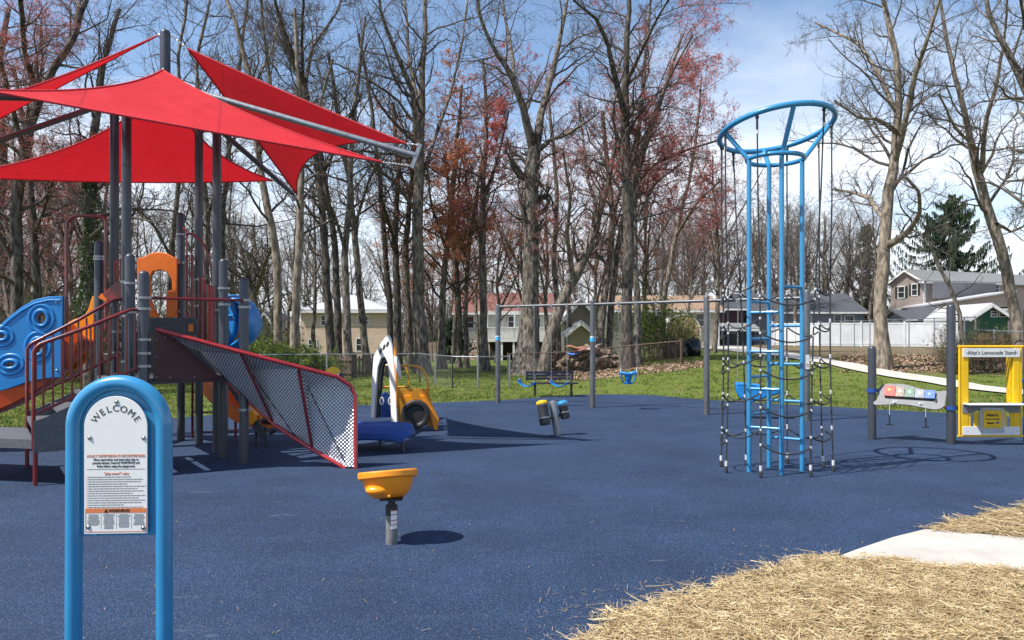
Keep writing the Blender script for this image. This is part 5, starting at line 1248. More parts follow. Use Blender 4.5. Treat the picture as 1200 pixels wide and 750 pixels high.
# metal climbing ramp
TR = [(183, 386, 9.12), (232, 399, 9.16), (282, 412.5, 9.22), (350, 430, 9.36), (395, 441.5, 9.52), (411, 452, 9.58), (416.5, 464, 9.60), (417, 549, 9.47)]
BR = [(262, 444, 9.95), (280, 460, 9.93), (302, 480, 9.88), (322, 498, 9.80), (345, 513.5, 9.72), (372, 530, 9.62), (405, 549, 9.50)]
TR3 = [at(*q) for q in TR]; BR3 = [at(*q) for q in BR]
rampm = bpy.data.materials.new('perforated_ramp_metal'); rampm.use_nodes = True
def ramp_mat():
    nt = rampm.node_tree; N = nt.nodes; L = nt.links; b = N['Principled BSDF']; b.inputs['Metallic'].default_value = .45; b.inputs['Roughness'].default_value = .34
    uv = N.new('ShaderNodeTexCoord'); mp = N.new('ShaderNodeMapping'); mp.inputs['Rotation'].default_value = (0, PI/2, 0)
    sp = N.new('ShaderNodeSeparateXYZ'); L.new(uv.outputs['Object'], sp.inputs[0])
    def math_(op, a, b_=None):
        n = N.new('ShaderNodeMath'); n.operation = op
        for i, v in enumerate((a, b_)):
            if v is None: continue
            if isinstance(v, (int, float)): n.inputs[i].default_value = v
            else: L.new(v, n.inputs[i])
        return n.outputs[0]
    s = 2*PI/.058
    x = math_('MULTIPLY', sp.outputs[0], s); z = math_('MULTIPLY', sp.outputs[2], s)
    u = math_('ADD', x, z); v = math_('SUBTRACT', x, z)
    h = math_('MULTIPLY', math_('SINE', math_('MULTIPLY', u, .62)), math_('SINE', math_('MULTIPLY', v, .62)))
    h = math_('ABSOLUTE', h)
    r = N.new('ShaderNodeValToRGB'); r.color_ramp.elements[0].position = .25; r.color_ramp.elements[0].color = (.19, .215, .26, 1)
    r.color_ramp.elements[1].position = .55; r.color_ramp.elements[1].color = (.74, .76, .80, 1); L.new(h, r.inputs[0]); L.new(r.outputs[0], b.inputs['Base Color'])
    bu = N.new('ShaderNodeBump'); bu.inputs['Strength'].default_value = .9; bu.inputs['Distance'].default_value = .012; L.new(h, bu.inputs['Height']); L.new(bu.outputs[0], b.inputs['Normal'])
    # punched holes between the studs
    hole = math_('LESS_THAN', h, .035); t = N.new('ShaderNodeBsdfTransparent'); mx = N.new('ShaderNodeMixShader'); out = N['Material Output']
    L.new(math_('MULTIPLY', hole, .9), mx.inputs[0]); L.new(b.outputs[0], mx.inputs[1]); L.new(t.outputs[0], mx.inputs[2]); L.new(mx.outputs[0], out.inputs[0])
ramp_mat()
# folded sheet: facets between rails with creases pushed away from the viewer
K = {k: at(*v) for k, v in dict(t0=(184, 388, 9.13), t1=(215, 396, 9.16), t2=(282, 414, 9.23), t3=(350, 432, 9.37), t4=(396, 443, 9.53), t5=(412, 455, 9.59), t6=(416, 466, 9.60), t7=(416, 547, 9.47),
    b0=(262, 443, 9.95), b1=(302, 479, 9.88), b2=(320, 495, 9.81), b3=(366, 526, 9.64), b4=(404, 547, 9.50), m1=(232, 411, 9.52), c1=(291, 432, 9.62), c2=(353, 521, 9.80), d1=(361, 453, 9.60), d2=(404, 541, 9.56)).items()}
fac = [('t0', 't1', 'm1'), ('t1', 't2', 'm1'), ('m1', 't2', 'b1'), ('m1', 'b1', 'b0'), ('t2', 'b2', 'b1'), ('t2', 'c1', 'b2'), ('c1', 'c2', 'b2'), ('t2', 't3', 'c1'), ('c1', 't3', 'c2'), ('c2', 't3', 'b3'), ('t3', 'd1', 'b3'), ('d1', 'd2', 'b3'), ('b3', 'd2', 'b4'),
       ('t3', 't4', 'd1'), ('d1', 't4', 't5'), ('d1', 't5', 't6'), ('d1', 't6', 'd2'), ('d2', 't6', 't7'), ('d2', 't7', 'b4')]
ks = list(K); m = MB(); m.add([K[k] for k in ks], [tuple(ks.index(q) for q in f) for f in fac])
m.v = [v for v in m.v]
rp = build('climbing_ramp', m, rampm, ps, smooth=False)
so = rp.modifiers.new('solid', 'SOLIDIFY'); so.thickness = .006
m = MB(); m.tube(TR3, .026, 14); m.tube(BR3, .026, 14)
build('rail', m, M['red'], rp)
m = MB(); m.tube([K['t2'], K['b2']], .016, 10); m.tube([K['t3']+Vector((0, -.01, 0)), K['b3']], .02, 10); build('divider', m, M['maroon'], rp)
m = MB(); m.tube([K['c1']+Vector((0, -.01, 0)), K['c2']+Vector((0, -.01, 0))], .006, 6); m.tube([K['d1']+Vector((0, -.01, 0)), K['d2']+Vector((0, -.01, 0))], .006, 6); m.tube([K['m1']+Vector((0, -.01, 0)), K['b1']+Vector((0, -.01, 0))], .006, 6)
m.tube([K['t2']+Vector((0, -.01, 0)), K['m1']+Vector((0, -.01, 0))], .004, 6)
build('crease_strip', m, M['black'], rp)
m = MB()
for q in ((282, 415), (325, 472), (320, 497), (350, 436), (379, 493), (394, 476), (414, 542), (360, 450), (346, 508)):
    t_ = at(q[0], q[1], 9.36); m.ball(t_, .008, 8)
build('bolt', m, M['chrome'], rp)
# stairs: landing, stringers, steps and railings
u = Vector((-.82, -.57, 0)).normalized()
def sw(px, A):     # point along u from A under pixel column px
    k = (px-CX)/F; t = (k*A.y-A.x)/(u.x-k*u.y); return A+u*t
F0 = Vector((f1.x, f1.y, 0)); F1 = sw(39.3, F0); B0 = Vector((b.x, b.y, 0)); B1 = sw(31.7, B0)
def zz(py, P): return EYE+(HZ-py)/F*P.y
sf0, sf1 = F0+u*.10, F1; sb0, sb1 = B0+u*.10, B1
for P0, P1_ in ((sf0, sf1), (sb0, sb1)):
    vs = []; st = MB()
    for off in (0, .04):
        w = Vector((.57, -.82, 0)).normalized()*(off if P0 is sf0 else -off)
        for (p, z) in ((P1_, .36), (P1_, .70), (P1_.lerp(P0, .12), .74), (P0, 1.16), (P0, .86), (P1_.lerp(P0, .25), .36)): vs.append(p+w+Vector((0, 0, z)))
    st.add(vs, [(0, 1, 2, 3, 4, 5), (11, 10, 9, 8, 7, 6)]+[(i, i+6, (i+1) % 6+6, (i+1) % 6) for i in range(6)])
    sn = build('stair_stringer', st, M['greydeck'], ps, smooth=False)
for i in range(4):
    t = (i+.5)/4; p = sf1.lerp(sf0, t); q = sb1.lerp(sb0, t); m = MB(); m.beam(p+Vector((0, 0, .62+.16*i)), q+Vector((0, 0, .62+.16*i)), .26, .05); build('step', m, M['greydeck'], ps, smooth=False)
# landing platform to the left
w = (B1-F1); m = MB(); l0 = F1+Vector((0, 0, .5)); l1 = B1+Vector((0, 0, .5)); c1_ = at(-60, 517, 8.6); c1_.z = .5; c2_ = c1_+w
for V4, th in (([l0+u*.0, l1, Vector((c2_.x, c2_.y, .5)), c1_], .1),):
    m.add(V4+[v-Vector((0, 0, th)) for v in V4], [(0, 1, 2, 3), (7, 6, 5, 4)]+[(i, 4+i, 4+(i+1) % 4, (i+1) % 4) for i in range(4)])
build('landing', m, M['greydeck'], ps, smooth=False)
for p in (F1+Vector((.02, .0, 0)), B1, F1.lerp(F0, .45)+w*.9, at(-30, 540, 8.7)):
    m = MB(); m.tube([(p.x, p.y, 0), (p.x, p.y, .52)], .024, 12); build('leg', m, M['maroon'], ps)
def railing(P0, P1_, side):
    """P0 at the deck, P1 at the bottom"""
    m = MB(); zt0, zt1 = 1.94, 1.53; zb0, zb1 = 1.26, .77
    if side == 'back': zt0, zt1, zb0, zb1 = 2.12, 1.54, 1.40, .86
    top = [P1_+Vector((0, 0, .40)), P1_+Vector((0, 0, zt1-.08)), P1_+Vector((0, 0, zt1-.03))-u*.02, P1_+Vector((0, 0, zt1+.01))-u*.06, P1_.lerp(P0, .5)+Vector((0, 0, (zt0+zt1)/2+.01)), P0+u*.14+Vector((0, 0, zt0)), P0+u*.05+Vector((0, 0, zt0))]
    m.tube(top, .021, 12)
    m.tube([P1_+Vector((0, 0, zb1)), P0+u*.07+Vector((0, 0, zb0))], .017, 10)
    n = 12
    for i in range(1, n):
        t = i/n; p = P1_.lerp(P0, t); m.tube([p+Vector((0, 0, lerp(zb1, zb0, t))), p+Vector((0, 0, lerp(zt1, zt0, t)-.01))], .012, 8)
    return build('railing', m, M['maroon'], ps)
railing(F0, F1, 'front'); railing(B0, B1, 'back')
# red slatted guards around the upper deck
def guard(px0, px1, y0a, y0b, y1, Y, m_, n=4):
    m = MB(); a = at(px0, y0a, Y); b_ = at(px1, y0b, Y); za = EYE+(HZ-y1)/F*Y
    m.tube([Vector((a.x, a.y, za)), a, b_, Vector((b_.x, b_.y, za))], .016, 10); m.tube([Vector((a.x, a.y, za)), Vector((b_.x, b_.y, za))], .016, 10)
    for i in range(1, n): p = a.lerp(b_, i/n); m.tube([(p.x, p.y, za), p], .011, 8)
    return build('guard_rail', m, m_, ps)
guard(218, 226, 299, 299, 372, 11.6, M['maroon']); guard(234, 240.5, 325, 327, 400, 10.9, M['maroon'], 3); guard(244.5, 250, 333, 337, 402, 10.6, M['red'], 3)
guard(134, 146, 306, 301, 334, 10.9, M['maroon'], 5)
m = MB(); g1 = Pl(((118-CX)/F*10.7, 10.7), ((146-CX)/F*10.7, 10.7))
m.plate([g1.loop([(119, 348), (138, 331), (146, 330), (146, 353), (125, 352)])], g1.A, g1.U, (0, 0, 1), .12, .01); gb = build('roof_panel', m, M['maroon'], ps)
m = MB(); m.plate([g1.loop([(118, 349), (122, 344), (129, 352), (127, 354)])], g1.A-Vector((0, .05, 0)), g1.U, (0, 0, 1), .04, .004); build('edge_trim', m, M['orange'], gb)
# curved handrail hoops (tall maroon arch at the slide, smaller ones by the upper deck)
def hoop(pts, Y, r, m_):
    m = MB(); m.tube(smoothpath([at(px, py, Y) for px, py in pts], 5), r, 12); return build('hoop', m, m_, ps)
hoop([(78, 395), (78, 330), (78, 270), (80, 260), (87, 254), (100, 253), (118, 254), (123, 257), (124, 268), (124, 330), (124, 386)], 10.9, .021, M['maroon'])
hoop([(218, 275), (226, 275), (240, 288), (247, 312), (249, 340)], 11.2, .016, M['maroon'])
hoop([(218.5, 330), (219, 280), (218, 270), (214, 268)], 11.8, .014, M['maroon'])
hoop([(238, 288), (240, 320), (240, 395)], 11.5, .012, M['maroon'])
# orange arch panel
ar = Pl(((163-CX)/F*12.0, 12.0), ((208-CX)/F*12.0, 12.0))
outer = [(163, 372), (161.5, 320), (161.5, 303), (170, 301), (178, 296.5), (187, 295.5), (196, 297), (203, 301), (208, 303), (208, 372)]
inner = [(176, 372), (180, 371), (176.5, 350), (176, 325), (180, 318.5), (189, 316.5), (197, 319), (202, 328), (202.5, 340), (197, 341), (195.5, 350), (195.5, 371)]
lp = [(163, 372), (161.5, 320), (161.5, 303), (170, 301), (178, 296.5), (187, 295.5), (196, 297), (203, 301), (208, 303), (208, 372), (195.5, 372), (195.5, 350), (197, 341), (202.5, 340), (202, 328), (197, 319), (189, 316.5), (180, 318.5), (176.5, 325), (177, 350), (182, 363), (188, 372)]
m = MB(); m.plate([ar.loop(lp)], ar.A, ar.U, (0, 0, 1), .06, .012); op_ = build('arch_panel', m, M['orange'], ps)
m = MB()
for s, x in ((1, 209.5), (-1, 160)): v = ar.p3(x, 308); m.box(v, (.06, .05, .05)); v = ar.p3(x, 365); m.box(v, (.06, .05, .05))
build('bracket', m, M['maroon'], op_)
# left slide: orange chute from the deck down past the left edge
def chute(path, w, h, th, m_, name='slide'):
    prof = [(-w/2, h), (-w/2+.03, .05), (-w/2+.1, 0), (w/2-.1, 0), (w/2-.03, .05), (w/2, h), (w/2+th, h), (w/2+th*.6, 0), (w/2-.08, -th), (-w/2+.08, -th), (-w/2-th*.6, 0), (-w/2-th, h)]
    m = MB(); m.sweep(prof, smoothpath(path, 6)); return build(name, m, m_, ps)
chute([at(112, 398, 11.3), at(95, 412, 11.3), at(72, 437, 11.2), at(40, 461, 11.1), at(0, 480, 11.0), at(-60, 494, 10.9), at(-110, 497, 10.8)], .5, .27, .04, M['redorange'])
wall_ = Pl(((75-CX)/F*11.5, 11.5), ((112-CX)/F*11.5, 11.5))
m = MB(); m.plate([wall_.loop([(77, 442), (77, 380), (88, 374), (98, 372), (104, 363), (109, 347), (111, 347), (111, 400), (100, 425)])], wall_.A, wall_.U, (0, 0, 1), .05, .012); build('slide_side', m, M['amber'], ps)
# blue bubble panel
bl = Pl(((-60-CX)/F*10.7, 10.7), ((75-CX)/F*10.85, 10.85))
lp = [(74.5, 347), (58, 347.5), (42, 351), (26, 360), (12, 371), (0, 382), (-14, 400), (-24, 425), (-28, 462), (-10, 461), (10, 456), (30, 449), (52, 444), (74.5, 442)]
holes = [(50, 373, 6.5, 7.5, 0), (46, 406, 6.5, 8.5, .2), (14, 427, 7, 3.2, -.1), (4, 394, 5, 3.2, 0)]
hl = [bl.loop([(cx+q[0], cy+q[1]) for q in circ(0, 0, rx, ry, 24, rot=ro)]) for cx, cy, rx, ry, ro in holes]
m = MB(); m.plate([bl.loop(lp)]+hl, bl.A, bl.U, (0, 0, 1), .07, .012); bb = build('bubble_panel', m, M['blue'], ps)
m = MB()
for (cx, cy, rx, ry, ro) in holes:
    m.tube([bl.p3(cx+q[0], cy+q[1])-Vector((0, .035, 0)) for q in circ(0, 0, rx+1.6, ry+1.6, 32, rot=ro)], .03, 12, closed=True); m.tube([bl.p3(cx+q[0], cy+q[1])-Vector((0, .02, 0)) for q in circ(0, 0, rx+8, ry+8, 32, rot=ro)], .030, 12, closed=True)
m.tube([bl.p3(*q)-Vector((0, .03, 0)) for q in ((73, 352), (58, 352), (42, 356), (26, 365), (12, 376), (0, 388))], .022, 8)
build('porthole_rim', m, M['blue'], bb)
m = MB()
for (cx, cy) in ((50, 378), (5, 396), (13, 427)):
    m = MB(); v = bl.p3(cx, cy)+Vector((0, .05, 0)); m.ball(v, .04, 12, (1.3, .6, 1)); build('porthole_knob', m, M['galv'], bb)
m = MB(); v = bl.p3(47, 411)+Vector((0, .06, 0)); m.ball(v, .045, 12, (1, .6, 1)); build('porthole_ball', m, M['yellow'], bb)
m = MB()
for q in ((68, 355), (69, 434)): m.ball(bl.p3(*q)-Vector((0, .04, 0)), .014, 10)
build('bolt', m, M['chrome'], bb)
# blue slide hood on the far right side and the slide behind
sec = [(262, 346), (279, 347), (280.5, 366), (278, 385), (270, 402), (264, 412), (260.5, 410), (260, 380)]
hp = Pl(((256-CX)/F*11.2, 11.2), ((305-CX)/F*11.0, 11.0))
m = MB()
prof = [(0, 0), (.05, .1), (.07, .28), (.05, .45), (-.02, .6)]
path = smoothpath([hp.p3(*q) for q in ((267, 351), (282, 352), (293, 362), (298, 378), (294, 392), (284, 402), (272, 408))], 6)
n = len(path); vs = []; fs = []
for i, p in enumerate(path):
    wv = .34*(1-.35*abs(i/n-.5))
    for j in range(9):
        a_ = (j/8-.5)*2.4; vs.append(p+Vector((0, math.sin(a_)*wv, 0))+(p-hp.p3(274, 380)).normalized()*(math.cos(a_)*.10-.06))
for i in range(n-1):
    for j in range(8): fs.append((i*9+j, i*9+j+1, (i+1)*9+j+1, (i+1)*9+j))
m.add(vs, fs); hd = build('slide_hood', m, M['blue'], ps); so = hd.modifiers.new('s', 'SOLIDIFY'); so.thickness = .03
m = MB(); m.plate([hp.loop([(262, 352), (266, 347), (276, 346.5), (281, 353), (281, 372), (279, 390), (270, 405), (263, 412), (260.5, 411), (261, 372)])], hp.A-Vector((0, .05, 0)), hp.U, (0, 0, 1), .12, .03); build('hood_side', m, M['blue'], hd)
m = MB(); m.tube([hp.p3(*q)-Vector((0, .13, 0)) for q in ((263, 377), (268, 371), (277, 370), (279, 374))], .016, 8); build('hood_lip', m, M['blue'], hd)
chute([at(232, 432, 12.3), at(244, 446, 12.3), at(258, 464, 12.2), at(276, 480, 12.0), at(296, 494, 11.8), at(315, 500, 11.7)], .5, .2, .04, M['orange'])
yp = Pl(((290-CX)/F*11.55, 11.55), ((306-CX)/F*11.55, 11.55)); m = MB(); m.plate([yp.loop([(292, 474), (298, 476), (304, 484), (305, 491), (300, 496.5), (294, 495), (291, 486)])], yp.A, yp.U, (0, 0, 1), .35, .02); build('slide_end', m, M['amber'], ps)
# rear ladder with rungs, and the dark step ladder under the deck
m = MB()
for px in (225.5, 276): p = at(px, 507, 12.4); m.tube([(p.x, p.y, 0), (p.x, p.y, 1.0)], .022, 10)
for y in (460, 483, 506): m.tube([at(225.5, y, 12.4), at(276, y, 12.4)], .013, 8)
build('rear_ladder', m, M['maroon'], ps)
m = MB(); p0 = at(270, 449, 11.5); p1 = at(310, 512, 11.4)
for off in (0, .45):
    m.beam(p0+Vector((0, off, 0)), p1+Vector((0, off, 0)), .04, .12)
for i in range(5): q = p0.lerp(p1, (i+.5)/5); m.box((q.x, q.y+.22, q.z), (.16, .45, .03))
sl = build('step_ladder', m, M['darkdeck'], ps, smooth=False)
for px, yy in ((300, 11.45), (311, 11.4)):
    p = at(px, 500, yy); m = MB(); m.tube([(p.x, p.y, 0), (p.x, p.y, .3)], .02, 10); build('leg', m, M['black'], sl)

# ---------------------------------------------------------------- welcome sign
sY = 3.52; cx_ = (140-CX)/F*sY; ang = math.radians(3)
ws = thing('welcome_sign', (cx_, sY, 0), 'light blue arched tube frame holding the white WELCOME rules board', 'sign')
SU = Vector((math.cos(ang), math.sin(ang), 0)); SV = Vector((0, 0, 1)); SN = Vector((math.sin(ang), -math.cos(ang), 0))
k = sY/F; SO = Vector((cx_, sY, EYE+(HZ-500)/F*sY))      # centre of the arc
def S3(px, py, n=0.0): return SO+SU*((px-140)*k)+SV*((500-py)*k)+SN*n
Rr = 51.2*k; m = MB()
path = [Vector((SO.x, SO.y, 0))-SU*(Rr+.006)-Vector((0, 0, .1))]+[SO-SU*(Rr+.004)-SV*.9]+[SO-SU*Rr*math.cos(a)+SV*Rr*math.sin(a) for a in np.linspace(0, PI, 33)]+[SO+SU*(Rr+.002)-SV*.9, Vector((SO.x, SO.y, 0))+SU*(Rr+.003)-Vector((0, 0, .1))]
m.tube(path, .0365, 28); build('frame', m, M['sky_blue'], ws)
def archloop(hw, cy, yb, cx=140, n=26): return [((cx-140-hw)*k, (500-yb)*k), ((cx-140+hw)*k, (500-yb)*k)]+[((cx-140+hw*math.cos(a))*k, (500-cy+hw*math.sin(a))*k) for a in np.linspace(0, PI, n)]
m = MB(); m.plate([archloop(44.5, 500, 627)], SO+SN*.000, SU, SV, .012, .002); build('back_panel', m, M['sky_blue'], ws)
bd = MB(); bd.plate([archloop(35.8, 499.5, 623.5, 139.2)], SO+SN*.026, SU, SV, .008, .0015); board = build('board', bd, M['board'], ws)
zt = .0306; UP = SV
m = MB(); word = 'WELCOME'; Rw = 28.0; angs = [143, 124, 107.5, 91, 72.5, 52, 33.5]
for ch, a in zip(word, angs):
    a = math.radians(a); U_ = SU*math.sin(a)-SV*math.cos(a); V_ = SU*math.cos(a)+SV*math.sin(a)
    m.text(ch, 10.8*k, S3(139.8+Rw*math.cos(a), 505.5-Rw*math.sin(a)*.98, zt), U_, V_)
m.text('Close supervision and smart play help to', 3.6*k, S3(139.5, 537.3, zt), SU, SV, bold=.0001, width=51*k)
m.text('prevent injuries. Read all WARNINGS and', 3.6*k, S3(139.5, 541.1, zt), SU, SV, bold=.0001, width=53*k)
m.text('Rules before using the playground.', 3.6*k, S3(139.5, 545, zt), SU, SV, bold=.0001, width=43*k)
m.box(S3(139.5, 548.4, zt), (66*k, .0006, .25*k), (0, 0, ang))
build('lettering', m, M['ink'], board, smooth=False)
m = MB(); m.text('ADULT SUPERVISION IS RECOMMENDED', 4.2*k, S3(139.5, 533, zt), SU, SV, width=66*k)
m.text('"play smart" rules', 4.4*k, S3(140, 553.5, zt), SU, SV, width=28*k)
m.box(S3(139.5, 596.5, zt), (69*k, .0006, 5.2*k), (0, 0, ang))
for (x, y, w_, h_) in ((105.2, 609, .6, 25), (173.8, 609, .6, 25), (139.5, 621, 69, .7)): m.box(S3(x, y, zt), (w_*k, .0006, h_*k), (0, 0, ang))
for i in range(14): m.box(S3(106.5, 557.3+i*2.7, zt), (.8*k, .0006, .8*k), (0, 0, ang))
build('orange_print', m, M['orangeink'], board, smooth=False)
m = MB(); m.text('WARNING', 4.6*k, S3(143, 596.6, zt+.001), SU, SV, bold=.0004, width=24*k)
tri = [S3(128.4, 594.2, zt+.001), S3(126, 598.7, zt+.001), S3(130.8, 598.7, zt+.001)]; m.add(tri+[v+SN*.0008 for v in tri], [(0, 1, 2), (3, 5, 4), (0, 3, 4, 1), (1, 4, 5, 2), (2, 5, 3, 0)])
build('warning_lettering', m, M['ink'], board, smooth=False)
# the small print is too fine to read in the photo: broken grey lines
m = MB(); r = random.Random(3)
for i in range(14):
    x = 108; y = 557.5+i*2.7; end = 108+[48, 62, 60, 44, 66, 56, 63, 50, 65, 57, 64, 60, 40, 62][i]
    while x < end:
        w_ = r.uniform(1.2, 4.6); w_ = min(w_, end-x); m.box(S3(x+w_/2, y, zt), (w_*k, .0005, .85*k), (0, 0, ang)); x += w_+.7
for c_ in range(4):
    cx0 = 114+c_*17.2
    for i in range(13-[3, 0, 1, 3][c_]):
        m.box(S3(cx0, 601+i*1.35, zt), (r.uniform(10, 14.5)*k, .0005, .5*k), (0, 0, ang))
    if c_: m.box(S3(cx0-8.6, 609, zt), (.25*k, .0005, 17*k), (0, 0, ang))
build('small_print', m, M['greyink'], board, smooth=False)
for q in ((140.3, 470.2), (110, 512), (171, 512.5), (108.3, 615.5), (170.5, 616.8)):
    m = MB(); p = S3(*q, .03); m.ball(p, .0085, 14, (1, .8, 1)); m.lathe([(.0105, 0), (.0105, .002)], p, 18, Matrix.Rotation(PI/2, 3, 'X')); build('bolt', m, M['chrome'], ws)

# ---------------------------------------------------------------- orange spinner seat
sp_ = thing('spinner_seat', (-.94, 6.0, 0), 'tilted orange bowl seat on a short grey post in the blue rubber', 'spinner')
bx_, by_ = -.94, 6.0
m = MB(); m.lathe([(.046, -.03), (.046, .228), (.047, .229), (.047, .30), (.035, .302)], (bx_, by_, 0), 28); pt_ = build('post', m, M['greydeck'] if False else mat('worn_grey_post', (.20, .20, .20), .6, .2, (.13, .13, .13), 9, .1), sp_)
m = MB(); m.lathe([(.0475, .225), (.0475, .302), (.03, .303), (.027, .345), (.03, .35), (.03, .352)], (bx_, by_, 0), 24); m.box((bx_, by_, .352), (.17, .12, .015)); build('bearing', m, M['black'], sp_)
m = MB(); L_ = []
for i in range(7):
    a0 = -PI/2+.15+.0*i; a1 = a0+.98
def curved_label(a0, a1, z0, z1, r, mm, nm, par):
    m = MB(); n = 8; vs = []
    for i in range(n+1):
        a = lerp(a0, a1, i/n)
        for z in (z0, z1): vs.append((bx_+r*math.cos(a), by_+r*math.sin(a), z))
    m.add(vs, [(2*i, 2*i+2, 2*i+3, 2*i+1) for i in range(n)]); return build(nm, m, mm, par)
lb = curved_label(-1.55, -.35, .125, .27, .0482, M['board'], 'label', pt_)
m = MB()
for z in (.262, .232, .187, .152):
    vs = []
    for i in range(9):
        a = lerp(-1.55, -.35, i/8)
        for z_ in (z, z+.007): vs.append((bx_+.0488*math.cos(a), by_+.0488*math.sin(a), z_))
    m.add(vs, [(2*i, 2*i+2, 2*i+3, 2*i+1) for i in range(8)])
build('label_stripe', m, mat('red_print', (.5, .06, .03), .5), pt_)
tilt = Matrix.Rotation(math.radians(-5), 3, 'Y') @ Matrix.Rotation(math.radians(-14), 3, 'X')
m = MB()
prof = [(.07, .0), (.115, .008), (.155, .035), (.18, .08), (.197, .135), (.20, .150), (.222, .153), (.232, .165), (.235, .205), (.226, .218), (.208, .218), (.196, .205), (.18, .15), (.14, .085), (.07, .055), (.01, .05)]
m.lathe(prof, (0, 0, 0), 48)
for v in m.v:      # a bowl that is higher at the back and pinched at the sides
    v.y *= .95; th = max(0, v.z-.1)/.12; v.z += th*.018*math.sin(math.atan2(v.y, v.x)*1)
m.v = [tilt @ v+Vector((bx_-.022, by_, .352)) for v in m.v]
sb = build('bowl', m, M['amber'], sp_)
m = MB(); m.ball((bx_-.095, by_-.105, .438), .078, 20, (1.15, .85, .55)); m.ball((bx_+.005, by_-.150, .40), .012, 12); build('foot_mould', m, M['amber'], sb)

# ---------------------------------------------------------------- bongo drums
dY = 12.7; dp = gnd(653.5, 510)
dr = thing('drum_set', (dp.x, dp.y, 0), 'pair of black tube drums with yellow and blue heads on a leaning grey post', 'play drums')
m = MB(); tp = at(648, 472, dY+.02); bt = Vector((dp.x, dp.y, -.03)); ax = (tp-bt).normalized()
m.tube([bt, bt+ax*.3, tp, tp+ax*.02, tp+ax*.035], [.062, .062, .062, .055, .03], 22); build('post', m, M['galv'], dr)
def drum(t, b_, r, capm, nm):
    a, b2 = at(*t), at(*b_); m = MB(); d = (a-b2).normalized()
    m.tube([b2, b2+d*.02, b2+d*.02, b2+d*.12, b2+d*.121, b2+d*.13, a], [r*.86, r*.9, r, r, r*1.05, r*.94, r*.94], 28); o = build('drum', m, M['black'], dr)
    m = MB(); m.tube([a-d*.035, a-d*.03, a, a+d*.025, a+d*.035], [r*1.0, r*1.08, r*1.08, r*.8, r*.3], 28); build('drum_head', m, capm, o)
    m = MB(); m.tube([b2+d*.105, b2+d*.125], [r*1.1, r*1.1], 28); build('band', m, M['clamp'], o)  # clamp band, pale so that it also draws a glint
    m = MB(); m.tube([a-d*.052, a-d*.042], [r*.99, r*.99], 28); build('rim', m, M['clamp'], o)  # pale ring drawn as a glint on the black drum
    return b2+d*.115
e1 = drum((635, 471.5, 12.68), (639.3, 498, 12.6), .092, M['yellow'], 1); e2 = drum((659, 471.5, 12.8), (662.8, 490.5, 12.8), .082, M['sky_blue'], 2)
m = MB(); c_ = at(651, 490, dY); m.beam(e1, c_, .03, .035); m.beam(c_, e2, .03, .035); build('bracket', m, M['black'], dr)

# ---------------------------------------------------------------- swing set
SW = [(583.5, 19.2, 356), (694.5, 17.85, 350.5), (828, 16.2, 345.5), (945.5, 15.0, 339)]
SWP = [Vector(((px-CX)/F*Y, Y, EYE+(HZ-t)/F*Y)) for px, Y, t in SW]; zb = 2.40
sf = thing('swing_frame', (SWP[0].x, SWP[0].y, 0), 'four-post grey steel swing frame with one long top beam along the lawn edge', 'swing frame')
for i, p in enumerate(SWP):
    m = MB(); m.post(p.x, p.y, -.05, p.z, .062, 22); po = build('post', m, M['swing'], sf)
    if i < 2:
        m = MB(); z = EYE+(HZ-[396, 397][i])/F*p.y; m.lathe([(.0635, z-.06), (.0635, z+.05)], (p.x, p.y, 0), 22); s_ = build('sticker', m, mat('blue_white_sticker', (.06, .42, .75), .4), po)
        m = MB(); m.lathe([(.064, z+.03), (.064, z+.055)], (p.x, p.y, 0), 22); build('sticker_band', m, M['white'], s_)
    if i == 3:
        m = MB(); z = EYE+(HZ-424)/F*p.y; m.box((p.x-.01, p.y-.064, z), (.075, .004, .28)); s_ = build('sticker', m, M['white'], po)
        m = MB(); m.box((p.x-.01, p.y-.067, z-.05), (.06, .003, .015)); m.box((p.x-.01, p.y-.067, z-.09), (.06, .003, .008)); build('sticker_print', m, mat('red_print', (.5, .06, .03), .5), s_)
def beamz(P): return zb
for i in range(3):
    m = MB(); a_, b_ = SWP[i].copy(), SWP[i+1].copy(); a_.z = b_.z = zb; m.tube([a_, b_], .034, 16); build('beam', m, M['swing'] if i < 2 else M['swing'], sf)
def on_beam(i, px):
    a_, b_ = SWP[i], SWP[i+1]; kk = (px-CX)/F; t = (kk*a_.y-a_.x)/((b_.x-a_.x)-kk*(b_.y-a_.y)); p = a_.lerp(b_, t); p.z = zb; return p
hang = {}
for i, pxs_ in ((0, (608.5, 626, 646, 664.5)), (1, (725, 745.5, 769)), (2, (865, 908))):
    for px in pxs_:
        p = on_beam(i, px); hang[px] = p; hg = MB(); hg.lathe([(.038, -.03), (.046, -.03), (.046, .03), (.038, .03)], p, 14, Matrix.Rotation(PI/2, 3, 'X') @ Matrix.Rotation(math.radians(-40), 3, 'Y'))
        hg.box(p+Vector((0, 0, -.06)), (.03, .03, .06)); build('hanger', hg, M['clamp'], sf)
def chain(mb, a, b, r=.0075):
    a = Vector(a); b = Vector(b); d = b-a; L = d.length; d.normalize(); n = int(L/.045); ref = Vector((1, 0, 0)); s1 = d.cross(ref).normalized(); s2 = d.cross(s1)
    for i in range(n):
        c = a+d*(L*(i+.5)/n); s = s1 if i % 2 else s2
        pts = [c+d*.028*math.cos(q)+s*.012*math.sin(q) for q in np.linspace(0, 2*PI, 7)[:-1]]
        mb.tube(pts, r*.62, 4, closed=True)
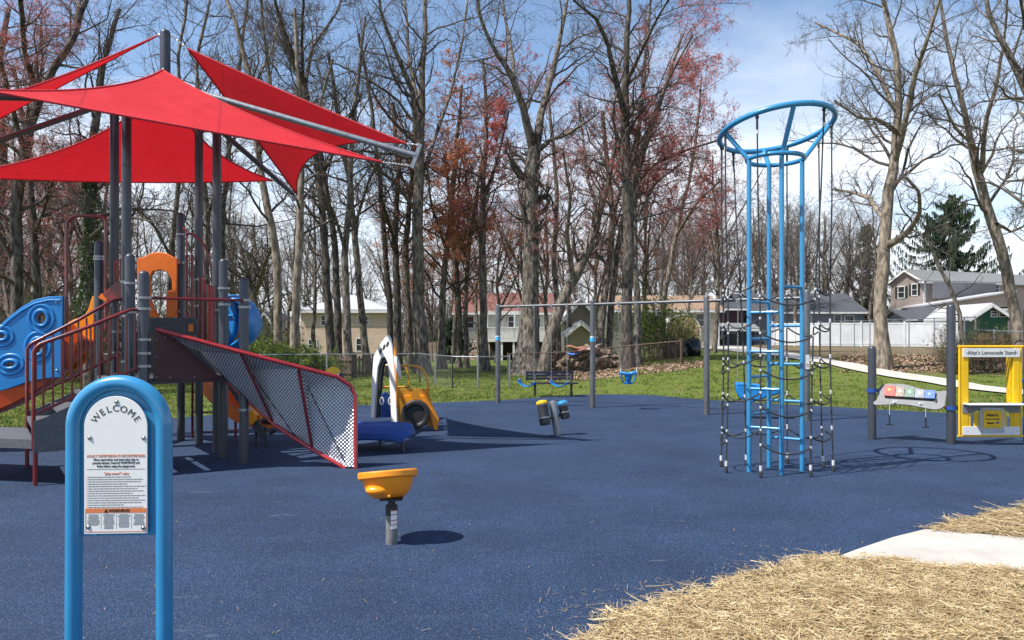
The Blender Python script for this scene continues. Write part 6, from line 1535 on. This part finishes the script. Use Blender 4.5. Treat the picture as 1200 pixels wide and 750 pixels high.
def belt_swing(h1, h2, y, label, col_):
    a, b_ = hang[h1], hang[h2]; z = EYE+(HZ-y)/F*a.y; r = thing('belt_swing', ((a.x+b_.x)/2, (a.y+b_.y)/2, z), label, 'swing', 'belt swings on the first bay')
    A = Vector((a.x, a.y, z+.16)); B = Vector((b_.x, b_.y, z+.10))
    d = (B-A); pth = smoothpath([A, A+d*.03-Vector((0, 0, .07)), A+d*.3-Vector((0, 0, .13)), A+d*.62-Vector((0, 0, .13)), A+d*.95-Vector((0, 0, .05)), B], 4)
    m = MB(); m.sweep([(-.07, -.008), (.07, -.008), (.07, .008), (-.07, .008)], pth); build('seat', m, col_, r)
    for P_, Q in ((a, A), (b_, B)):
        m = MB(); chain(m, P_-Vector((0, 0, .08)), Q+Vector((0, 0, .03))); m.ball(Q, .022, 8); build('chain', m, M['wire'], r)
belt_swing(608.5, 626, 452, 'blue belt swing hanging on the left, nearer the first swing post', M['blue'])
belt_swing(646, 664.5, 452, 'blue belt swing hanging on the right, nearer the second swing post', M['blue'])
# bucket seat (toddler)
a, b_ = hang[725], hang[745.5]; z = EYE+(HZ-449)/F*a.y
bs = thing('bucket_swing', ((a.x+b_.x)/2, a.y, z), 'small blue full-bucket toddler swing right of the second swing post', 'swing')
c0 = Vector(((a.x+b_.x)/2+.02, (a.y+b_.y)/2, z)); m = MB(); rx, ry = .185, .15
m.tube([c0+Vector((rx*math.cos(q), ry*math.sin(q), .24+.02*math.cos(2*q))) for q in np.linspace(0, 2*PI, 29)[:-1]], [.022]*28, 8, closed=True)
for q0 in (0, PI/2, PI, 3*PI/2):
    w0 = .5 if q0 in (0, PI) else .42; vs = []
    for i in range(7):
        t = i/6
        for j in range(5):
            q = q0+(j/4-.5)*2*lerp(w0, .28, t); rr = lerp(1, .5, t**2); vs.append(c0+Vector((rx*rr*math.cos(q), ry*rr*math.sin(q), .24-.24*t)))
    m.add(vs, [(i*5+j, i*5+j+1, (i+1)*5+j+1, (i+1)*5+j) for i in range(6) for j in range(4)])
m.lathe([(.09, -.005), (.1, .02), (.06, .03)], c0, 18)
so_ = build('seat', m, M['blue'], bs); q_ = so_.modifiers.new('s', 'SOLIDIFY'); q_.thickness = .014; q_.offset = 0
for P_, sx in ((a, -1), (b_, 1)):
    m = MB(); chain(m, P_-Vector((0, 0, .08)), c0+Vector((sx*rx, 0, .36))); m.tube([c0+Vector((sx*rx, .1, .25)), c0+Vector((sx*rx, 0, .36)), c0+Vector((sx*rx, -.1, .25))], .006, 6); build('chain', m, M['wire'], bs)
m = MB(); chain(m, hang[769]-Vector((0, 0, .08)), hang[769]-Vector((0, 0, .30))); o = build('chain_stub', m, M['wire'], sf)
# adaptive swing: big moulded reclining seat
a = hang[865]; zc = EYE+(HZ-468)/F*15.5
ad = thing('adaptive_swing', at(886, 468, 15.5), 'large moulded blue reclining swing seat seen through the climber', 'swing')
plS = Pl(((861-CX)/F*15.5, 15.5), ((913-CX)/F*15.3, 15.3))
side = [(861, 449), (862, 458), (866, 466), (873, 470), (882, 470.5), (892, 467.5), (900, 464), (911, 461.5), (914, 457), (911, 454), (905, 455), (896, 457), (891, 455), (889.5, 450.5), (876, 449), (864, 448)]
m = MB(); m.plate([plS.loop(side)], plS.A, plS.U, (0, 0, 1), .34, .03); se = build('seat', m, M['blue'], ad)
m = MB(); m.tube([plS.p3(*q)-Vector((0, .17, 0)) for q in ((862, 450), (872, 450), (882, 451), (887, 454), (893, 458), (904, 456), (911, 455))], .014, 8); build('seat_rim', m, M['blue'], se)
m = MB(); t1_, t2_ = plS.p3(864, 449), plS.p3(888, 451)
chain(m, a-Vector((0, 0, .08)), t1_+Vector((0, 0, .02))); build('chain', m, M['wire'], ad)
m = MB(); chain(m, a-Vector((0, 0, .3))+Vector((.75, -.4, .25)), t2_+Vector((0, .1, 0))); build('chain', m, M['wire'], ad)
m = MB(); chain(m, hang[908]-Vector((0, 0, .08)), plS.p3(911, 455)+Vector((0, .1, 0))); build('chain', m, M['wire'], ad)

# ---------------------------------------------------------------- park bench
bY = 21.6; bn = thing('park_bench', drop(650, bY), 'dark blue slatted metal bench on the grass behind the belt swings', 'bench')
m = MB()
A, B = at(617, 440, bY), at(671, 440, bY)
for z in (.085, 0, -.085): m.beam(A+Vector((0, .03*z, z)), B+Vector((0, .03*z, z)), .03, .07)
m.box(A, (.04, .06, .28)); m.box(B, (.04, .06, .28)); build('backrest', m, mat('dark_navy_slats', (.012, .018, .04), .3), bn, bevel=.008)
m = MB(); A, B = at(622, 449, bY-.3), at(677, 449, bY-.3)
for yv_ in (-.16, -.05, .06, .17): m.beam(A+Vector((0, yv_, 0)), B+Vector((0, yv_, 0)), .09, .035)
build('seat', m, M['black'], bn, bevel=.006)
for px in (627, 669.5):
    m = MB(); p = at(px, 449, bY-.2); g_ = terr(p.x, p.y); m.beam((p.x, p.y, g_-.05), (p.x, p.y, p.z), .06, .06, up=(0, 1, 0)); m.beam((p.x, p.y, p.z-.02), (p.x, p.y+.28, p.z+.3), .05, .05, up=(1, 0, 0)); m.beam((p.x, p.y-.25, p.z-.03), (p.x, p.y+.2, p.z-.03), .05, .05)
    build('leg', m, M['black'], bn)

# ---------------------------------------------------------------- play car
cy_ = 13.7; car = thing('play_car', at(478, 505, cy_), 'yellow and white toy car panel with a black tyre on the blue rubber', 'play car')
fp = Pl(((436-CX)/F*14.1, 14.1), ((468-CX)/F*13.35, 13.35))
outer = [(435.5, 490), (436.5, 450), (438.5, 418), (443, 409), (449, 399), (455, 392.5), (457.5, 396), (459.5, 405), (462, 425), (464, 450), (466, 495), (459.5, 494), (458.5, 470), (457, 440), (455, 424), (452, 418), (447, 420), (443.5, 430), (441.5, 450), (439.5, 490)]
m = MB(); m.plate([fp.loop(outer)], fp.A, fp.U, (0, 0, 1), .035, .006); fr_ = build('front_panel', m, M['white'], car)
for (px, py) in ((446.6, 411.5), (450.6, 407), (454.8, 403.5)):
    m = MB(); m.plate([fp.loop([(px+q[0], py+q[1]) for q in circ(0, 0, 1.5, 3.8, 20, rot=.3)])], fp.A-Vector((0, .02, 0)), fp.U, (0, 0, 1), .012, .002); o = build('grille_slot', m, M['ink'], fr_)
m = MB(); m.plate([fp.loop([(439.5, 490), (441.5, 450), (443.5, 430), (447, 420), (452, 418), (453, 424), (449, 424), (446.5, 432), (444.5, 452), (443, 489)])], fp.A+Vector((.03, .05, 0)), fp.U, (0, 0, 1), .05, .004); build('arch_lining', m, M['black'], car)
m = MB(); q = at(451, 478, 13.8); m.plate([[((px-451)/F*13.8, (478-py)/F*13.8) for px, py in ((446, 489), (447, 462), (451, 459), (456, 462), (458, 489))]], q+Vector((0, 0, 0)), (1, .3, 0), (0, 0, 1), .05, .005); dsh = build('dashboard', m, M['navy'], car)
for px in (447.5, 457.5):
    m = MB(); m.tube([at(px, 470+4.2*math.sin(a), 13.7)+Vector((2.0/F*13.7*math.cos(a), 0, 0)) for a in np.linspace(0, 2*PI, 15)[:-1]], .012, 8, closed=True); build('play_dial', m, M['white'], dsh)
m = MB(); q = at(466, 430, 13.5); m.lathe([(.15, -.02), (.17, -.015), (.17, .02), (.12, .03), (.03, .03)], q, 24, Matrix.Rotation(math.radians(78), 3, 'Y')); m.v = [Vector((v.x, v.y, q.z+(v.z-q.z)*1.2)) for v in m.v]; build('side_disc', m, M['white'], car)
m = MB(); m.plate([[((px-464)/F*13.6, (430-py)/F*13.6) for px, py in ((458.5, 404), (461.5, 405), (463.5, 494), (467.5, 494), (466, 440), (464, 408), (461.5, 400))]], at(464, 430, 13.45), fp.U, (0, 0, 1), .03, .003); build('edge_board', m, M['amber'], car)
# tubular cage
m = MB()
cage = smoothpath([at(466, 428.5, 13.9), at(486, 429, 13.6), at(495, 433, 13.5), at(500, 443, 13.45), (at(503, 456, 13.45))], 5); m.tube(cage, .022, 10)
m.tube([at(450, 428, 14.3), at(474, 428.5, 14.2)], .02, 10)
cage2 = smoothpath([at(466, 428, 14.3), at(474, 430, 14.3), at(478, 437, 14.3), at(480, 453, 14.3)], 5); m.tube(cage2, .02, 10); m.tube([at(448, 453.5, 14.3), at(482, 453.5, 14.3)], .022, 10)
build('roll_cage', m, mat('mustard_pipe', (.62, .30, .01), .35, 0, (.52, .24, .01), 6, .02, coat=.3), car)
sdp = Pl(((465-CX)/F*13.45, 13.45), ((516-CX)/F*13.5, 13.5)); m = MB()
m.plate([sdp.loop([(465.5, 494), (465.5, 455.5), (503, 455.5), (505, 470), (508, 478), (512, 500), (502, 500), (500, 494)])], sdp.A, sdp.U, (0, 0, 1), .04, .006); bdy = build('body_panel', m, mat('mustard_panel', (.55, .25, .01), .45, 0, (.47, .21, .01), 5, .03), car)
for lp in ([(474, 463), (482, 463), (486, 468), (483, 474), (475, 476)], [(492, 463), (501, 463), (508, 476), (515, 491), (513, 503), (509.5, 503.5), (505, 488), (497, 472)]):
    m = MB(); m.plate([sdp.loop(lp)], sdp.A-Vector((0, .06, 0)), sdp.U, (0, 0, 1), .09, .008); build('fender', m, M['amber'], car)
tc = at(487.3, 485.5, 13.3); m = MB(); R_ = 17.2/F*13.3
RT = Matrix.Rotation(PI/2, 3, 'X')
m.lathe([(R_*.60, .05), (R_*.72, .085), (R_*.9, .085), (R_*.985, .06), (R_, .0), (R_*.985, -.06), (R_*.9, -.085), (R_*.7, -.07), (R_*.60, -.05)], tc, 40, RT); ty = build('tyre', m, M['rubber'], car)
m = MB(); m.lathe([(.02, .035), (R_*.2, .045), (R_*.3, .04), (R_*.34, .02), (R_*.58, .03), (R_*.63, .06), (R_*.63, -.04), (.02, -.04)], tc, 32, RT); build('wheel', m, mat('black_gloss_plastic', (.02, .02, .022), .25), ty)
m = MB()
for j in range(4): a = j*PI/2+.4; m.ball(tc+Vector((R_*.46*math.cos(a), -.035, R_*.46*math.sin(a))), .012, 8)
build('wheel_bolt', m, M['clamp'], ty)
# ---------------------------------------------------------------- blue moulded balance bench
bY2 = 11.1; bb2 = thing('balance_bench', at(450, 520, bY2), 'royal blue ribbed plastic bench on short legs right of the climbing ramp', 'bench')
m = MB(); A = at(398, 504, bY2); B = at(478, 500, bY2)
path = smoothpath([at(402, 500, bY2+.2), at(430, 500, bY2+.1), at(455, 500.5, bY2), at(470, 501.5, bY2-.02), at(477, 504, bY2-.03), at(481, 509, bY2-.03)], 5)
prof = []
for i in range(13):
    t = i/12; prof.append((lerp(-.36, .36, t), .045+.018*math.cos(t*PI*6)*(.2 < t < .8)-(.06 if t in (0, 1) else 0)))
prof += [(.385, -.05), (.385, -.13), (.35, -.15), (-.35, -.15), (-.385, -.13), (-.385, -.05)]
m.sweep(prof, path); build('seat', m, M['navy'], bb2)
for (px, py, Y) in ((446, 523, 11.42), (472.5, 529, 10.9)):
    m = MB(); p = at(px, py, Y); m.tube([(p.x, Y, 0), (p.x-.03, Y, .36)], .026, 12); build('leg', m, M['post'], bb2)
# ---------------------------------------------------------------- yellow wheel toy behind the ramp
wt = thing('roller_toy', at(391, 480, 12.0), 'yellow wheel-shaped toy peeking over the top of the metal climbing ramp', 'play toy')
q = at(390, 440, 12.0); m = MB(); m.lathe([(.05, .06), (.12, .06), (.135, .035), (.135, .014), (.122, .007), (.122, -.007), (.135, -.014), (.135, -.045), (.11, -.06), (.04, -.06)], q, 26, Matrix.Rotation(math.radians(70), 3, 'Y') @ Matrix.Rotation(math.radians(55), 3, 'X')); build('wheel', m, M['yellow'], wt)
m = MB(); m.ball(at(398, 442, 11.9), .07, 14, (.9, 1, 1.1)); build('hub', m, M['black'], wt)
m = MB(); m.tube([(q.x, q.y+.05, 0), (q.x, q.y+.05, q.z)], .04, 14); build('post', m, M['post'], wt)

# ---------------------------------------------------------------- rope climber tower
cc = Vector((3.20, 9.28, 0)); cl_ = thing('rope_climber', cc, 'tall light blue ladder tower with tilted crown ring and black climbing ropes', 'climbing tower')
cr = Vector((3.256, 9.47, 0))
def ring_z(v): return 4.185+.099*(v.x-cr.x)-.161*(v.y-cr.y)
pang = [math.radians(a) for a in (188, 84, -92, 2)]; PP = [cc+Vector((math.cos(a), math.sin(a), 0))*.325 for a in pang]
PP[1] = Vector((3.20, 9.56, 0)); PP[2] = Vector((3.17, 9.03, 0)); PP[0] = Vector((2.855, 9.25, 0)); PP[3] = Vector((3.51, 9.29, 0))
for p in PP:
    m = MB(); m.tube([(p.x, p.y, -.03), (p.x, p.y, 3.77)], .028, 16); po = build('post', m, M['sky_blue'], cl_)
m = MB(); c0 = cc.copy(); c0.z = 3.77; c0.x = 3.185; c0.y = 9.285
m.tube(arc3(c0, (1, 0, 0), (0, 1, 0), .328, 0, 2*PI, 41)[:-1], .028, 14, closed=True); build('lower_ring', m, M['sky_blue'], cl_)
def crown(a, r=.674): v = cr+Vector((math.cos(a)*r, math.sin(a)*r, 0)); v.z = ring_z(v); return v
m = MB(); m.tube([crown(a) for a in np.linspace(0, 2*PI, 65)[:-1]], .034, 16, closed=True); build('crown_ring', m, M['sky_blue'], cl_)
for p, a in zip(PP, pang): m = MB(); m.tube([Vector((p.x, p.y, 3.75)), crown(a)], .028, 14); build('strut', m, M['sky_blue'], cl_)
for i, j, ys_ in ((0, 2, (366, 412, 456, 501.5)), (1, 3, (381.8, 426.5, 469.7, 513.6)), (0, 1, (354, 397, 441, 484)), (2, 3, (336,))):
    for y in ys_:
        Ym = (PP[i].y+PP[j].y)/2; z = EYE+(HZ-y)/F*Ym; m = MB(); m.tube([Vector((PP[i].x, PP[i].y, z)), Vector((PP[j].x, PP[j].y, z))], .018, 12); build('rung', m, M['sky_blue'], cl_)
bots = [gnd(845, 547), gnd(851, 554), gnd(891.5, 560), gnd(950, 559), gnd(976.5, 553), gnd(964.5, 548), gnd(922.7, 543.6), gnd(874.5, 546)]
ropes = []
for g_ in bots:
    a = math.atan2(g_.y-cc.y, g_.x-cc.x); t_ = crown(a, .665); t_.z -= .05
    ropes.append((t_, g_+Vector((0, 0, .05))))
def rp_at(i, z):
    t_, b2 = ropes[i % 8]; u_ = (z-b2.z)/(t_.z-b2.z); p = b2.lerp(t_, u_); o_ = (p-cc); o_.z = 0
    return p+o_.normalized()*(.03*math.sin(PI*min(1, u_*1.3))*-1)
for i, (t_, b2) in enumerate(ropes):
    m = MB(); zs = np.linspace(b2.z, t_.z-.1, 16); m.tube([rp_at(i, z) for z in zs], .0095, 8); ro_ = build('rope', m, M['rope'], cl_)
    m = MB(); m.tube([t_+Vector((0, 0, .02)), t_-Vector((0, 0, .16))], [.013, .015], 10); m.ball(t_, .024, 10); build('shackle', m, M['black'], ro_)
    m = MB(); m.tube([b2+Vector((0, 0, .03)), b2+Vector((0, 0, .09))], .017, 10); build('ferrule', m, M['nylon'], ro_); m = MB(); m.tube([t_-Vector((0, 0, .20)), t_-Vector((0, 0, .15))], .015, 10); build('ferrule', m, M['nylon'], ro_)
    m = MB(); m.tube([b2-Vector((0, 0, .05)), b2+Vector((0, 0, .01)), b2+Vector((0, 0, .03))], [.022, .022, .012], 12); build('anchor', m, M['black'], ro_)
lv = {0: (.60, 1.02, 1.46, 1.86), 1: (.40, .80, 1.24, 1.66), 2: (.50, .95, 1.38, 1.80)}
net = MB(); fer = MB()
for i in range(8):
    z0s = [.48, .56, .44, .52, .60, .47, .55, .50][i]
    for kx in range(5):
        z = z0s-.06+kx*.43; a, b_ = rp_at(i, z), rp_at(i+1, z+(.05 if i % 2 else -.04))
        mid = (a+b_)/2-Vector((0, 0, .09)); out = (mid-cc); out.z = 0; mid += out.normalized()*.05
        L = [(1-t)**2*a+2*t*(1-t)*(mid*2-(a+b_)/2)+t*t*b_ for t in np.linspace(0, 1, 11)]
        net = MB(); net.tube(L, .0095, 6); cr_ = build('cross_rope', net, M['rope'], cl_)
        for q in (a, b_): fer = MB(); fer.tube([q-Vector((0, 0, .014)), q+Vector((0, 0, .014))], .0135, 8); build('ferrule', fer, M['nylon'], cr_)

# ---------------------------------------------------------------- music panel on two posts
p1 = gnd(1022, 514.7); p2_ = gnd(1114.6, 520.2); mpn = thing('music_panel', p1, 'grey wavy metallophone panel with coloured bars between two grey posts', 'play panel')
for p, top in ((p1, 405), (p2_, 356)):
    m = MB(); m.post(p.x, p.y, -.05, EYE+(HZ-top)/F*p.y, .063, 24); build('post', m, M['post'], mpn)
T_ = [(165, 465), (172, 455), (192, 440), (194, 410), (197, 383), (206, 365), (222, 354), (260, 349), (300, 350), (340, 352), (380, 360), (430, 376), (475, 388), (520, 394), (560, 394), (600, 390), (602, 400), (592, 425), (590, 450), (584, 478), (570, 492), (545, 500), (520, 501), (480, 495), (440, 486), (400, 479), (360, 473), (320, 471), (270, 471), (220, 474), (180, 475)]
Uq = (p2_-p1).normalized(); tl = math.radians(50)
# board leans back: top edge away from the viewer
cen = at(1068, 465, (p1.y+p2_.y)/2); Nb = Vector((Uq.y, -Uq.x, 0)); Vv = Vector((0, 0, math.sin(tl)))-Nb*math.cos(tl)
def board_q(px, py):
    d = Vector(((px-CX)/F, 1, (HZ-py)/F)); C = Vector((0, 0, EYE)); n = Uq.cross(Vv); t = (cen-C).dot(n)/d.dot(n); p = C+d*t; return ((p-cen).dot(Uq), (p-cen).dot(Vv)), p
def bl_(pts): return [board_q(990+x/5, 380+y/5)[0] for x, y in pts]
nB = Uq.cross(Vv).normalized(); nB = nB if nB.y < 0 else -nB
m = MB(); m.plate([bl_(T_)], cen, Uq, Vv, .02, .003); bo = build('panel', m, M['greypanel'], mpn)
cols = [('red', (.42, .08, .06)), ('tan', (.25, .19, .15)), ('green', (.12, .18, .14)), ('grey', (.22, .22, .24)), ('blue', (.07, .14, .36))]
xs_ = [232, 297, 350, 411, 467, 531]
for i, (nm, c_) in enumerate(cols):
    def yt(x): return 369+(x-232)*.112
    def yb(x): return 430+(x-232)*.065
    l_, r_ = xs_[i]+1.5, xs_[i+1]-1.5
    m = MB(); m.plate([bl_([(l_-3, yb(l_)), (l_+3, yt(l_)), (r_+3, yt(r_)), (r_-2, yb(r_))])], cen+nB*.05, Uq, Vv, .03, .004); bo_ = build('chime_bar', m, mat(nm+'_bar', c_, .45, 0, tuple(v*1.5 for v in c_), 30, contrast=(.45, .7)), mpn)
    m = MB(); r = random.Random(i)
    cx0 = (l_+r_)/2
    if i in (0, 4):
        p_ = [(cx0-12, yt(cx0)+18), (cx0-4, yt(cx0)+10), (cx0+2, yt(cx0)+20), (cx0+14, yt(cx0)+14), (cx0+6, yt(cx0)+28), (cx0-10, yt(cx0)+36)]
    else: p_ = [(cx0-8, yt(cx0)+14), (cx0+8, yt(cx0)+16), (cx0+12, yt(cx0)+30), (cx0-2, yt(cx0)+38), (cx0-12, yt(cx0)+28)]
    m.plate([bl_(p_)], cen+nB*.067, Uq, Vv, .002); build('bar_print', m, [mat('faded_yellow_print', (.62, .34, .12), .6), mat('faded_tan_print', (.5, .43, .37), .6), mat('pale_green_print', (.30, .40, .32), .5), mat('faded_grey_print', (.5, .5, .5), .6), mat('pale_blue_print', (.22, .34, .60), .5)][i], bo_)
m = MB(); m.plate([bl_([(236, 434), (520, 452), (536, 462), (540, 448), (534, 420), (528, 418), (520, 440), (240, 424)])], cen+nB*.022, Uq, Vv, .022); build('bar_mount', m, M['black'], mpn)  # black plate drawn as the shadow beneath the chime bars
for x, xx, y0, yb_ in ((297, 262, 458, 588), (450, 474, 467, 603)):
    pc_ = board_q(990+xx/5, 380+(y0+14)/5)[1]; m = MB(); _, p = board_q(990+x/5, 380+y0/5); m.box(p+nB*.02, (.07, .04, .035)); cb = build('cord_clip', m, M['white'], mpn)
    bq = at(990+xx/5, 380+yb_/5, pc_.y-.03); m = MB(); tq = at(990+xx/5, 380+(yb_-58)/5, pc_.y-.03); m.tube([pc_+nB*.02, tq], .003, 6); build('cord', m, M['white'], cb)
    m = MB(); m.tube([tq, bq], .012, 10); m.box(bq, (.10, .035, .018)); build('beater', m, M['black'], cb)
for (p, x, y) in ((p1, 159, 387), (p2_, 628, 490)):
    m = MB(); q = at(990+x/5, 380+y/5, p.y); m.lathe([(.064, -.03), (.08, -.03), (.08, .03), (.064, .03)], (p.x, p.y, q.z), 22); m.box((p.x+(.09 if x > 300 else .07), p.y, q.z), (.05, .04, .05)); build('clamp', m, M['navy'], mpn)
m = MB(); p = at(1109, 477.5, p2_.y); m.tube([p-Vector((.07, 0, 0)), p+Vector((.04, 0, 0))], .012, 8); build('tie', m, M['orange'], mpn)

# ---------------------------------------------------------------- lemonade stand play panel
lY = 11.62; ls = thing('lemonade_stand', at(1160, 510, lY), 'yellow play shop front with a white sign and grey counter at the right edge', 'play panel')
lq = Pl(((1124-CX)/F*lY, lY), ((1197-CX)/F*(lY+.02), lY+.02))
def LZ(x, y): return (990+x/5, 380+y/5)
def rect(x0, y0, x1, y1): return lq.loop([LZ(x0, y1), LZ(x1, y1), LZ(x1, y0), LZ(x0, y0)])
def lplate(nm, loops, off, th, mm, bev=.003, par=None):
    m = MB(); m.plate(loops, lq.A-Vector((0, off, 0)), lq.U, (0, 0, 1), th, bev); return build(nm, m, mm, par or ls)
fr_ = MB()
for a_, b_ in (((672, 130), (672, 658)), ((1030, 130), (1030, 658)), ((662, 130), (1045, 130)), ((662, 655), (1045, 655))):
    fr_.tube([lq.p3(*LZ(*a_)), lq.p3(*LZ(*b_))], .017, 12)
build('frame', fr_, M['yellow'], ls)
for x0, x1 in ((682, 718), (984, 1020)): lplate('upright', [rect(x0, 140, x1, 645)], 0, .04, M['yellow'])
for x0, x1 in ((720, 730), (972, 982)): lplate('upright_edge', [rect(x0, 195, x1, 460)], -.06, .09, mat('deep_yellow', (.70, .42, .005), .45), .003)
for x0, x1, y0 in ((720, 735, 520), (754, 782, 520), (921, 945, 520), (968, 984, 520)): lplate('slat', [rect(x0, y0, x1, 600)], .005, .02, M['yellow'])
hb = lplate('header_board', [rect(685, 141, 1018, 192)], .03, .016, M['white'])
m = MB(); v = lq.p3(*LZ(852, 166)); lm = mat('dark_brown_ink', (.07, .065, .045), .6)
m.text("Alex's Lemonade Stand", .085, v-Vector((0, .041, 0)), lq.U, (0, 0, 1), width=285/5/F*lY, depth=.001)
for x in (706, 1000): m.ball(lq.p3(*LZ(x, 166))-Vector((0, .041, 0)), .007, 8)
m.v = [Vector(v_) for v_ in m.v]; build('header_lettering', m, lm, hb, smooth=False)
# slanted grey counter
m = MB(); c1_, c2_ = lq.p3(*LZ(686, 465)), lq.p3(*LZ(1024, 465)); m.box((c1_+c2_)/2-Vector((0, .10, 0)), ((c2_-c1_).length, .26, .016)); ct = build('counter', m, M['white'], ls, bevel=.003)
lplate('counter_front', [lq.loop([LZ(684, 520), LZ(742, 520), LZ(770, 505), LZ(930, 505), LZ(960, 518), LZ(1022, 518), LZ(1022, 472), LZ(684, 472)])], .02, .016, M['greypanel'])
lplate('base_board', [rect(686, 598, 1020, 648)], .02, .016, M['white'])
pp_ = lplate('logo_frame', [rect(783, 487, 922, 632)], .045, .014, mat('silver_panel', (.45, .47, .5), .4, .3)); lplate('logo_board', [rect(797, 503, 908, 606)], .058, .010, M['yellow'], .002, pp_)
m = MB(); o_ = Vector((0, .0665, 0)); W_ = 84/5/F*lY
m.text("Alex's", .062, lq.p3(*LZ(848, 530))-o_, lq.U, (0, 0, 1), width=W_*.86, bold=.0018); m.text('Lemonade', .03, lq.p3(*LZ(850, 552))-o_, lq.U, (0, 0, 1), width=W_, bold=.0012); m.text('Stand', .042, lq.p3(*LZ(838, 576))-o_, lq.U, (0, 0, 1), width=W_*.5, bold=.0018)
m.box(lq.p3(*LZ(850, 596))-o_, (W_, .001, .004)); build('logo_lettering', m, M['ink'], pp_, smooth=False)
m = MB(); c_ = lq.p3(*LZ(879, 575))-o_; m.ball(c_, .019, 14, (1.15, .25, .85)); m.ball(c_+Vector((.015, 0, .016)), .006, 8); build('logo_emblem', m, M['navy'], pp_)
for x, y in ((792, 494), (914, 494), (792, 626), (914, 626), (710, 625), (998, 625), (998, 494)): m = MB(); m.ball(lq.p3(*LZ(x, y))-Vector((0, .055, 0)), .006, 8); build('bolt', m, M['ink'], ls)
pR = gnd(1204.5, 517); m = MB(); m.post(pR.x, pR.y, -.05, 2.1, .063, 22); po = build('post', m, M['post'], ls)
m = MB()
for y in (340, 480): z = EYE+(HZ-(380+y/5))/F*lY; m.lathe([(.064, z-.03), (.08, z-.03), (.08, z+.03), (.064, z+.03)], (pR.x, pR.y, 0), 20); m.box((pR.x-.09, pR.y-.02, z), (.05, .04, .04))
build('clamp', m, M['navy'], po)
# ================================================================== camera, light, sky
cam = bpy.data.cameras.new('camera'); cam.sensor_width = 36; cam.lens = 36*F/1200; cam.shift_y = (HZ-375)/1200.0; cam.clip_end = 2000; cam.clip_start = .05
co = bpy.data.objects.new('camera', cam); col.objects.link(co); co.location = (0, 0, EYE); co.rotation_euler = (PI/2, 0, 0); scene.camera = co
EL, AZ = math.radians(55.5), math.radians(25)     # shadows run right and a little away
sd = bpy.data.lights.new('sun', 'SUN'); sd.energy = 5.0; sd.angle = math.radians(.5); sd.color = (1, .955, .885)
so = bpy.data.objects.new('sun', sd); col.objects.link(so)
S_ = Vector((-math.cos(AZ)*math.cos(EL), -math.sin(AZ)*math.cos(EL), math.sin(EL))); so.rotation_euler = S_.to_track_quat('Z', 'Y').to_euler(); so.location = (0, 0, 30)
w = bpy.data.worlds.new('World'); scene.world = w; w.use_nodes = True; nt = w.node_tree; N = nt.nodes; L = nt.links
bg = N['Background']; bg.inputs[1].default_value = .128
sky = N.new('ShaderNodeTexSky'); sky.sky_type = 'NISHITA'; sky.sun_disc = False; sky.sun_elevation = EL; sky.sun_rotation = math.atan2(S_.x, S_.y) % (2*PI)
sky.air_density = 1.0; sky.dust_density = .35; sky.ozone_density = 1.7
tc = N.new('ShaderNodeTexCoord'); sp = N.new('ShaderNodeSeparateXYZ'); L.new(tc.outputs['Generated'], sp.inputs[0])
def mth(op, a, b=None, c=None):
    n = N.new('ShaderNodeMath'); n.operation = op
    for i, v in enumerate((a, b, c)):
        if v is None: continue
        if isinstance(v, (int, float)): n.inputs[i].default_value = v
        else: L.new(v, n.inputs[i])
    return n.outputs[0]
zc = mth('ADD', mth('MAXIMUM', sp.outputs[2], 0.0), .12)
cb = N.new('ShaderNodeCombineXYZ'); L.new(mth('DIVIDE', sp.outputs[0], zc), cb.inputs[0]); L.new(mth('DIVIDE', sp.outputs[1], zc), cb.inputs[1])
n1 = N.new('ShaderNodeTexNoise'); n1.inputs['Scale'].default_value = .75; n1.inputs['Detail'].default_value = 9; n1.inputs['Roughness'].default_value = .56; n1.inputs['Distortion'].default_value = .35
mp = N.new('ShaderNodeMapping'); mp.inputs['Location'].default_value = (1.3, .7, 0); mp.inputs['Scale'].default_value = (.8, 1.25, 1); L.new(cb.outputs[0], mp.inputs[0]); L.new(mp.outputs[0], n1.inputs['Vector'])
# cloud cover thickens towards the horizon
el = N.new('ShaderNodeMapRange'); el.inputs[1].default_value = .05; el.inputs[2].default_value = .40; el.inputs[3].default_value = .40; el.inputs[4].default_value = -.10; L.new(sp.outputs[2], el.inputs[0])
cov = mth('ADD', n1.outputs[0], el.outputs[0])
cr = N.new('ShaderNodeMapRange'); cr.inputs[1].default_value = .50; cr.inputs[2].default_value = .80; cr.inputs[3].default_value = 0; cr.inputs[4].default_value = .9; L.new(cov, cr.inputs[0])
mx = N.new('ShaderNodeMix'); mx.data_type = 'RGBA'; L.new(cr.outputs[0], mx.inputs[0]); L.new(sky.outputs[0], mx.inputs[6]); mx.inputs[7].default_value = (6.0, 6.3, 6.8, 1)
L.new(mx.outputs[2], bg.inputs[0])
scene.view_settings.view_transform = 'Standard'; scene.view_settings.look = 'None'; scene.view_settings.gamma = 1; scene.view_settings.exposure = 0.62
